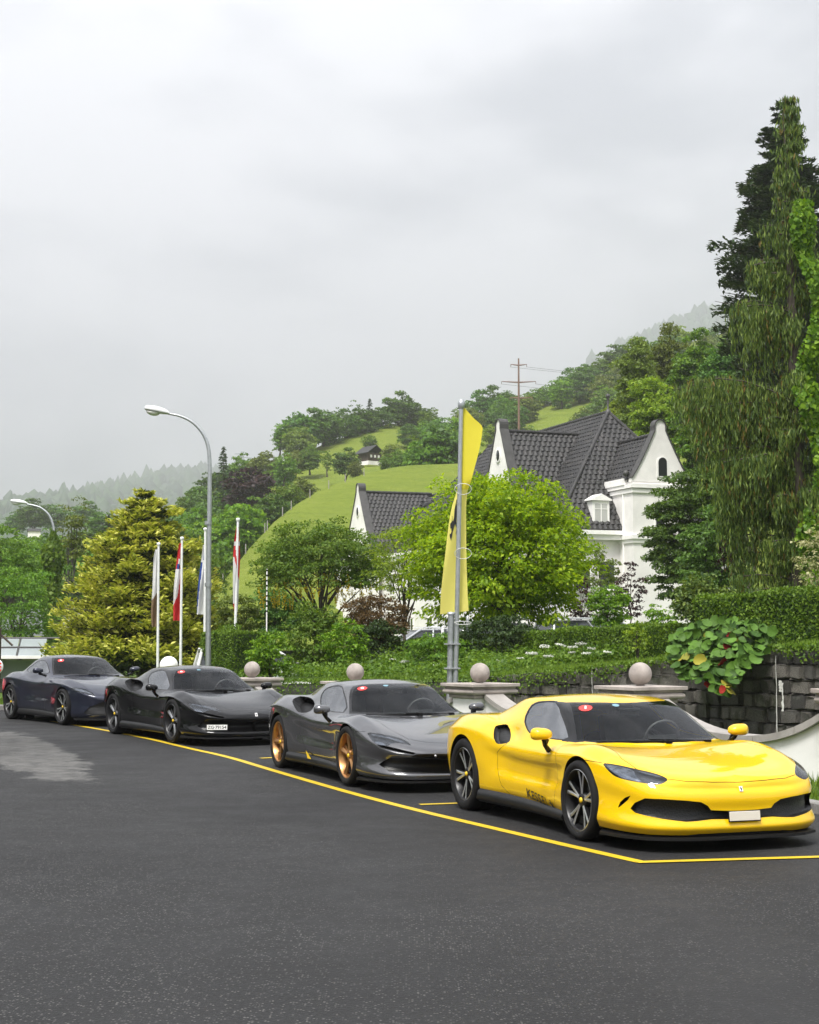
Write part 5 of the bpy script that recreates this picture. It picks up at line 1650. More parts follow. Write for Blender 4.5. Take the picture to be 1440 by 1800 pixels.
# ------------------------------------------------------------------ small chalet on the upper hill
M['chalet_wood'] = simple('chalet_wood', (.055, .038, .028), .85, var=.4, scale=1.5)
cy_ = 275.0
cb = P(650, 815, cy_)
ch = empty('chalet', (cb.x, cy_, cb.z - .2), math.radians(35), 'small dark wooden chalet on the upper hillside', 'house')
ch.scale = (.78, .78, .78)
m = MB(); m.box((0, 0, 1.2), (3.6, 4.2, 2.6)); m.build('wall', M['chalet_wood'], ch)
m = MB(); prism_tri(m, [(-2.4, 2.3), (0, 4.0), (2.4, 2.3), (2.4, 2.45), (0, 4.2), (-2.4, 2.45)], -2.8, 2.8, 'XZ'); m.build('roof', M['roof_tile'], ch)
m = MB(); m.box((0, 0, .2), (3.64, 4.24, .9)); m.build('plinth', M['house_white'], ch)
for u in (-1, 0, 1):
    m = MB(); m.box((u, -2.11, 1.7), (.5, .05, .6)); m.build('window', M['trim_white'], ch)
# far farm house at the left
fb = P(60, 944, 300)
fh = empty('farm_house', (fb.x, 300, fb.z), .3, 'tiny white farm building in the far left valley', 'house')
fh.scale = (.45, .45, .45)
m = MB(); m.box((0, 0, 1.0), (5, 4, 2.4)); m.build('wall', M['house_white'], fh)
m = MB(); m.prism([(-2.4, 2.2), (0, 3.6), (2.4, 2.2)], -2.8, 2.8, 'YZ'); m.build('roof', M['roof_tile'], fh)
# ------------------------------------------------------------------ foliage: every leaf or spray is a small folded face
def leaf_mat(name, dark, mid, light, trans=.35, tcol=None, rough=.5, vary=1.0):
    k = NT(name)
    gi = k.n('ShaderNodeNewGeometry'); oi = k.n('ShaderNodeObjectInfo')
    cl_ = k.noise(.9, 3, .6, k.coord())
    r = k.math('ADD', k.math('MULTIPLY', gi.outputs['Random Per Island'], .65), k.math('MULTIPLY', cl_, .45))
    col = k.ramp(r, [(.15, dark), (.5, mid), (.9, light)])
    hs = k.n('ShaderNodeHueSaturation'); k.l(col, hs.inputs['Color'])
    k.l(k.math('MULTIPLY_ADD', oi.outputs['Random'], .024 * vary, .5 - .012 * vary), hs.inputs['Hue'])
    k.l(k.math('MULTIPLY_ADD', oi.outputs['Random'], .45 * vary, 1.05 - .225 * vary), hs.inputs['Value'])
    k.l(hs.outputs[0], k.b.inputs['Base Color'])
    k.set(Roughness=rough); k.b.inputs['Specular IOR Level'].default_value = .25
    tr = k.n('ShaderNodeBsdfTranslucent')
    tc_ = k.mix(1.0, hs.outputs[0], tcol or (1.5, 1.45, .6), 'MULTIPLY')
    k.l(tc_, tr.inputs[0])
    mxs = k.n('ShaderNodeMixShader', {0: trans}); k.l(k.b.outputs[0], mxs.inputs[1]); k.l(tr.outputs[0], mxs.inputs[2])
    k.l(mxs.outputs[0], k.out.inputs[0])
    return k.m
def bark_mat(name, c):
    k = NT(name)
    mp_ = k.n('ShaderNodeMapping'); k.l(k.coord(), mp_.inputs[0]); mp_.inputs['Scale'].default_value = (6, 6, 1.2)
    f = k.noise(3, 5, .7, mp_.outputs[0])
    k.l(k.ramp(f, [(.3, tuple(q * .5 for q in c)), (.7, c)]), k.b.inputs['Base Color']); k.set(Roughness=.9); k.bump(f, .8, .03)
    return k.m
M['bark'] = bark_mat('bark', (.075, .06, .045)); M['bark_grey'] = bark_mat('bark_grey', (.12, .11, .095))
M['leaf_bright'] = leaf_mat('leaf_bright', (.075, .15, .003), (.185, .30, .004), (.34, .44, .010), .45, vary=0)
M['leaf_mid'] = leaf_mat('leaf_mid', (0.0405, 0.0945, 0.0121), (0.0878, 0.1688, 0.0189), (0.162, 0.2565, 0.0297), .35)
M['leaf_dark'] = leaf_mat('leaf_dark', (0.0297, 0.0702, 0.0135), (0.0621, 0.1323, 0.0216), (0.1188, 0.2093, 0.0324), .32)
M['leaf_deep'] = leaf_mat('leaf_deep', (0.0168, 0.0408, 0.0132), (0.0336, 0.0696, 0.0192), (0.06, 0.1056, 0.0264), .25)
M['leaf_yellowgreen'] = leaf_mat('leaf_yellowgreen', (0.0875, 0.1375, 0.0125), (0.15, 0.225, 0.0175), (0.25, 0.3125, 0.0312), .4)
M['leaf_purple'] = leaf_mat('leaf_purple', (.012, .008, .010), (.03, .014, .016), (.06, .025, .022), .25, (1.4, .8, .7))
M['leaf_olive'] = leaf_mat('leaf_olive', (0.06, 0.09, 0.0168), (0.108, 0.15, 0.024), (0.168, 0.21, 0.042), .35)
M['leaf_brown'] = leaf_mat('leaf_brown', (.05, .035, .015), (.10, .065, .025), (.16, .11, .04), .3, (1.4, 1.1, .7))
M['leaf_ivy'] = leaf_mat('leaf_ivy', (0.0385, 0.099, 0.0055), (0.099, 0.209, 0.011), (0.209, 0.341, 0.0198), .35, vary=.5)
M['leaf_hedge'] = leaf_mat('leaf_hedge', (0.0425, 0.09, 0.01), (0.09, 0.1625, 0.0163), (0.1625, 0.25, 0.025), .3, vary=0)
M['needle_dark'] = leaf_mat('needle_dark', (0.0175, 0.0375, 0.015), (0.0375, 0.07, 0.0275), (0.075, 0.1125, 0.0425), .15)
M['needle_weep'] = leaf_mat('needle_weep', (0.0225, 0.05, 0.0125), (0.0688, 0.115, 0.0225), (0.175, 0.2313, 0.0425), .25, vary=0)
M['needle_rust'] = leaf_mat('needle_rust', (.09, .07, .012), (.15, .11, .02), (.20, .14, .03), .25)
M['needle_gold'] = leaf_mat('needle_gold', (.12, .17, .014), (.35, .385, .045), (.66, .64, .17), .3, (1.3, 1.25, .7), vary=0)
M['needle_green'] = leaf_mat('needle_green', (.016, .034, .008), (.040, .068, .012), (.085, .12, .02), .2, vary=0)
M['leaf_cream'] = leaf_mat('leaf_cream', (.14, .16, .06), (.30, .30, .14), (.48, .46, .26), .3, (1.2, 1.2, .8))
M['petal_yellow'] = leaf_mat('petal_yellow', (.45, .33, .012), (.62, .46, .02), (.75, .60, .04), .35, (1.1, 1.05, .7))
M['petal_white'] = leaf_mat('petal_white', (.55, .56, .50), (.68, .69, .62), (.78, .78, .72), .35, (1, 1, 1))
M['grass_blade'] = leaf_mat('grass_blade', (0.054, 0.102, 0.012), (0.102, 0.174, 0.0192), (0.18, 0.252, 0.036), .35)

def leaves(C, T, N, L, W, fold=.25, droop=0.0):
    """C centres, T tip directions, N normals (n,3); L, W lengths (n,) -> verts, quads"""
    n = len(C)
    T = T / (np.linalg.norm(T, axis=1, keepdims=True) + 1e-9)
    B = np.cross(N, T); B /= (np.linalg.norm(B, axis=1, keepdims=True) + 1e-9)
    N = np.cross(T, B)
    L = np.asarray(L).reshape(-1, 1); W = np.asarray(W).reshape(-1, 1)
    V = np.empty((n, 4, 3))
    V[:, 0] = C - T * L * .5
    V[:, 1] = C + B * W * .5 + N * W * fold
    V[:, 2] = C + T * L * .5 - N * L * droop
    V[:, 3] = C - B * W * .5 + N * W * fold
    F = np.arange(n * 4).reshape(n, 4)
    return V.reshape(-1, 3), F
def rnd_dirs(rs, n):
    v = rs.normal(size=(n, 3)); return v / np.linalg.norm(v, axis=1, keepdims=True)
def cloud(rs, centres, radii, per, size, up=.5, flat=.6, aspect=.62, out_c=None):
    """leaf clumps: each clump a flattened ball of leaves lying like shingles on its upper, outer side"""
    Cs = []; Ns = []
    for c, r in zip(centres, radii):
        n = max(4, int(per * r * r))
        d = rnd_dirs(rs, n)
        d[:, 2] = np.abs(d[:, 2]) * .9 + d[:, 2] * .1
        rad = r * rs.uniform(.45, 1.08, n) ** .6
        p = d * rad[:, None]; p[:, 2] *= flat
        Cs.append(c + p); Ns.append(d)
    C = np.vstack(Cs); D = np.vstack(Ns); n = len(C)
    if out_c is not None:
        o = C - out_c; o /= (np.linalg.norm(o, axis=1, keepdims=True) + 1e-9)
    else: o = D
    N = D * .5 + o * .35 + np.array([0, 0, up]) + rs.normal(size=(n, 3)) * .42
    T = o * .8 + rs.normal(size=(n, 3)) * .55 + np.array([0, 0, -.55])
    L = size * (.45 + 1.0 * rs.uniform(0, 1, n) ** 1.3)
    return leaves(C, T, N, L, L * aspect, .18, .12)
def broad_crown(rs, c, r, nclump, per, size, clump=.32, shell=(.55, 1.0), shape=None, low=-.85, aspect=.62, flat=.6):
    c = np.array(c, float); r = np.array(r, float)
    d = rnd_dirs(rs, nclump * 2); d = d[d[:, 2] > low][:nclump]
    rad = rs.uniform(shell[0], shell[1], len(d))
    if shape is not None: rad = rad * shape(d)
    P_ = c + d * rad[:, None] * r
    cr = clump * min(r) * rs.uniform(.6, 1.25, len(P_))
    V, F = cloud(rs, P_, cr, per, size, out_c=c - np.array([0, 0, r[2] * .4]), aspect=aspect, flat=flat)
    return V, F, P_
def limbs(base, top, r0, targets, rs, fork=.35):
    """trunk and limbs reaching into the crown"""
    m = MB(); base = Vector(base); top = Vector(top)
    k = 7; pts = []; rr = []
    for i in range(k + 1):
        t = i / k; p = base.lerp(top, t) + Vector((rs.normal() * .02, rs.normal() * .02, 0)) * (top - base).length * (1 if 0 < i < k else 0)
        pts.append(p); rr.append(r0 * (1.25 if i == 0 else 1) * (1 - .8 * t))
    m.tube(pts, rr, 9)
    for tg in targets:
        tg = Vector(tg); t = rs.uniform(fork, .85); i = int(t * k); a = pts[i]
        mid = a.lerp(tg, .5) + Vector((0, 0, .12 * (tg - a).length)) + Vector(rs.normal(size=3)) * .06 * (tg - a).length
        m.tube([a, a.lerp(mid, .5) + Vector((0, 0, .03)), mid, mid.lerp(tg, .6), tg], [rr[i] * .62, rr[i] * .5, rr[i] * .36, rr[i] * .2, rr[i] * .06 + .004], 6)
    return m
def tree(name, label, base, c, r, nclump, per, size, leaf, seed, clump=.32, shell=(.5, 1.0), trunk=.16, bark='bark', group=None, nl=10, shape=None, cat='tree', low=-.85, aspect=.62, trunk_top=None, flat=.6):
    """broadleaf tree: world base point, crown centre and radii relative to that base"""
    rs = np.random.RandomState(seed)
    root = empty(name, base, 0, label, cat, group)
    V, F, P_ = broad_crown(rs, c, r, nclump, per, size, clump, shell, shape, low, aspect, flat)
    if trunk:
        tg = [P_[i] for i in rs.choice(len(P_), min(nl, len(P_)), replace=False)]
        limbs((0, 0, -.3), trunk_top or (c[0], c[1], c[2] + r[2] * .45), trunk, tg, rs, .3).build('trunk' if cat == 'tree' else 'stems', M[bark], root)
    obj('crown' if cat == 'tree' else 'foliage', mesh_np('crown', V, F, M[leaf], True), None, root)
    return root
def tree_px(name, label, px0, px1, py0, py1, Y, nclump, per, size, leaf, seed, zb=None, **kw):
    """tree whose crown fills the photo rectangle at distance Y"""
    a = P(px0, py1, Y); b = P(px1, py0, Y)
    cx = (a.x + b.x) / 2; rx = (b.x - a.x) / 2; cz = (a.z + b.z) / 2; rz = (b.z - a.z) / 2
    z0 = zb if zb is not None else max(.0, a.z - rz * .5)
    ry = kw.pop('ry', rx * .9)
    return tree(name, label, (cx, Y, z0), (0, 0, cz - z0 - rz * .06), (rx * .92, ry * .92, rz * .95), nclump, per, size, leaf, seed, **kw)

# ------------------------------------------------------------------ trees in the hotel garden
HZ = 'trees and shrubs in the hotel garden'
egg = lambda d: 1.0 - .12 * np.clip(d[:, 2], 0, 1) + .10 * np.sin(d[:, 0] * 7 + d[:, 1] * 5)
tree_px('broadleaf_tree', 'big rounded bright lime green tree in the middle, in front of the white house', 696, 1052, 806, 1140, 43, 1000, 430, .12, 'leaf_bright', 11, zb=1.0, clump=.17, shell=(.45, 1.02), trunk=.16, shape=egg, nl=26, aspect=.55, flat=.9)
tree_px('broadleaf_tree', 'dark green dense tree beside the tower of the white house', 1130, 1300, 800, 1090, 58, 300, 700, .13, 'leaf_dark', 12, zb=1.0, clump=.30, trunk=.14, nl=14)
tree_px('broadleaf_tree', 'dark green tree low against the weeping conifer', 1190, 1330, 880, 1080, 54, 160, 700, .12, 'leaf_dark', 13, zb=1.0, clump=.32, trunk=.1)
lab = tree_px('laburnum_tree', 'laburnum tree with hanging yellow flowers left of the lime green tree', 438, 690, 908, 1085, 52, 380, 420, .10, 'leaf_mid', 14, zb=1.0, clump=.26, shell=(.55, 1.05), trunk=.10, nl=20, low=-.45)
rs = np.random.RandomState(77)
Cs = []; 
for q in range(150):
    a = rs.uniform(0, 2 * PI); rr_ = math.sqrt(rs.uniform(.05, 1)) * 2.0
    x, y = rr_ * math.cos(a) - .1, rr_ * math.sin(a) * .9; ztop_ = 2.2 + .75 * math.sqrt(max(0, 1 - (rr_ / 2.4) ** 2)) * rs.uniform(-.4, 1); L_ = rs.uniform(.18, .42)
    nn = 18; t = rs.uniform(0, 1, nn)
    Cs.append(np.stack([x + rs.normal(size=nn) * .035 * (1 - t), y + rs.normal(size=nn) * .035 * (1 - t), ztop_ - t * L_], 1))
C = np.vstack(Cs)
V, F = leaves(C, rs.normal(size=C.shape) + np.array([0, 0, -.8]), rs.normal(size=C.shape), np.full(len(C), .05), np.full(len(C), .045))
obj('flower_clusters', mesh_np('flower_clusters', V, F, M['petal_yellow']), None, lab)['kind'] = 'stuff'
tree_px('maple_tree', 'light feathery maple between the laburnum and the lime green tree', 640, 790, 900, 1080, 47, 220, 420, .10, 'leaf_yellowgreen', 15, zb=1.0, clump=.26, trunk=.06, nl=16, aspect=.4)
for (lb, x0_, x1_, y0_, y1_, Y_, nc, pr_, sz, lf, sd) in (
    ('mid green shrub under the laburnum tree', 492, 612, 1050, 1205, 41, 70, 420, .085, 'leaf_mid', 21),
    ('rounded bright green shrub right of the laburnum stems', 560, 650, 1080, 1200, 40, 60, 420, .08, 'leaf_ivy', 22),
    ('reddish brown shrub beneath the maple', 595, 730, 1040, 1160, 44, 70, 420, .075, 'leaf_brown', 23),
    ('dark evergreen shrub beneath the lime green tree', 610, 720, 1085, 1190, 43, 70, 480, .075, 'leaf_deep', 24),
    ('bright green leafy bush behind the leftmost visible wall pier', 430, 520, 1105, 1205, 38, 60, 480, .08, 'leaf_ivy', 25),
    ('low clipped dark bush behind the flagpoles', 355, 445, 1095, 1165, 46, 50, 520, .07, 'leaf_hedge', 26),
    ('olive bush between the flagpoles and the laburnum', 375, 460, 1040, 1120, 54, 50, 420, .09, 'leaf_olive', 27),
    ('dark shrub filling the gap below the laburnum stems', 430, 540, 1030, 1130, 56, 60, 420, .09, 'leaf_dark', 28),
    ('small dark red maple shrub left of the green shrub by the house', 995, 1050, 1010, 1110, 50, 45, 420, .085, 'leaf_purple', 29),
    ('fresh green shrub in front of the house wall', 1030, 1110, 1020, 1110, 47, 60, 460, .085, 'leaf_ivy', 30),
    ('dark red leaved bush right of the fresh green shrub', 1078, 1140, 985, 1095, 52, 40, 300, .09, 'leaf_purple', 31),
    ('loose light green bush in front of the white house wall', 1020, 1090, 955, 1060, 60, 40, 240, .11, 'leaf_olive', 32),
    ('yellow green sapling on the bank above the stone wall', 1095, 1145, 1090, 1150, 33, 26, 620, .065, 'leaf_yellowgreen', 33),
    ('bright green young tree right of the parked silver car', 1130, 1200, 1060, 1140, 36, 50, 520, .075, 'leaf_ivy', 34),
    ('fuzzy olive conifer shrub left of the tall hedge', 1180, 1290, 1005, 1125, 32.5, 80, 520, .075, 'needle_weep', 35),
    ('low green shrub right of the flagpole base', 700, 830, 1110, 1190, 37, 60, 480, .075, 'leaf_mid', 37),
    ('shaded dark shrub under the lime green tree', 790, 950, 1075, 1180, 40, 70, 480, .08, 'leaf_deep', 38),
    ('small red leaved shrub at the foot of the weeping conifer', 1255, 1315, 940, 1010, 43, 26, 420, .085, 'leaf_purple', 39)):
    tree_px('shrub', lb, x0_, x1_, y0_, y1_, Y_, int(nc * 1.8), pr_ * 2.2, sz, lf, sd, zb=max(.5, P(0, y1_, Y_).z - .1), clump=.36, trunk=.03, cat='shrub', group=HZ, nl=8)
# cream variegated shrub at the right edge
tree_px('shrub', 'pale cream variegated shrub hanging in at the right edge', 1385, 1500, 915, 1060, 30, 110, 500, .07, 'leaf_cream', 36, zb=1.6, clump=.3, trunk=.03, cat='shrub', group=HZ)
# left side trees
tree_px('birch_tree', 'tall pale birch behind the golden conifer', 98, 165, 865, 1010, 90, 70, 150, .16, 'leaf_olive', 41, zb=1.0, clump=.5, trunk=.12, bark='bark_grey', shell=(.2, 1.0))
tree_px('broadleaf_tree', 'drooping mid green tree at the left edge', -40, 112, 985, 1165, 64, 150, 300, .11, 'leaf_mid', 42, zb=.3, clump=.3, trunk=.12)
tree_px('broadleaf_tree', 'rounded green tree at the far left behind the drooping one', -80, 80, 920, 1060, 84, 110, 220, .15, 'leaf_mid', 43, zb=.5, clump=.3, trunk=.15)
tree_px('broadleaf_tree', 'green tree left of the birch', 60, 140, 960, 1110, 88, 80, 220, .15, 'leaf_dark', 44, zb=.5, clump=.35, trunk=.15)
tree_px('broadleaf_tree', 'green tree behind the golden conifer on the right', 300, 420, 960, 1100, 82, 90, 220, .14, 'leaf_mid', 45, zb=.5, clump=.35, trunk=.15)

# ------------------------------------------------------------------ conifers
def spray_branch(rs, p0, p1, droop, n, tw, size, out):
    """needle sprays to both sides of a bough from p0 to p1"""
    p0 = np.array(p0); p1 = np.array(p1); d = p1 - p0; L = np.linalg.norm(d); d = d / L
    sd_ = np.cross(d, [0, 0, 1.0]); sd_ /= np.linalg.norm(sd_) + 1e-9
    t = rs.uniform(.12, 1.0, n) ** .8
    side = rs.uniform(-1, 1, n); wdt = tw * L * (1.05 - t) ** .6 + .05 * L
    C = p0 + d * (t * L)[:, None] + sd_ * (side * wdt)[:, None]
    C[:, 2] += -droop * L * t * t + rs.normal(size=n) * .03 * L - np.abs(side) * wdt * .18
    T = d * (1.0 - np.abs(side))[:, None] + sd_ * side[:, None] * .9 + rs.normal(size=(n, 3)) * .25 + np.array([0, 0, out])
    N = np.array([0, 0, 1.0]) + rs.normal(size=(n, 3)) * .35
    return C, T, N, t, size * rs.uniform(.7, 1.3, n)
def conifer(name, label, base, H, R, seed, levels, per, nper, size, mats, prof, elev, droop, trunk, split=.72, aspect=.34, zmin=.02, out=.1, tw=.30, group=None):
    rs = np.random.RandomState(seed)
    root = empty(name, base, 0, label, 'tree', group)
    A = [[], []]
    bo = MB(); bo.tube([(0, 0, -.5), (0, 0, H * .5), (0, 0, H * .97)], [trunk, trunk * .6, .02], 8)
    for i in range(levels):
        t = zmin + (1 - zmin) * (i + rs.uniform(-.3, .3)) / levels
        r = R * prof(t)
        a0 = rs.uniform(0, 6.28)
        for k in range(per):
            a = a0 + 2 * PI * k / per + rs.normal() * .18; L = r * rs.uniform(.72, 1.12)
            z = H * min(.995, t + rs.normal() * .014); el = elev * rs.uniform(.5, 1.5)
            p0 = (0, 0, z); p1 = (L * math.cos(a), L * math.sin(a), z + L * el)
            C, T, N, tt, S_ = spray_branch(rs, p0, p1, droop, max(6, int(nper * (L / R) ** 1.3) + 5), tw, size, out)
            m_ = (tt + rs.normal(size=len(tt)) * .12) > split
            for q, msk in ((0, ~m_), (1, m_)): A[q].append((C[msk], T[msk], N[msk], S_[msk]))
            if L > .5 * R and k % 2 == 0: bo.tube([p0, tuple(np.array(p0) * .5 + np.array(p1) * .5), p1], [trunk * .22, trunk * .12, .01], 4, caps=False)
    bo.build('trunk', M['bark'], root)
    for q, nm in ((0, 'crown'), (1, 'shoots')):
        C = np.vstack([x[0] for x in A[q]]); T = np.vstack([x[1] for x in A[q]]); N = np.vstack([x[2] for x in A[q]]); S_ = np.concatenate([x[3] for x in A[q]])
        V, F = leaves(C, T, N, S_, S_ * aspect, .12, .1)
        obj(nm, mesh_np(nm, V, F, M[mats[q]], True), None, root)
    return root
# golden conifer
b0 = P(252, 1175, 58)
conifer('golden_conifer', 'broad golden yellow conifer behind the flagpoles', (b0.x, 58, .4), P(0, 862, 58).z - .4, 4.05, 51, 27, 19, 260, .22, ('needle_green', 'needle_gold'),
        lambda t: ((1 - t) ** .62 * (1.0 if t > .06 else .9)) * (.90 + .12 * math.sin(t * 31)) + .02, .18, .05, .18, .64, .46, .03, .35, .30)
# dark fir high on the right
b0 = P(1394, 1100, 78)
conifer('fir_tree', 'tall dark fir behind the weeping conifer', (b0.x, 78, 2.0), P(0, 180, 78).z - 2.0, 3.55, 52, 44, 14, 230, .36, ('needle_dark', 'needle_dark'),
        lambda t: min(1.0, ((1 - t) / .27) ** .8) * (.86 + .14 * math.sin(t * 47)) + .02, .10, .10, .35, .7, .36, .22, .2, .30)
# weeping conifer
def weeping(base, H, seed):
    rs = np.random.RandomState(seed)
    root = empty('weeping_conifer', base, 0, 'tall weeping conifer with hanging green curtains at the right edge', 'tree')
    bo = MB(); bo.tube([(0, 0, -.5), (.05, 0, H * .35), (-.05, 0, H * .7), (-.10, 0, H * .9), (-.16, 0, H * .97)], [.24, .18, .11, .05, .012], 9)
    G = []; R_ = []
    # boughs: (height fraction, azimuth, reach, rise at the tip)
    prof = pchip([(0, 1.1), (.15, 1.3), (.28, 1.5), (.40, 1.7), (.50, 1.1), (.60, .95), (.70, .75), (.76, .5), (.86, .33), (.95, .2), (1, .08)])
    for i in range(158):
        t = rs.uniform(.10, .99) if i < 112 else rs.uniform(.72, 1.0); a = rs.uniform(0, 6.28); L = float(prof(t)) * rs.uniform(.55, 1.08)
        if i < 26:                      # the long boughs that reach left, as the photograph shows
            t = (.47, .46, .455, .44, .35, .34, .62, .61, .70, .71, .30, .25, .36, .28, .18, .47, .615, .76, .12, .33, .22, .43, .54, .38, .15, .70)[i]
            a = PI + rs.uniform(-.4, .4); L = float(np.interp(t, [.1, .2, .3, .40, .44, .48, .52, .58, .62, .66, .72, .8], [1.5, 1.7, 2.0, 2.2, 2.5, 2.95, 1.3, 1.2, 1.5, .9, 1.15, .6])) * rs.uniform(.85, 1.08)
        z = H * t; rise = rs.uniform(.05, .28) * L
        dirv = np.array([math.cos(a), math.sin(a), 0])
        nseg = max(5, int(L * 15))
        pts = []
        for k in range(nseg + 1):
            q = k / nseg
            pts.append(np.array([0, 0, z]) + dirv * L * q + np.array([0, 0, rise * math.sin(q * 1.9) - .12 * L * q * q]))
        bo.tube([tuple(p) for p in pts[::max(1, nseg // 4)]], .018, 4, caps=False)
        for k in range(1, nseg + 1):
            q = k / nseg
            for s_ in range(5):
                Lh = rs.uniform(.2, 1.0) ** 1.2 * (1.5 if i < 26 else 1.0) * (.45 + .55 * min(1, L / 2)) * (1.0 if t > .12 else .6)
                if t > .8: Lh *= .55
                o = pts[k] + np.array([rs.normal() * .09, rs.normal() * .09, 0])
                nn = max(3, int(Lh * 11)); tt = rs.uniform(0, 1, nn)
                C = o + np.stack([rs.normal(size=nn) * .03, rs.normal(size=nn) * .03, -tt * Lh + .03], 1)
                (R_ if rs.uniform() < .05 else G).append(C)
    bo.build('trunk', M['bark'], root)
    for nm, lst, mt_ in (('crown', G, 'needle_weep'), ('rusty_twigs', R_, 'needle_rust')):
        C = np.vstack(lst); n = len(C)
        T = np.array([0, 0, -1.0]) + rs.normal(size=(n, 3)) * .22
        N = rs.normal(size=(n, 3)); N[:, 2] *= .3
        S_ = rs.uniform(.11, .24, n)
        V, F = leaves(C, T, N, S_, S_ * .19, .1, .0)
        obj(nm, mesh_np(nm, V, F, M[mt_], True), None, root)
    # ivy climbing the right side of its trunk
    n = 9000; t = rs.uniform(.02, .80, n); a = rs.uniform(-1.9, 1.0, n); rad = (.30 + .50 * (1 - t)) * rs.uniform(.75, 1.15, n) * (1 + .25 * np.sin(t * 60))
    C = np.stack([np.cos(a) * rad + .18 + .25 * np.sin(t * 23), np.sin(a) * rad - .25, H * t], 1)
    N = np.stack([np.cos(a), np.sin(a), np.full(n, .35)], 1) + rs.normal(size=(n, 3)) * .35
    T = np.array([0, 0, -1.0]) + rs.normal(size=(n, 3)) * .5
    S_ = rs.uniform(.08, .17, n)
    V, F = leaves(C, T, N, S_, S_ * .95, .12, .1)
    return root, mesh_np('ivy', V, F, M['leaf_ivy'], True)
b0 = P(1405, 1085, 40)
wroot, ivy_me = weeping((b0.x, 40, .9), P(0, 168, 40).z - .9, 53)
iv = tag(obj('ivy', ivy_me, None, None, (b0.x - .02, 39.8, .9)), 'bright green ivy climbing the trunk of the weeping conifer', 'ivy')
# ivy covered lamp post at the left
def ivy_column(p, h, r, n, seed, label):
    rs = np.random.RandomState(seed)
    t = rs.uniform(0, 1, n); a = rs.uniform(0, 6.28, n); rad = r * (.75 + .3 * np.sin(t * 17) + .25 * rs.uniform(-1, 1, n)) * np.minimum(1, (1 - t) * 6 + .25)
    C = np.stack([np.cos(a) * rad, np.sin(a) * rad, h * t], 1)
    N = np.stack([np.cos(a), np.sin(a), np.full(n, .4)], 1) + rs.normal(size=(n, 3)) * .35
    T = np.array([0, 0, -1.0]) + rs.normal(size=(n, 3)) * .5; S_ = rs.uniform(.11, .22, n)
    V, F = leaves(C, T, N, S_, S_ * .9, .12, .1)
    return tag(obj('ivy', mesh_np('ivy', V, F, M['leaf_mid'], True), None, None, p), label, 'ivy')

# ------------------------------------------------------------------ hedges
def hedge(path, w_, z0, z1, label, seed, dens=1500, size=.055, leaf='leaf_hedge'):
    """clipped hedge along a plan path: dark twiggy core and a skin of leaves"""
    rs = np.random.RandomState(seed)
    root = empty('hedge', (path[0][0], path[0][1], 0), 0, label, 'hedge')
    O = np.array([path[0][0], path[0][1], 0.0])
    core = MB(); Cs = []; Ns = []
    for i, (a, b) in enumerate(zip(path, path[1:])):
        a = Vector(a[:2]); b = Vector(b[:2]); d = b - a; L = d.length; d.normalize(); nrm = Vector((-d.y, d.x))
        za = z0[i], z0[i + 1]; zb_ = z1[i], z1[i + 1]
        V = []
        for p, zl, zh in ((a, za[0], zb_[0]), (b, za[1], zb_[1])):
            for sgn in (-1, 1):
                for z in (zl, zh - .05): V.append((p.x + nrm.x * sgn * (w_ / 2 - .05) - O[0], p.y + nrm.y * sgn * (w_ / 2 - .05) - O[1], z))
        core.add(V, [(0, 1, 3, 2), (4, 6, 7, 5), (0, 4, 5, 1), (2, 3, 7, 6), (1, 5, 7, 3)])
        for face in ('l', 'r', 't', 'e0', 'e1'):
            hh = (zb_[0] + zb_[1] - za[0] - za[1]) / 2
            area = L * hh if face in 'lr' else (L * w_ if face == 't' else w_ * hh)
            n = int(area * dens); 
            if n < 3: continue
            s = rs.uniform(0, 1, n); q = rs.uniform(0, 1, n)
            zl = za[0] + (za[1] - za[0]) * s; zh = zb_[0] + (zb_[1] - zb_[0]) * s
            if face in 'lr':
                sg = -1 if face == 'l' else 1; off = sg * (w_ / 2) * np.ones(n); z = zl + (zh - zl) * q; nv = np.array([nrm.x * sg, nrm.y * sg, .25])
            elif face == 't':
                off = (q - .5) * w_; z = zh; nv = np.array([0, 0, 1.0])
            else:
                s = np.zeros(n) if face == 'e0' else np.ones(n); zl = np.full(n, za[0 if face == 'e0' else 1]); zh = np.full(n, zb_[0 if face == 'e0' else 1])
                off = (rs.uniform(0, 1, n) - .5) * w_; z = zl + (zh - zl) * q; nv = np.array([d.x, d.y, .2]) * (-1 if face == 'e0' else 1)
            C = np.stack([a.x + d.x * L * s + nrm.x * off - O[0], a.y + d.y * L * s + nrm.y * off - O[1], z], 1)
            bump_ = .03 * np.sin(C[:, 0] * 5 + C[:, 2] * 6) + .02 * np.sin(C[:, 1] * 9 + C[:, 2] * 4)
            C += nv * (bump_ + rs.normal(size=n) * .022)[:, None]
            Cs.append(C); Ns.append(np.tile(nv, (n, 1)))
    core.build('core', M['leaf_deep'], root)
    C = np.vstack(Cs); N = np.vstack(Ns); n = len(C)
    N = N + rs.normal(size=(n, 3)) * .55; T = rs.normal(size=(n, 3)) * .6 + np.array([0, 0, .35]) + N * .4
    S_ = size * rs.uniform(.7, 1.4, n)
    V, F = leaves(C, T, N, S_, S_ * .6, .15, .1)
    obj('foliage', mesh_np('foliage', V, F, M[leaf], True), None, root)
    return root
pa, pb, pc = P(1248, 1053, 29.6), P(1345, 1044, 28.6), P(1560, 1028, 26.5)
hedge([(pa.x, pa.y), (pb.x, pb.y), (pc.x, pc.y)], .9, [1.45, 1.45, 1.45], [pa.z, pb.z, pc.z], 'tall clipped green hedge at the right above the stone wall', 61)
q = [P(1215, 1098, 33), P(1080, 1104, 36), P(940, 1112, 40), P(820, 1120, 43), P(690, 1130, 46)]
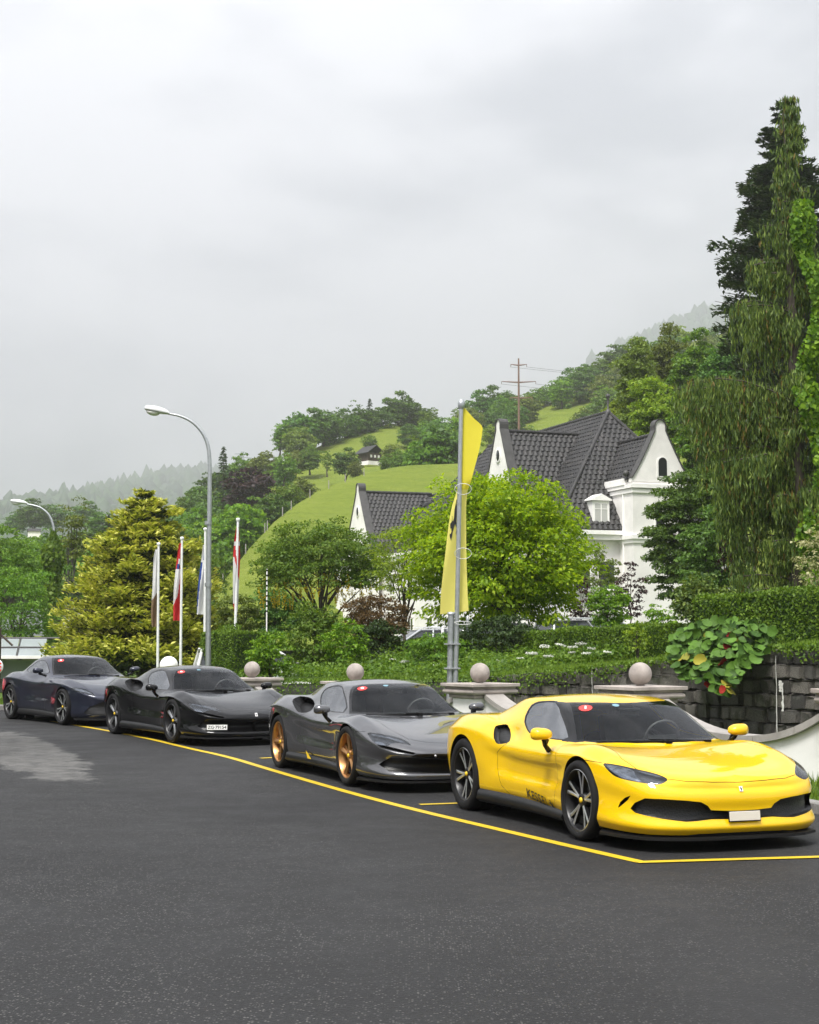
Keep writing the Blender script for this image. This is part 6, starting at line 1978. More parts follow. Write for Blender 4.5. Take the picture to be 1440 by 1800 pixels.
hedge([(p.x, p.y) for p in q], .8, [1.1, 1.1, 1.0, .9, .8], [p.z for p in q], 'lower long clipped hedge in front of the parked cars', 62, 1300)
q = [P(445, 1112, 45), P(385, 1112, 46.5)]
hedge([(p.x, p.y) for p in q], 1.2, [.6, .6], [p.z, p.z] if False else [q[0].z, q[1].z], 'small clipped hedge block behind the rightmost small flagpole', 63, 1300)

# ------------------------------------------------------------------ ground cover: grass and ivy over the wall top, white umbels, bergenia
def grass_patch(name, pts, n, hgt, seed, label):
    """pts: function giving n random ground points"""
    rs = np.random.RandomState(seed)
    C0 = pts(rs, n)
    h = hgt * rs.uniform(.5, 1.35, n)
    lean = rs.normal(size=(n, 3)) * .35; lean[:, 2] = 1
    lean /= np.linalg.norm(lean, axis=1, keepdims=True)
    sdv = np.cross(lean, rs.normal(size=(n, 3))); sdv /= np.linalg.norm(sdv, axis=1, keepdims=True)
    wd = .010
    V = np.empty((n, 4, 3)); V[:, 0] = C0 - sdv * wd; V[:, 1] = C0 + sdv * wd
    V[:, 2] = C0 + lean * h[:, None] + np.array([0, 0, -.0]); V[:, 3] = C0 + lean * (h * .55)[:, None] - sdv * wd * .8
    me = mesh_np(name, V.reshape(-1, 3), np.arange(n * 4).reshape(n, 4), M['grass_blade'], True)
    return tag(obj(name, me), label, 'grass', kind='stuff')
def bank_pts(lo, hi, s0, s1):
    def f(rs, n):
        s = rs.uniform(s0, s1, n); o = rs.uniform(lo, hi, n); out_ = np.zeros((n, 3))
        for i in range(n):
            p, d = sw_at(float(s[i])); nn = Vector((d.y, -d.x))
            zt = float(_swt(p.y))
            dz = float(np.interp(o[i], [q[0] for q in _bk], [q[1] for q in _bk]))
            out_[i] = (p.x + nn.x * o[i], p.y + nn.y * o[i], zt + dz - .02)
        return out_
    return f
grass_patch('grass', bank_pts(.12, 3.4, .5, 22), 30000, .13, 71, 'long green grass on the bank above the stone wall')
def verge_pts(rs, n):
    out_ = np.zeros((n, 3)); t = rs.uniform(0, 49, n); o = rs.uniform(.03, .99, n)
    for i in range(n):
        k = int(t[i]); f = t[i] - k; k = min(k, 48)
        a = va[k].lerp(va[k + 1], f); b = vb[k].lerp(vb[k + 1], f); p = a.lerp(b, o[i] * .42)
        out_[i] = (p.x, p.y, road_z(p.y) + .08)
    return out_
grass_patch('grass', verge_pts, 14000, .13, 72, 'bright grass on the verge between kerb and white wall')
rs = np.random.RandomState(73)
n = 11000; s = rs.uniform(.5, 24, n); C = np.zeros((n, 3)); N = np.zeros((n, 3))
for i in range(n):
    p, d = sw_at(float(s[i])); nn = Vector((-d.y, d.x)); zt = float(_swt(p.y))
    hang = abs(rs.normal()) * (.05 + .09 * (.5 + .5 * math.sin(s[i] * 2.3)) ** 2 + (.10 if s[i] > 12.5 else 0))
    q_ = abs(rs.normal()) * .22
    if rs.uniform() < .5: C[i] = (p.x - nn.x * q_, p.y - nn.y * q_, zt + rs.uniform(.0, .07)); N[i] = (0, 0, 1)
    else: C[i] = (p.x + nn.x * (.15 + rs.uniform(0, .07)), p.y + nn.y * (.15 + rs.uniform(0, .07)), zt + .06 - hang); N[i] = (nn.x, nn.y, .4)
N += rs.normal(size=N.shape) * .4; T = rs.normal(size=N.shape) * .6 + np.array([0, 0, -.7]); S_ = rs.uniform(.03, .065, n)
V, F = leaves(C, T, N, S_, S_ * .9, .12, .1)
tag(obj('ivy', mesh_np('ivy', V, F, M['leaf_hedge'], True)), 'dark green ivy trailing over the top of the stone wall', 'ivy', kind='stuff')
# leafy ground cover on the bank below the big tree (a mass nobody could count)
cs = []; rr_ = []
for i in range(420):
    s_ = rs.uniform(16.0, 25.5); o = rs.uniform(.5, 5.5); p, d = sw_at(float(s_)); nn = Vector((d.y, -d.x))
    cs.append((p.x + nn.x * o, p.y + nn.y * o, float(_swt(p.y)) + .05 + .12 * o * rs.uniform(.3, 1))); rr_.append(rs.uniform(.18, .42))
V, F = cloud(rs, np.array(cs), np.array(rr_), 420, .085, flat=.8)
tag(obj('ground_cover', mesh_np('ground_cover', V, F, M['leaf_mid'], True)), 'mixed leafy ground cover on the shaded bank', 'plants', kind='stuff')
# white umbels
uf = None
um_spots = [(958, 1138, 33), (985, 1135, 33), (1005, 1148, 32), (1022, 1133, 33.5), (1040, 1141, 32.5), (935, 1150, 34), (915, 1158, 34), (1068, 1147, 31.5), (965, 1155, 32), (880, 1165, 35), (770, 1170, 36), (745, 1158, 37), (710, 1165, 37), (1008, 1139, 33), (1030, 1150, 31.8), (690, 1160, 38)]
for i, (px, py, Y) in enumerate(um_spots):
    p = P(px, py, Y)
    if uf is None:
        uf = empty('umbel_flower', p, 0); st_ = MB(); st_.tube([(0, 0, -.45), (.01, 0, -.2), (0, 0, 0)], .006, 5)
        for a in range(7): st_.tube([(0, 0, -.06), (.07 * math.cos(a * .9), .07 * math.sin(a * .9), .01)], .003, 4)
        st_.build('stem', M['grass_blade'], uf)
        nn = 60; a = rs.uniform(0, 6.28, nn); r_ = .10 * np.sqrt(rs.uniform(0, 1, nn)); C = np.stack([r_ * np.cos(a), r_ * np.sin(a), .015 + rs.normal(size=nn) * .008], 1)
        V, F = leaves(C, rs.normal(size=C.shape), np.array([0, 0, 1.0]) + rs.normal(size=C.shape) * .3, np.full(nn, .032), np.full(nn, .03))
        obj('flower_head', mesh_np('flower_head', V, F, M['petal_white']), None, uf); o = uf
    else: o = copy_tree(uf)
    o.location = p; o.rotation_euler = (rs.normal() * .15, rs.normal() * .15, rs.uniform(0, 6)); sc_ = rs.uniform(.8, 1.25); o.scale = (sc_,) * 3
    tag(o, 'white flat topped wild flower on the bank above the stone wall', 'flower', 'white umbels on the bank')
# bergenia: every big leaf is a part
def berg_mat(name, c0, c1):
    k = NT(name); oi = k.n('ShaderNodeObjectInfo')
    f = k.noise(9, 4, .6, k.coord())
    k.l(k.mix(.4, k.ramp(oi.outputs['Random'], [(0, c0), (.6, c1), (1, tuple(min(1, q * 1.7) for q in c1))]), k.ramp(f, [(.3, c0), (.7, c1)])), k.b.inputs['Base Color'])
    k.set(Roughness=.55); k.b.inputs['Specular IOR Level'].default_value = .18; return k.m
M['berg_green'] = berg_mat('bergenia_leaf', (.020, .055, .008), (.075, .150, .020))
M['berg_yellow'] = berg_mat('bergenia_yellow', (.14, .15, .02), (.26, .23, .03))
M['berg_red'] = berg_mat('bergenia_red', (.14, .01, .01), (.30, .03, .02))
bmesh_list = []
for q in range(4):
    rs2 = np.random.RandomState(80 + q); V = []; F = []; n = 12
    V.append((0, 0, .02))
    for ring, rr2 in ((.55, 1), (1.0, 2)):
        for k in range(n):
            a = 2 * PI * k / n; r = ring * (1 + .06 * math.sin(a * 3 + q)) * (1 if abs(a - PI) > .3 else .82)
            V.append((.56 * r * math.cos(a), .40 * r * math.sin(a), .10 * ring ** 2 * (1 + .5 * math.sin(2 * a + q)) - .06 * ring * math.cos(a)))
    for k in range(n): F.append((0, 1 + k, 1 + (k + 1) % n))
    for k in range(n): F.append((1 + k, 1 + n + k, 1 + n + (k + 1) % n, 1 + (k + 1) % n))
    bmesh_list.append((V, F))
bg_me = {m: [] for m in ('berg_green', 'berg_yellow', 'berg_red')}
for V, F in bmesh_list:
    for m in bg_me: bg_me[m].append(MB().add(V, F, True).mesh('leaf', M[m]))
rs = np.random.RandomState(90)
cen = P(1268, 1165, 24.6)
berg = empty('bergenia', (cen.x, 25.0, 1.42), 0, 'big leaved bergenia plant spilling over the stone wall', 'plant')
sb = MB()
nlf = 0; lsp = []
for i in range(1500):
    px = rs.uniform(1170, 1366); py = rs.uniform(1084, 1226)
    if not (1172 < px < 1365 and 1088 < py < 1226): continue
    if not in_poly((px, py), [(1174, 1132), (1196, 1108), (1235, 1096), (1275, 1086), (1325, 1094), (1362, 1110), (1352, 1142), (1318, 1168), (1296, 1196), (1282, 1222), (1250, 1214), (1228, 1196), (1205, 1198), (1186, 1168)]): continue
    if nlf > 296 or any((px - a) ** 2 + (py - b) ** 2 < 22 for a, b in lsp): continue
    nlf += 1; lsp.append((px, py))
    hgt_ = (1222 - py) / 134
    Y = 24.0 + hgt_ * 1.0 + rs.uniform(-.1, .22) + (1268 - px) * .0045
    p = P(px, py, Y) - Vector(berg.location)
    m = 'berg_red' if rs.uniform() < .014 else ('berg_yellow' if rs.uniform() < .04 else 'berg_green')
    o = obj('leaf', bg_me[m][rs.randint(4)], None, berg, p)
    outv = Vector(((px - 1268) * .006 + rs.normal() * .25, -.7 + rs.normal() * .4, .45 + rs.normal() * .45 + hgt_ * .3)).normalized()
    tq = outv.to_track_quat('Z', 'X'); o.rotation_euler = (tq.to_matrix().to_4x4() @ Matrix.Rotation(rs.uniform(0, 6.28), 4, 'Z')).to_euler()
    k_ = rs.uniform(.12, .205); o.scale = (k_, k_, k_)
    if i % 30 == 0: sb.tube([tuple(p), (p.x * .6, p.y * .6 + .1, p.z * .6 + .05), (p.x * .3, .15, .05)], .012, 5, caps=False)
sb.build('stems', M['leaf_brown'], berg)
cc = []; 
for i in range(60):
    a = rs.uniform(0, 6.28); q_ = math.sqrt(rs.uniform(0, 1)); px = 1268 + 78 * q_ * math.cos(a); py = 1150 + 48 * q_ * math.sin(a)
    cc.append(tuple(P(px, py, 24.9 + (1222 - py) / 134 * .9) - Vector(berg.location)))
V, F = cloud(rs, np.array(cc), np.full(60, .19), 1500, .13, flat=.9, aspect=.75)
obj('inner_leaves', mesh_np('inner_leaves', V, F, M['leaf_mid'], True), None, berg)['kind'] = 'stuff'
# ------------------------------------------------------------------ trees on the hills: a few kinds, each tree its own object
def proto_broad(seed, leaf, rx, rz, nclump, size, cz, trunk=.35):
    rs = np.random.RandomState(seed)
    V, F, P_ = broad_crown(rs, (0, 0, cz), (rx * .88, rx * .88, rz * .88), nclump, 17, size, .33, (.45, 1.05), lambda d: 1 + .18 * np.sin(d[:, 0] * 5 + seed) * np.cos(d[:, 2] * 4 + seed), -.97, .75)
    crown = mesh_np('crown', V, F, M[leaf], True)
    tg = [P_[i] for i in rs.choice(len(P_), 5, replace=False)]
    tm = limbs((0, 0, -1.0), (0, 0, cz), trunk, tg, rs, .3).mesh('trunk', M['bark'])
    return crown, tm
def proto_conifer(seed, leaf, H, R):
    rs = np.random.RandomState(seed); Cs = []; Ts = []; Ns = []; Ss = []
    for i in range(20):
        t = .08 + .92 * i / 20; r = R * (1 - t) ** .85 + .1
        for k in range(9):
            a = rs.uniform(0, 6.28); tj = min(.99, max(.05, t + rs.uniform(-.035, .035))); L = (R * (1 - tj) ** .85 + .1) * rs.uniform(.7, 1.15); z = H * tj
            C, T, N, tt, S_ = spray_branch(rs, (0, 0, z), (L * math.cos(a), L * math.sin(a), z - .10 * L), .12, max(4, int(14 * L / R)), .3, .8, -.1)
            Cs.append(C); Ts.append(T); Ns.append(N); Ss.append(S_)
    S_ = np.concatenate(Ss)
    V, F = leaves(np.vstack(Cs), np.vstack(Ts), np.vstack(Ns), S_, S_ * .42, .1, .1)
    m = MB(); m.tube([(0, 0, -1), (0, 0, H * .9)], [.22, .03], 6)
    return mesh_np('crown', V, F, M[leaf], True), m.mesh('trunk', M['bark'])
KINDS = {}
for i, (k, leaf) in enumerate((('mid', 'leaf_mid'), ('mid2', 'leaf_mid'), ('dark', 'leaf_dark'), ('dark2', 'leaf_dark'), ('light', 'leaf_yellowgreen'), ('light2', 'leaf_ivy'), ('olive', 'leaf_olive'))):
    KINDS[k] = proto_broad(200 + i, leaf, 4.0, 4.5, 150, .62, 4.4)
KINDS['tall'] = proto_broad(220, 'leaf_dark', 2.8, 5.6, 110, .6, 7.0)
KINDS['tall2'] = proto_broad(221, 'leaf_mid', 2.6, 5.4, 110, .6, 6.6)
KINDS['purple'] = proto_broad(222, 'leaf_purple', 4.2, 4.2, 150, .6, 5.0)
KINDS['con'] = proto_conifer(223, 'needle_dark', 13.0, 3.0)
KH = dict(mid=8.9, mid2=8.9, dark=8.9, dark2=8.9, light=8.9, light2=8.9, olive=8.9, tall=12.6, tall2=12.0, purple=9.2, con=13.0)
WORD = dict(mid='rounded green tree', mid2='rounded green tree', dark='dark green broadleaf tree', dark2='very dark broadleaf tree', light='light yellow green tree', light2='fresh green tree', olive='olive green tree', tall='tall dark tree', tall2='tall green tree', purple='dark purple copper beech', con='pointed dark conifer')
def put(kind, px, py_top, py_base, Y, label, group, seed=0, z0=None, sx=1.0):
    """tree whose top and base appear at the given rows"""
    b = P(px, py_base, Y); t = P(px, py_top, Y)
    s = (t.z - b.z) / KH[kind]
    root = empty('tree', (b.x, Y, b.z), (px * 1.7) % 6.28, label, 'tree', group)
    root.scale = (s * sx, s * sx, s)
    obj('crown', KINDS[kind][0], None, root); obj('trunk', KINDS[kind][1], None, root)
    return root
def ground_hit(px, py, hf, y0, y1):
    """distance at which the sight line through a pixel meets a hill"""
    prev = None
    for Y in np.linspace(y0, y1, 240):
        p = P(px, py, Y)
        if p.z <= hf(p.x, Y): return Y
    return None
rnd = random.Random(9)
def scatter(n, poly, hf, y0, y1, kinds, hpx, where, group, far=None):
    xs = [p[0] for p in poly]; ys = [p[1] for p in poly]; c = 0; tries = 0
    spots = []
    while c < n and tries < n * 60:
        tries += 1
        x = rnd.uniform(min(xs), max(xs)); y = rnd.uniform(min(ys), max(ys))
        if not in_poly((x, y), poly): continue
        if any(abs(x - a) < hpx * .32 and abs(y - b) < hpx * .18 for a, b in spots): continue
        Y = ground_hit(x, y, hf, y0, y1)
        if Y is None: continue
        spots.append((x, y)); k = rnd.choice(kinds); h = hpx * rnd.uniform(.7, 1.25)
        put(k, x, y - h, y + h * .04, Y, WORD[k] + ' ' + where, group, sx=rnd.uniform(.9, 1.2)); c += 1
# crest of the upper hill
G1 = 'trees along the crest of the upper hill'
for x, yt, yb, k in ((492, 742, 800, 'tall2'), (505, 750, 800, 'mid'), (522, 726, 795, 'dark'), (545, 722, 790, 'dark2'), (568, 720, 786, 'dark'), (590, 716, 780, 'tall'), (610, 722, 776, 'dark2'), (628, 704, 772, 'tall'), (650, 700, 768, 'con'), (668, 716, 764, 'dark'), (700, 692, 752, 'dark2'), (718, 702, 756, 'dark'), (735, 712, 762, 'dark2'), (752, 728, 770, 'mid'), (532, 736, 796, 'dark2'), (580, 726, 786, 'dark'), (640, 720, 772, 'dark')):
    put(k, x, yt, yb, float(np.interp(x, [p[0] for p in CR_B], [p[2] for p in CR_B])) - 2, WORD[k] + ' on the skyline of the upper hill', G1, sx=1.15)
G2 = 'trees on the wooded slope left of the meadow'
put('con', 392, 784, 905, 255, 'tall pointed conifer standing out above the wood left of the meadow', 'tall conifers'); put('con', 404, 826, 910, 250, 'smaller conifer right of the tall pointed one', 'tall conifers', sx=1.2)
put('purple', 437, 822, 905, 235, 'dark purple copper beech among green trees left of the meadow', 'copper beech', sx=1.35)
scatter(30, [(330, 900), (400, 860), (480, 830), (540, 810), (520, 850), (460, 900), (400, 960), (340, 985), (320, 950)], hB, 205, 360, ['mid', 'mid2', 'dark', 'light2', 'olive', 'tall2'], 52, 'on the wooded slope left of the meadow', G2)
for x, yt, yb, Y, k in ((345, 900, 1000, 190, 'mid'), (380, 905, 1010, 185, 'light2'), (420, 880, 985, 182, 'light2'), (330, 940, 1040, 150, 'mid2'), (372, 950, 1050, 148, 'mid'), (450, 880, 965, 190, 'mid'), (480, 868, 940, 190, 'dark'), (505, 850, 915, 195, 'mid2'), (530, 842, 895, 200, 'olive'), (360, 880, 970, 215, 'dark'), (400, 900, 1000, 200, 'mid2')):
    put(k, x, yt, yb, Y, WORD[k] + ' at the foot of the wooded slope', G2, sx=1.1)
G3 = 'trees around the upper meadow and chalet'
for x, yt, yb, Y, k in ((608, 790, 842, 262, 'dark2'), (545, 785, 830, 300, 'mid'), (520, 798, 836, 300, 'olive'), (575, 790, 835, 290, 'tall2'), (650, 764, 795, 318, 'mid'), (690, 782, 822, 270, 'olive'), (705, 790, 830, 262, 'mid2'), (730, 760, 846, 222, 'tall2'), (752, 766, 858, 215, 'mid'), (782, 745, 850, 216, 'dark'), (800, 750, 840, 225, 'mid2'), (770, 735, 800, 300, 'dark'), (680, 800, 830, 268, 'mid'), (625, 812, 842, 258, 'olive'), (720, 745, 790, 330, 'dark'), (500, 800, 850, 270, 'mid2')):
    put(k, x, yt, yb, Y, WORD[k] + ' near the upper meadow and chalet', G3, sx=1.1)
G4 = 'trees on the wooded slope above the white house'
scatter(58, [(745, 765), (850, 760), (930, 735), (1010, 705), (1090, 665), (1180, 630), (1290, 600), (1300, 700), (1180, 760), (1000, 790), (850, 805), (750, 800)], hB, 205, 460, ['mid', 'mid2', 'dark', 'light', 'light2', 'olive', 'dark2', 'tall2'], 50, 'on the wooded slope above the white house', G4)
for x, yt, k in ((850, 690, 'dark2'), (872, 682, 'dark2'), (888, 688, 'dark'), (935, 688, 'mid'), (955, 678, 'mid2'), (985, 668, 'dark'), (1005, 650, 'dark2'), (1030, 640, 'dark'), (1055, 632, 'mid'), (1080, 610, 'dark2'), (1100, 606, 'dark'), (1125, 596, 'dark2'), (820, 712, 'mid'), (905, 706, 'mid')):
    Y = float(np.interp(x, [p[0] for p in CR_B], [p[2] for p in CR_B])); yb = float(np.interp(x, [p[0] for p in CR_B], [p[1] for p in CR_B]))
    put(k, x, yt, yb + 6, Y - 2, WORD[k] + ' on the skyline above the white house', G4, sx=1.2)
G5 = 'large trees behind the white house'
for x0_, x1_, y0_, y1_, Y, lf, sd, lb, asp in (
    (1080, 1160, 566, 800, 118, 'leaf_olive', 311, 'slender open olive tree, leftmost of the tall trees behind the house', .6),
    (1134, 1212, 560, 790, 124, 'leaf_olive', 302, 'open olive tree next right of the slender one behind the house', .6),
    (1180, 1260, 553, 800, 112, 'leaf_mid', 303, 'tall bright topped green tree behind the house tower', .6),
    (1225, 1320, 575, 830, 108, 'leaf_dark', 304, 'broad dark green tree in front of the fir', .6),
    (1270, 1345, 620, 850, 100, 'leaf_dark', 305, 'bluish dark green tree left of the weeping conifer', .6),
    (1110, 1200, 650, 830, 106, 'leaf_yellowgreen', 306, 'light yellow green tree just behind the tower gable', .6),
    (1180, 1280, 680, 870, 98, 'leaf_mid', 307, 'rounded green tree right of the tower gable', .6),
    (1055, 1125, 690, 810, 128, 'leaf_yellowgreen', 308, 'light green tree behind the peak of the main roof', .6),
    (1240, 1330, 740, 920, 92, 'leaf_mid', 309, 'low green tree between the tower and the weeping conifer', .6)):
    tree_px('broadleaf_tree', lb, x0_, x1_, y0_, y1_, Y, 230, 220, .24, lf, sd, zb=2.0, clump=.42, shell=(.2, .96), trunk=.2, group=G5, nl=12, flat=.9, shape=lambda d, sd=sd: 1 + .14 * np.sin(d[:, 0] * 4 + sd) * np.cos(d[:, 2] * 5 + sd * 2), aspect=asp)
G6 = 'trees in the valley at the far left'
for x, yt, yb, Y, k in ((-10, 940, 1010, 190, 'mid'), (40, 945, 1020, 180, 'mid2'), (85, 935, 1010, 200, 'mid'), (150, 930, 1020, 185, 'dark'), (205, 925, 1015, 200, 'mid2'), (180, 900, 960, 300, 'dark'), (250, 905, 970, 290, 'dark'), (300, 905, 980, 260, 'mid'), (20, 960, 1050, 140, 'light2'), (70, 975, 1060, 130, 'mid2'), (170, 960, 1060, 130, 'mid'), (280, 930, 1010, 210, 'mid'), (320, 900, 985, 240, 'dark'), (190, 905, 990, 230, 'con'), (60, 880, 935, 420, 'dark2'), (95, 886, 935, 440, 'dark'), (150, 884, 935, 430, 'dark2'), (30, 900, 940, 430, 'dark')):
    put(k, x, yt, yb, Y, WORD[k] + ' in the valley at the far left', G6, sx=1.3)
# far forest on the mountain: one mass
rs = np.random.RandomState(33); Vs = []; Fs = []; nb = 0
ico = bmesh.new(); bmesh.ops.create_icosphere(ico, subdivisions=1, radius=1.0)
ico.verts.index_update(); IV = np.array([v.co[:] for v in ico.verts]); IF = np.array([[v.index for v in f.verts] for f in ico.faces]); ico.free()
fyC, fzC = crest_fn(CR_C)
for i in range(9000):
    x = rs.uniform(-1350, 1350); t = rs.uniform(0, 1) ** .8; y = 950 + (float(fyC(x)) + 15 - 950) * t
    if abs(x / y) > .34: continue
    z = hC(x, y); s = rs.uniform(7, 12) * (1 + t * .7); e = IV * (1 + rs.normal(size=(len(IV), 1)) * .18) * np.array([s * .75, s * .75, s * rs.uniform(.9, 1.7)]) + np.array([x, y, z + s * .5])
    Vs.append(e); Fs.append(IF + nb); nb += len(IV)
M['forest'] = leaf_mat('forest', (.012, .028, .012), (.025, .05, .018), (.045, .08, .025), .1)
tag(obj('forest', mesh_np('forest', np.vstack(Vs), np.vstack(Fs), M['forest'], False)), 'misty forest covering the far mountain', 'forest', kind='stuff')
# wooded slope across the road, behind and left of the camera (it is what the cars mirror)
cs = []; rr_ = []
for i in range(1300):
    t = rs.uniform(0, 1)
    if t < .75:
        y = rs.uniform(-20, 88); x = -24 - rs.uniform(0, 5) - max(0, y - 60) * .25
    else: x, y = rs.uniform(-30, 40), -17 - rs.uniform(0, 5)
    cs.append((x, y, rs.uniform(.3, 7.0))); rr_.append(rs.uniform(.9, 1.9))
V, F = cloud(rs, np.array(cs), np.array(rr_), 26, .55, flat=.9)
tag(obj('wood', mesh_np('wood', V, F, M['leaf_dark'], True)), 'dense wood on the far side of the road', 'trees', kind='stuff')
# ------------------------------------------------------------------ poles, flags, lamps, pylons, parked cars behind the hedge
M['galv'] = simple('galv', (.42, .44, .45), .42, metal=.75, var=.12, scale=14)
M['pole_white'] = simple('pole_white', (.72, .73, .72), .4, var=.08, scale=8)
M['rope'] = simple('rope', (.62, .62, .60), .8)
M['lamp_head'] = simple('lamp_head', (.62, .63, .63), .4, var=.08, scale=6)
M['lamp_glass'] = simple('lamp_glass', (.70, .70, .66), .15, coat=.4)
M['rust'] = simple('rust', (.16, .09, .065), .8, var=.3, scale=2)
def cloth(name, cols):
    """woven flag cloth, light shining through a little; cols by vertex group of material slots"""
    k = NT(name); k.b.inputs['Base Color'].default_value = (*cols, 1); k.set(Roughness=.8)
    wv = k.n('ShaderNodeTexWave', {'Scale': 260.0}); k.l(k.coord(), wv.inputs['Vector'])
    tr = k.n('ShaderNodeBsdfTranslucent', {'Color': (*cols, 1)}); mxs = k.n('ShaderNodeMixShader', {0: .4})
    k.l(k.b.outputs[0], mxs.inputs[1]); k.l(tr.outputs[0], mxs.inputs[2]); k.l(mxs.outputs[0], k.out.inputs[0])
    k.bump(wv.outputs[0], .05, .002)
    return k.m
M['cl_yellow'] = cloth('cloth_yellow', (.80, .68, .05)); M['cl_yellow2'] = cloth('cloth_yellow_pale', (.78, .70, .17))
M['cl_white'] = cloth('cloth_white', (.76, .75, .76)); M['cl_red'] = cloth('cloth_red', (.60, .03, .035)); M['cl_blue'] = cloth('cloth_blue', (.02, .06, .28)); M['cl_brown'] = cloth('cloth_brown', (.26, .17, .10)); M['cl_black'] = cloth('cloth_black', (.03, .03, .035))
# big yellow flag
Yf = 26.6
fb = P(800.5, 1228, Yf); ft = P(811, 712, Yf)
fp = empty('flagpole', (fb.x, Yf, 0), 0, 'tall galvanised flagpole beside the grey car', 'flagpole')
O = Vector((fb.x, Yf, 0))
ba = P(799.8, 1300, Yf)
m = MB(); m.tube([Vector((fb.x - .02, Yf, -.1)) - O, Vector((fb.x, Yf, fb.z)) - O, Vector((ft.x, Yf, ft.z)) - O], [.044, .042, .036], 14); m.build('pole', M['galv'], fp)
m = MB(); m.lathe([(0, .10), (.045, .09), (.058, .03), (.056, -.03), (.045, -.06)], 14, c=tuple(ft - O)); m.build('pole_cap', M['galv'], fp)
pm_ = P(796.5, 1078, Yf)
m = MB(); m.tube([(-.11, .04, -.1), (pm_.x - O.x - .03, .04, pm_.z)], .052, 14); m.lathe([(0, .02), (.066, .02), (.066, -.02)], 14, c=(pm_.x - O.x - .03, .04, pm_.z)); m.build('mounting_post', M['galv'], fp)
for py in (1132, 1175, 1205):
    q = P(799.5, py, Yf); c = MB(); c.box((q.x - O.x - .04, .02, q.z), (.27, .15, .022)); c.build('clamp', M['galv'], fp)
hx = P(818, 735, Yf)
def flag_sheet(name, rows, mat_fn, parent, thick=.0, amp=.05, nseg=14, fold=1.0):
    """rows: list of (row y, left x, right x) in photo pixels at the flag's distance; a rippled sheet"""
    pass
def sheet(fnp, nu, nv, mats, pick, name):
    V = []; F = []; idx = []
    for i in range(nv + 1):
        for j in range(nu + 1): V.append(tuple(fnp(j / nu, i / nv)))
    for i in range(nv):
        for j in range(nu):
            a = i * (nu + 1) + j; F.append((a, a + 1, a + nu + 2, a + nu + 1)); idx.append(pick((j + .5) / nu, (i + .5) / nv))
    me = bpy.data.meshes.new(name); me.from_pydata(V, [], F)
    for q in mats: me.materials.append(M[q])
    me.polygons.foreach_set('material_index', idx); me.polygons.foreach_set('use_smooth', [True] * len(F))
    return me
yl = [(0, 812.5, 816), (.05, 813, 832), (.10, 813, 848.5), (.15, 812.5, 846.5), (.31, 811, 833), (.37, 808, 827), (.41, 803, 822), (.51, 792.5, 819.5), (.71, 783, 820), (.92, 775, 822.5), (1.0, 773.5, 824)]
y0p, y1p = 716, 1077
fl_l = pchip([(a, b) for a, b, c in yl]); fl_r = pchip([(a, c) for a, b, c in yl])
def yflag(s, t):
    py = y0p + (y1p - y0p) * t + (3 * (s - .5) * -2 if t > .97 else 0)
    px = float(fl_l(t)) + (float(fl_r(t)) - float(fl_l(t))) * s
    bl = float(sstep(.34, .44, t))
    dep = (.03 - .06 * s * math.sin(t * 6.2)) * (1 - bl) + (.10 + .035 * math.sin(s * 5 + t * 6)) * bl
    q = P(px, py, Yf + dep); return q - Vector((fb.x, Yf, 0))
me = sheet(yflag, 26, 90, ['cl_yellow', 'cl_yellow2'], lambda s, t: 0 if t < .40 else 1, 'flag')
flo = obj('flag', me, None, None, (fb.x, Yf, 0))
tag(flo, 'long yellow banner flag with black horse mark hanging on the tall galvanised flagpole', 'flag')
# its black horse, squeezed in the fold and hanging head down
def hpt(x, y):
    px = 798 - (x - .5) * 11 - (y - .6) * 6; py = 905 + (y - .6) * 62 + (x - .5) * 10
    q = P(px + 2.0, py, Yf - .03); return q - Vector((fb.x, Yf, 0))
t_h = lambda py: (py - y0p) / (y1p - y0p)
def hmap(x, y):
    py = 914 + (.62 - y) * -58; t = t_h(py); s = .20 + .42 * (x - .3) ; q = Vector(yflag(s, t)); q.y -= .012; return q
obj('horse_mark', poly_mesh('horse_mark', HORSE, hmap, M['cl_black']), None, flo)
for py, w_ in ((855, 20), (968, 22), (1090, 20)):
    m = MB(); c = P(814, py, Yf) - O
    m.tube([c + Vector((.0 + .14 * math.cos(a) , -.06 - .06 * math.sin(a) * .5, -.05 + .09 * math.sin(a) * (1 if py < 1080 else .3))) for a in np.linspace(0, 2 * PI, 18, endpoint=False)], .0055, 6, closed=True); m.build('rope_loop', M['rope'], fp)
c = P(822, 1092, Yf) - O
m = MB(); m.lathe([(0, .10), (.02, .08), (.035, -.08), (0, -.10)], 10, c=tuple(c)); m.build('counterweight', M['galv'], fp)
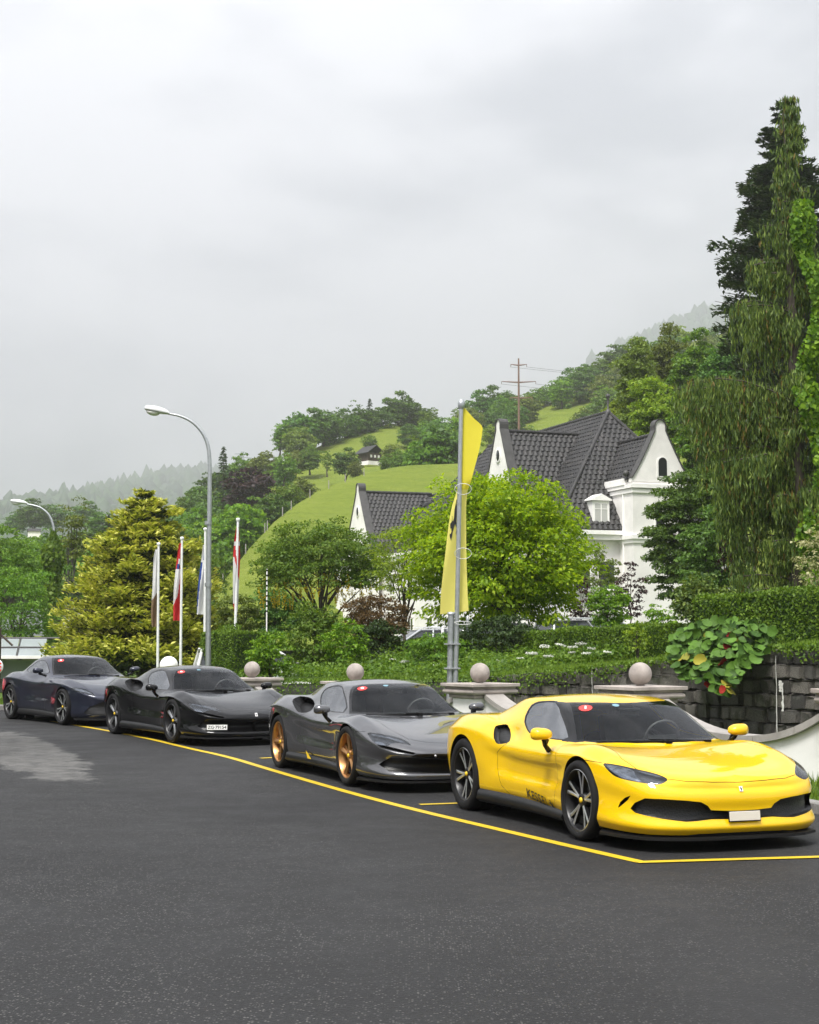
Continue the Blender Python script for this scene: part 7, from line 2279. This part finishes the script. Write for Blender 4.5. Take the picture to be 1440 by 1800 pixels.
# four smaller flags
def small_flag(px_b, py_b, px_t, py_t, Y, rows, mats, pick, lp, lf, kind):
    b = P(px_b, py_b, Y); t = P(px_t, py_t, Y); O_ = Vector((b.x, Y, 0))
    r = empty('flagpole', O_, 0, lp, 'flagpole', 'small flagpoles behind the black car')
    m = MB(); m.tube([Vector((b.x, Y, 0)) - O_, t - O_], [.048, .038], 10); m.build('pole', M['pole_white'], r)
    m = MB(); m.lathe([(0, .07), (.06, .05), (.065, 0), (.04, -.05)], 10, c=tuple(t - O_)); m.build('pole_cap', M['pole_white'], r)
    fl = pchip([(a, x) for a, x, y in rows]); fr = pchip([(a, y) for a, x, y in rows]); ya, yb_ = rows[0][3] if len(rows[0]) > 3 else 0, 0
    return r, O_
FL = [
 ((277.5, 1172), (279, 957), 51, (966, 1102), [(0, 273, 279), (.12, 270, 278), (.5, 268, 277.5), (.62, 267, 277.5), (.8, 265.5, 277), (1, 267, 275)], ['cl_white', 'cl_brown'], lambda s, t: 0 if t < .60 - .12 * (s - .5) else 1, 'white over brown banner flag on the leftmost small pole'),
 ((317.5, 1170), (320, 947), 50.5, (955, 1091), [(0, 315, 320), (.15, 311.5, 319.5), (.4, 308, 319), (.6, 305.5, 318.5), (.85, 304.5, 318), (1, 304.5, 317)], ['cl_red', 'cl_white', 'cl_blue'], lambda s, t: (2 if (.26 < t < .34 and .2 < s < .6) else (1 if (.20 < t < .28 and s > .4) else 0)) if t < .33 else (1 if t < .56 + .25 * (1 - s) * (1 if t > .55 else 0) and s < (1.25 - t) else 0), 'red and white banner flag with dark emblem on the second small pole'),
 ((360, 1168), (361, 931), 50, (958, 1080), [(0, 357, 363), (.2, 354, 363), (.45, 350, 362), (.7, 347, 361), (1, 346, 360)], ['cl_blue', 'cl_white'], lambda s, t: 0 if (s < .42 - .5 * (t - .5) ** 2 - .28 * t and t > .25) or (t < .22 and s > .35 and t > .05) else 1, 'blue and white banner flag beside the street lamp'),
 ((411, 1180), (418.5, 914), 49, (927, 1076), [(0, 415.5, 420), (.15, 412, 421), (.35, 410, 422), (.6, 409.5, 420.5), (.85, 409.5, 419), (1, 412, 417.5)], ['cl_red', 'cl_white', 'cl_black'], lambda s, t: (1 if (.13 < t < .27 and (.3 < s < .62 or .17 < t < .22)) else 0) if t < .35 else ((0 if s > (t - .30) * 3.0 else 1) if t < .62 else (2 if .76 < t < .84 and .4 < s < .7 else (0 if t > .9 and s < .4 else 1))), 'red banner flag with white cross on the rightmost small pole')]
names = ['leftmost small white flagpole', 'second small white flagpole from the left', 'small white flagpole just left of the street lamp', 'small white flagpole right of the street lamp']
for (b2, t2, Y, (ya, yb_), rows, mats, pick, lbl), nm in zip(FL, names):
    b = P(*b2, Y); t = P(*t2, Y); O_ = Vector((b.x, Y, 0))
    r = empty('flagpole', O_, 0, nm, 'flagpole', 'small flagpoles')
    m = MB(); m.tube([(0, 0, -.1), t - O_], [.048, .036], 10); m.build('pole', M['pole_white'], r)
    m = MB(); m.lathe([(0, .07), (.06, .05), (.065, 0), (.04, -.05)], 10, c=tuple(t - O_)); m.build('pole_cap', M['pole_white'], r)
    fl = pchip([(a, x) for a, x, y in rows]); fr = pchip([(a, y) for a, x, y in rows])
    def fnp(s, tt, fl=fl, fr=fr, Y=Y, O_=O_, ya=ya, yb_=yb_):
        px = float(fl(tt)) + (float(fr(tt)) - float(fl(tt))) * s
        return P(px, ya + (yb_ - ya) * tt, Y + .05 + .09 * math.sin(s * 7 + tt * 4) + .05 * math.sin(tt * 9)) - O_
    me = sheet(fnp, 16, 60, mats, pick, 'flag')
    tag(obj('flag', me, None, None, O_), lbl, 'flag', 'banner flags')
# street lamps with swan-neck arms
def street_lamp(base, pts, Y, r0, r1, head_px, label, ring=()):
    O_ = Vector((P(base[0], 1124, Y).x, Y, 0))
    r = empty('street_lamp', O_, 0, label, 'street lamp', 'street lamps')
    q = [Vector((0, 0, -.1))] + [P(x, y, Y) - O_ for x, y in pts]
    q = [q[0], q[1]] + [Vector(v) for v in chaikin([tuple(v) for v in q[1:]], 2, False)][1:] + [q[-1]]
    rr_ = list(np.interp(np.arange(len(q)), [0, 2, len(q) - 1], [r0, r0 * .8, r1]))
    m = MB(); m.tube(q, rr_, 12); m.build('pole', M['galv'], r)
    for py in ring:
        c = P(base[0], py, Y) - O_; m = MB(); m.lathe([(r0 * 1.15, -.05), (r0 * 1.15, .05)], 14, c=tuple(c)); m.build('collar', M['galv'], r)
    # head: long shallow shell with a glass bowl under it
    (xa, ya), (xb, yb_) = head_px; a = P(xa, ya, Y) - O_; b = P(xb, yb_, Y) - O_; d = (b - a); L = d.length; d.normalize()
    up = Vector((0, 0, 1)); up = (up - d * up.dot(d)).normalized(); sd_ = d.cross(up)
    V = []; F = []; n = 12; k = 14
    for i in range(n + 1):
        t = i / n; w_ = .16 * math.sin(PI * min(1, t * .9 + .08)) ** .45; h_ = .13 * math.sin(PI * min(1, t * .85 + .12)) ** .5
        for j in range(k):
            an = 2 * PI * j / k; V.append(a + d * (L * t) + sd_ * (w_ * math.cos(an)) + up * (h_ * math.sin(an) * (1 if math.sin(an) > 0 else .45)))
    for i in range(n):
        for j in range(k): F.append((i * k + j, i * k + (j + 1) % k, i * k + k + (j + 1) % k, i * k + k + j))
    m = MB(); m.add(V, F, True); m.add(V[:k], [tuple(range(k))]); m.add(V[-k:], [tuple(reversed(range(k)))])
    ho = m.build('lamp_head', M['lamp_head'], r)
    V = []; F = []
    for i in range(7):
        t = i / 6
        for j in range(k):
            an = 2 * PI * j / k; rr2 = math.cos(t * PI / 2)
            V.append(a + d * (L * (.34 + .28 * math.cos(an) * rr2)) + sd_ * (.13 * math.sin(an) * rr2) - up * (.05 + .10 * math.sin(t * PI / 2)))
    for i in range(6):
        for j in range(k): F.append((i * k + j, i * k + (j + 1) % k, i * k + k + (j + 1) % k, i * k + k + j))
    m = MB(); m.add(V, F, True); m.build('lamp_bowl', M['lamp_glass'], ho)
street_lamp((366, 1165), [(366, 1165), (367, 1000), (368.5, 870), (369, 820), (367, 785), (358, 762), (340, 742), (318, 731), (296, 727)], 43, .085, .030, ((255, 718), (298, 727)), 'tall street lamp with curved arm behind the black car', (919, 1028))
street_lamp((97, 1100), [(97, 1100), (97, 1000), (96.5, 945), (93, 920), (86, 904), (72, 892), (58, 888), (46, 886)], 71, .09, .035, ((19, 881), (48, 885)), 'smaller street lamp at the far left with ivy around its post')
ivy_column((P(93, 1000, 71).x, 71, .2), P(0, 934, 71).z - .2, .42, 3600, 91, 'ivy wrapped round the far left lamp post')
# white globe behind the black car
gb = P(297, 1170, 37)
gl_ = empty('globe_lamp', (gb.x, 37, 0), 0, 'large white globe behind the roof of the black car', 'lamp')
m = MB(); m.lathe([(.0, .215)] + [(.215 * math.sin(a), .215 * math.cos(a)) for a in np.linspace(.15, PI - .25, 14)], 24, c=(0, 0, gb.z)); m.build('globe', M['trim_white'], gl_)
m = MB(); m.lathe([(.06, gb.z - .20), (.05, gb.z - .3), (.04, 0)], 12); m.build('post', M['galv'], gl_)
# power line mast with three arms, and a far lattice pylon
Yp = 290
pb_ = P(912.5, 760, Yp); pt_ = P(912.5, 630, Yp)
pr = empty('power_mast', (pb_.x, Yp, pb_.z), 0, 'rusty brown power mast with three cross arms on the hill', 'pylon')
hgt = pt_.z - pb_.z
m = MB(); m.tube([(0, 0, -2), (0, 0, hgt)], [.24, .14], 8); m.build('mast', M['rust'], pr)
for py, x0_, x1_ in ((641, 898, 926), (671, 882, 942), (699, 897, 936)):
    z = P(0, py, Yp).z - pb_.z; xa, xb = P(x0_, py, Yp).x - pb_.x, P(x1_, py, Yp).x - pb_.x
    m = MB(); m.tube([(xa, 0, z + .05), (0, 0, z - .12), (xb, 0, z + .05)], [.07, .16, .07], 6)
    m.tube([(xa, 0, z + .05), (xa, 0, z - .45)], .05, 5); m.tube([(xb, 0, z + .05), (xb, 0, z - .45)], .05, 5); m.build('cross_arm', M['rust'], pr)
for py, x0_ in ((641, 926), (671, 942), (699, 936), (641, 898), (671, 882)):
    a = P(x0_, py + 4, Yp); b = P(x0_ + 520, py - 60, 420); n = 16
    pts = [a.lerp(b, i / n) - Vector((0, 0, 6 * math.sin(PI * i / n))) for i in range(n + 1)]
    m = MB(); m.tube([tuple(p - Vector((pb_.x, Yp, pb_.z))) for p in pts], .025, 4); m.build('power_line', M['lead'], pr)
Yq = 320; qb = P(425, 838, Yq); qt = P(425, 794, Yq); H_ = qt.z - qb.z
lp_ = empty('lattice_pylon', (qb.x, Yq, qb.z), .4, 'small far lattice pylon above the dark purple tree', 'pylon')
m = MB(); lv = [0, .25, .45, .62, .76, .88, 1.0]
wd = lambda t: (.8 * (1 - t) + .12)
for i in range(len(lv) - 1):
    a, b = lv[i], lv[i + 1]
    cs_ = [(sx, sy) for sx, sy in ((-1, -1), (1, -1), (1, 1), (-1, 1))]
    for j in range(4):
        p0 = (cs_[j][0] * wd(a), cs_[j][1] * wd(a), a * H_); p1 = (cs_[j][0] * wd(b), cs_[j][1] * wd(b), b * H_); k2 = cs_[(j + 1) % 4]
        p2 = (k2[0] * wd(b), k2[1] * wd(b), b * H_)
        m.tube([p0, p1], .05, 4); m.tube([p0, p2], .035, 4)
m.build('lattice', M['galv'], lp_)
for t, w_ in ((.60, 1.6), (.76, 2.2), (.90, 1.5)):
    m = MB(); m.tube([(-w_, 0, t * H_), (0, 0, t * H_ + .1), (w_, 0, t * H_)], .06, 4); m.build('cross_arm', M['galv'], lp_)
# fence posts along the edge of the meadow
po = None
fpx = [(392, 1012), (432, 968), (470, 928), (512, 892), (545, 872), (578, 856), (607, 844), (640, 832), (466, 880), (497, 868)]
for px, py in fpx:
    Y = float(np.interp(px, [p[0] for p in CR_A], [p[2] for p in CR_A])) - 1.0; b = P(px, py + 2, Y); b.z = hA(b.x, Y)
    if po is None:
        po = empty('fence_post', b); m = MB(); m.bbox((0, 0, .45), (.09, .09, .95), .015); m.build('post', M['coping'], po); o = po
    else: o = copy_tree(po)
    o.location = b; tag(o, 'grey wooden fence post along the edge of the meadow', 'post', 'fence posts on the meadow')
# striped pole in the garden by the laburnum
sp = empty('marker_pole', (P(469, 1075, 50).x, 50, .5), 0, 'thin white dotted pole left of the laburnum', 'pole')
z0_, z1_ = P(0, 1080, 50).z - .5, P(0, 1000, 50).z - .5
m = MB(); m.tube([(0, 0, -.3), (0, 0, z1_)], .022, 8); m.build('pole', M['trim_white'], sp)
for z in np.linspace(z0_ + .1, z1_ - .05, 9):
    m = MB(); m.lathe([(.024, -.03), (.024, .03)], 8, c=(0, 0, z)); m.build('band', M['cl_black'], sp)
# glass fronted building at the far left edge
gx = P(18, 1150, 60); gh = empty('glass_building', (gx.x - .6, 60, .2), 0, 'grey building with sloping glass front at the left edge', 'building')
M['concrete'] = simple('concrete', (.36, .35, .33), .85, var=.12, scale=2)
M['glass_pale'] = simple('glass_pale', (.30, .33, .34), .12, coat=.4)
zz = lambda py: P(0, py, 60).z - .2
m = MB(); m.box((-1.6, 0, zz(1172) / 2 - .2), (3.6, 1.5, zz(1160) + .4)); m.build('wall', M['concrete'], gh)
m = MB(); m.box((1.2, .3, zz(1160) / 2), (2.4, 1.0, zz(1160))); m.build('window', M['glass_pale'], gh)
m = MB(); m.box((0, -.3, zz(1155)), (5.5, 1.6, .10)); m.build('canopy', M['trim_white'], gh)
for j in range(4):
    x = -2.2 + j * 1.05
    m = MB(); m.add([(x, -.4, zz(1153)), (x + 1.0, -.4, zz(1153)), (x + 1.0 - .3, 1.4, zz(1122)), (x - .3, 1.4, zz(1122))], [(0, 1, 2, 3)]); wo = m.build('pane', M['glass_pale'], gh)
    m = MB(); m.tube([(x, -.42, zz(1153)), (x - .3, 1.38, zz(1122))], .035, 5); m.build('mullion', M['lead'], gh)
m = MB(); m.tube([(-2.4, .4, zz(1138)), (2.4, .4, zz(1138))], .035, 5); m.tube([(-2.4, 1.4, zz(1122)), (2.4, 1.4, zz(1122))], .05, 5); m.build('transom', M['lead'], gh)
# dark post at the left edge and red-white sign
dp_ = P(0, 1170, 50); r = empty('wooden_post', (P(0.5, 1124, 50).x - .06, 50, .1), 0, 'dark brown post at the left picture edge', 'post')
m = MB(); m.bbox((0, 0, 1.0), (.16, .16, P(0, 1112, 50).z * 1.0), .02); m.tube([(0, 0, P(0, 1112, 50).z - .1), (.45, 0, P(0, 1135, 50).z - .1)], .035, 6); m.build('post', M['chalet_wood'], r)
sg_ = P(-9, 1172, 42); r = empty('traffic_sign', (sg_.x, 42, .1), 0, 'red and white sign cut by the left picture edge', 'sign')
m = MB(); m.lathe([(0, -.01), (.22, -.01), (.22, .01), (0, .01)], 24, c=(0, 0, sg_.z - .1), axis='Y'); m.build('plate', M['sticker_white'], r)
for j in range(3):
    m = MB(); m.box((.09, -.016, sg_.z - .1 + .09 - .09 * j), (.16, .008, .045)); m.build('red_bar', M['sticker_red'], r)
m = MB(); m.tube([(0, .02, 0), (0, .02, sg_.z)], .03, 8); m.build('post', M['galv'], r)
# parked everyday cars on the terrace behind the hedge (only their upper halves show)
def plain_car(name, label, px, py_roof, Y, paint_, L_=4.3, W_=1.78, Hc=1.46, rz=0.0, estate=True, base=None):
    t = P(px, py_roof, Y); zb = t.z - Hc if base is None else base
    r = empty(name, (t.x, Y, zb), rz, label, 'car', 'everyday cars parked behind the hedge')
    h = L_ / 2
    prof = [(-h, .35), (-h + .02, .82), (-h + .18, .93), (-h + .62 if estate else -h + 1.0, .95 if estate else .97), (h - 1.25, .92), (h - .2, .74), (h, .52), (h - .03, .30)]
    def loft(pf, w0, w1, z0, z1):
        V = []; F = []; n = len(pf); sec = [(-1, 0), (-.985, .55), (-.86, 1), (.86, 1), (.985, .55), (1, 0)]
        for (x, z) in pf:
            for (y, q) in sec:
                zz_ = .25 + (z - .25) * (1 if q == 1 else (q + .15 if q > 0 else 0)); V.append((x, y * W_ / 2 * (1 - .06 * abs(x / h) ** 3), zz_))
        k = len(sec)
        for i in range(n - 1):
            for j in range(k - 1): F.append((i * k + j, i * k + j + 1, i * k + k + j + 1, i * k + k + j))
        return V, F
    V, F = loft(prof, 0, 0, 0, 0); m = MB(); m.add(V, F, True)
    k = 6; m.add(V[:k], [tuple(range(k))]); m.add(V[-k:], [tuple(reversed(range(k)))])
    m.build('body', M[paint_], r)
    # cabin: glass house with pillars and roof
    xr0, xr1 = (-h + .25, h - 2.0) if estate else (-h + 1.35, h - 2.05); xb0, xb1 = -h + .12 if estate else -h + .75, h - 1.25
    b = [(xb0, -.80), (xb1, -.80), (xb1, .80), (xb0, .80)]; tp = [(xr0, -.60), (xr1, -.60), (xr1, .60), (xr0, .60)]
    V = [(x, y * W_ / 1.78, .92) for x, y in b] + [(x, y * W_ / 1.78, Hc - .05) for x, y in tp]
    faces = {'windscreen': (1, 2, 6, 5), 'rear_window': (3, 0, 4, 7), 'side_window': (0, 1, 5, 4)}
    m = MB(); m.add(V, [(0, 1, 5, 4), (1, 2, 6, 5), (2, 3, 7, 6), (3, 0, 4, 7)])
    m.build('window', M['window_glass'], r)
    for (i0, i1) in ((0, 4), (1, 5), (2, 6), (3, 7)):
        m = MB(); m.tube([V[i0], V[i1]], .05, 6); m.build('pillar', M[paint_], r)
    for sgn in (-1, 1):
        m = MB(); xm = (xb0 + xb1) / 2; m.tube([(xm, sgn * .80, .92), ((xr0 + xr1) / 2, sgn * .60, Hc - .05)], .04, 6); m.build('pillar', M[paint_], r)
        m = MB(); m.tube([(xr0 + .1, sgn * .56, Hc + .03), (xr1 - .1, sgn * .56, Hc + .03)], .018, 5); m.build('roof_rail', M['alloy_silver'], r)
    rf = MB(); Vr = []
    for i, x in enumerate(np.linspace(xr0 - .06, xr1 + .06, 7)):
        for y in np.linspace(-.64, .64, 7): Vr.append((x, y, Hc - .015 - .05 * (2 * (i / 6) - 1) ** 4 - .04 * (y / .64) ** 4))
    rf.add(Vr, [(i * 7 + j, i * 7 + j + 1, i * 7 + 8 + j, i * 7 + 7 + j) for i in range(6) for j in range(6)], True)
    V2 = [(x, y, z - .05) for x, y, z in Vr]; rf.add(V2, [(i * 7 + 7 + j, i * 7 + 8 + j, i * 7 + j + 1, i * 7 + j) for i in range(6) for j in range(6)])
    rf.build('roof', M[paint_], r)
    for x in (h - .82, -h + .80):
        for sgn in (-1, 1):
            m = MB(); m.lathe([(.0, -.1), (.30, -.1), (.31, -.08), (.31, .08), (.30, .1), (.0, .1)], 20, c=(x, sgn * (W_ / 2 - .12), .31), axis='Y'); m.build('wheel', M['rubber'], r)
    return r
plain_car('parked_car', 'silver car with roof rails partly hidden by the hedge right of the lime green tree', 1062, 1089, 49, 'paint_silver', 4.4, rz=.35)
plain_car('parked_car', 'dark grey car behind the lime green tree, its rear window showing', 905, 1093, 51, 'paint_grey', 4.2, rz=.25)
plain_car('parked_car', 'pale silver car left of the tall flagpole behind the shrubs', 735, 1105, 54, 'paint_silver', 4.3, rz=PI + .3, estate=False)
plain_car('parked_car', 'white car roof showing behind the bush at the leftmost pier', 468, 1137, 47, 'paint_white', 4.3, rz=.2)
plain_car('parked_car', 'light car glimpsed behind the shaded shrubs right of the flagpole', 845, 1103, 55, 'paint_white', 4.2, rz=.5)
# the next sports car of the row, cut by the left edge
car_r, _s = build_car(dict(ROMA, mirror_m=M['paint_red'], lip_mat='black_satin'), 'sports_car', 'red car mostly cut off by the left picture edge', 'car', (-11.35, 36.6, .11, 37.0), M['paint_red'], None, 'twin_silver', 'black_gloss', 'sports cars parked in a row', None)
# ------------------------------------------------------------------ the damp air of a rainy day: one even volume round the whole place
hz = MB(); hz.box((0, 2000, 449), (5600, 5400, 901))
me = hz.mesh('haze')
mt = bpy.data.materials.new('haze'); mt.use_nodes = True
mt.node_tree.nodes.clear()
o_ = mt.node_tree.nodes.new('ShaderNodeOutputMaterial')
pv = mt.node_tree.nodes.new('ShaderNodeVolumePrincipled')
pv.inputs['Color'].default_value = (.985, .975, 1.0, 1)
pv.inputs['Density'].default_value = HAZE
pv.inputs['Anisotropy'].default_value = 0.6
mt.node_tree.links.new(pv.outputs[0], o_.inputs['Volume'])
me.materials.append(mt)
tag(obj('haze', me), 'pale damp haze filling the valley', kind='stuff')
# ------------------------------------------------------------------ look-alikes that few share a label: count them from the left as the picture shows them
_by = {}
for o in list(COL.objects):
    if o.parent is None and 'label' in o.keys() and o.get('category') in ('tree', 'post', 'flower'):
        _by.setdefault(o['label'], []).append(o)
_ord = ['first', 'second', 'third', 'fourth', 'fifth', 'sixth', 'seventh', 'eighth', 'ninth', 'tenth']
for lb, lst in _by.items():
    if 1 < len(lst) <= 10:
        lst.sort(key=lambda o: o.location.x / o.location.y)
        for i, o in enumerate(lst): o['label'] = lb + ', ' + ('leftmost one' if i == 0 else ('rightmost one' if i == len(lst) - 1 else _ord[i] + ' from the left'))
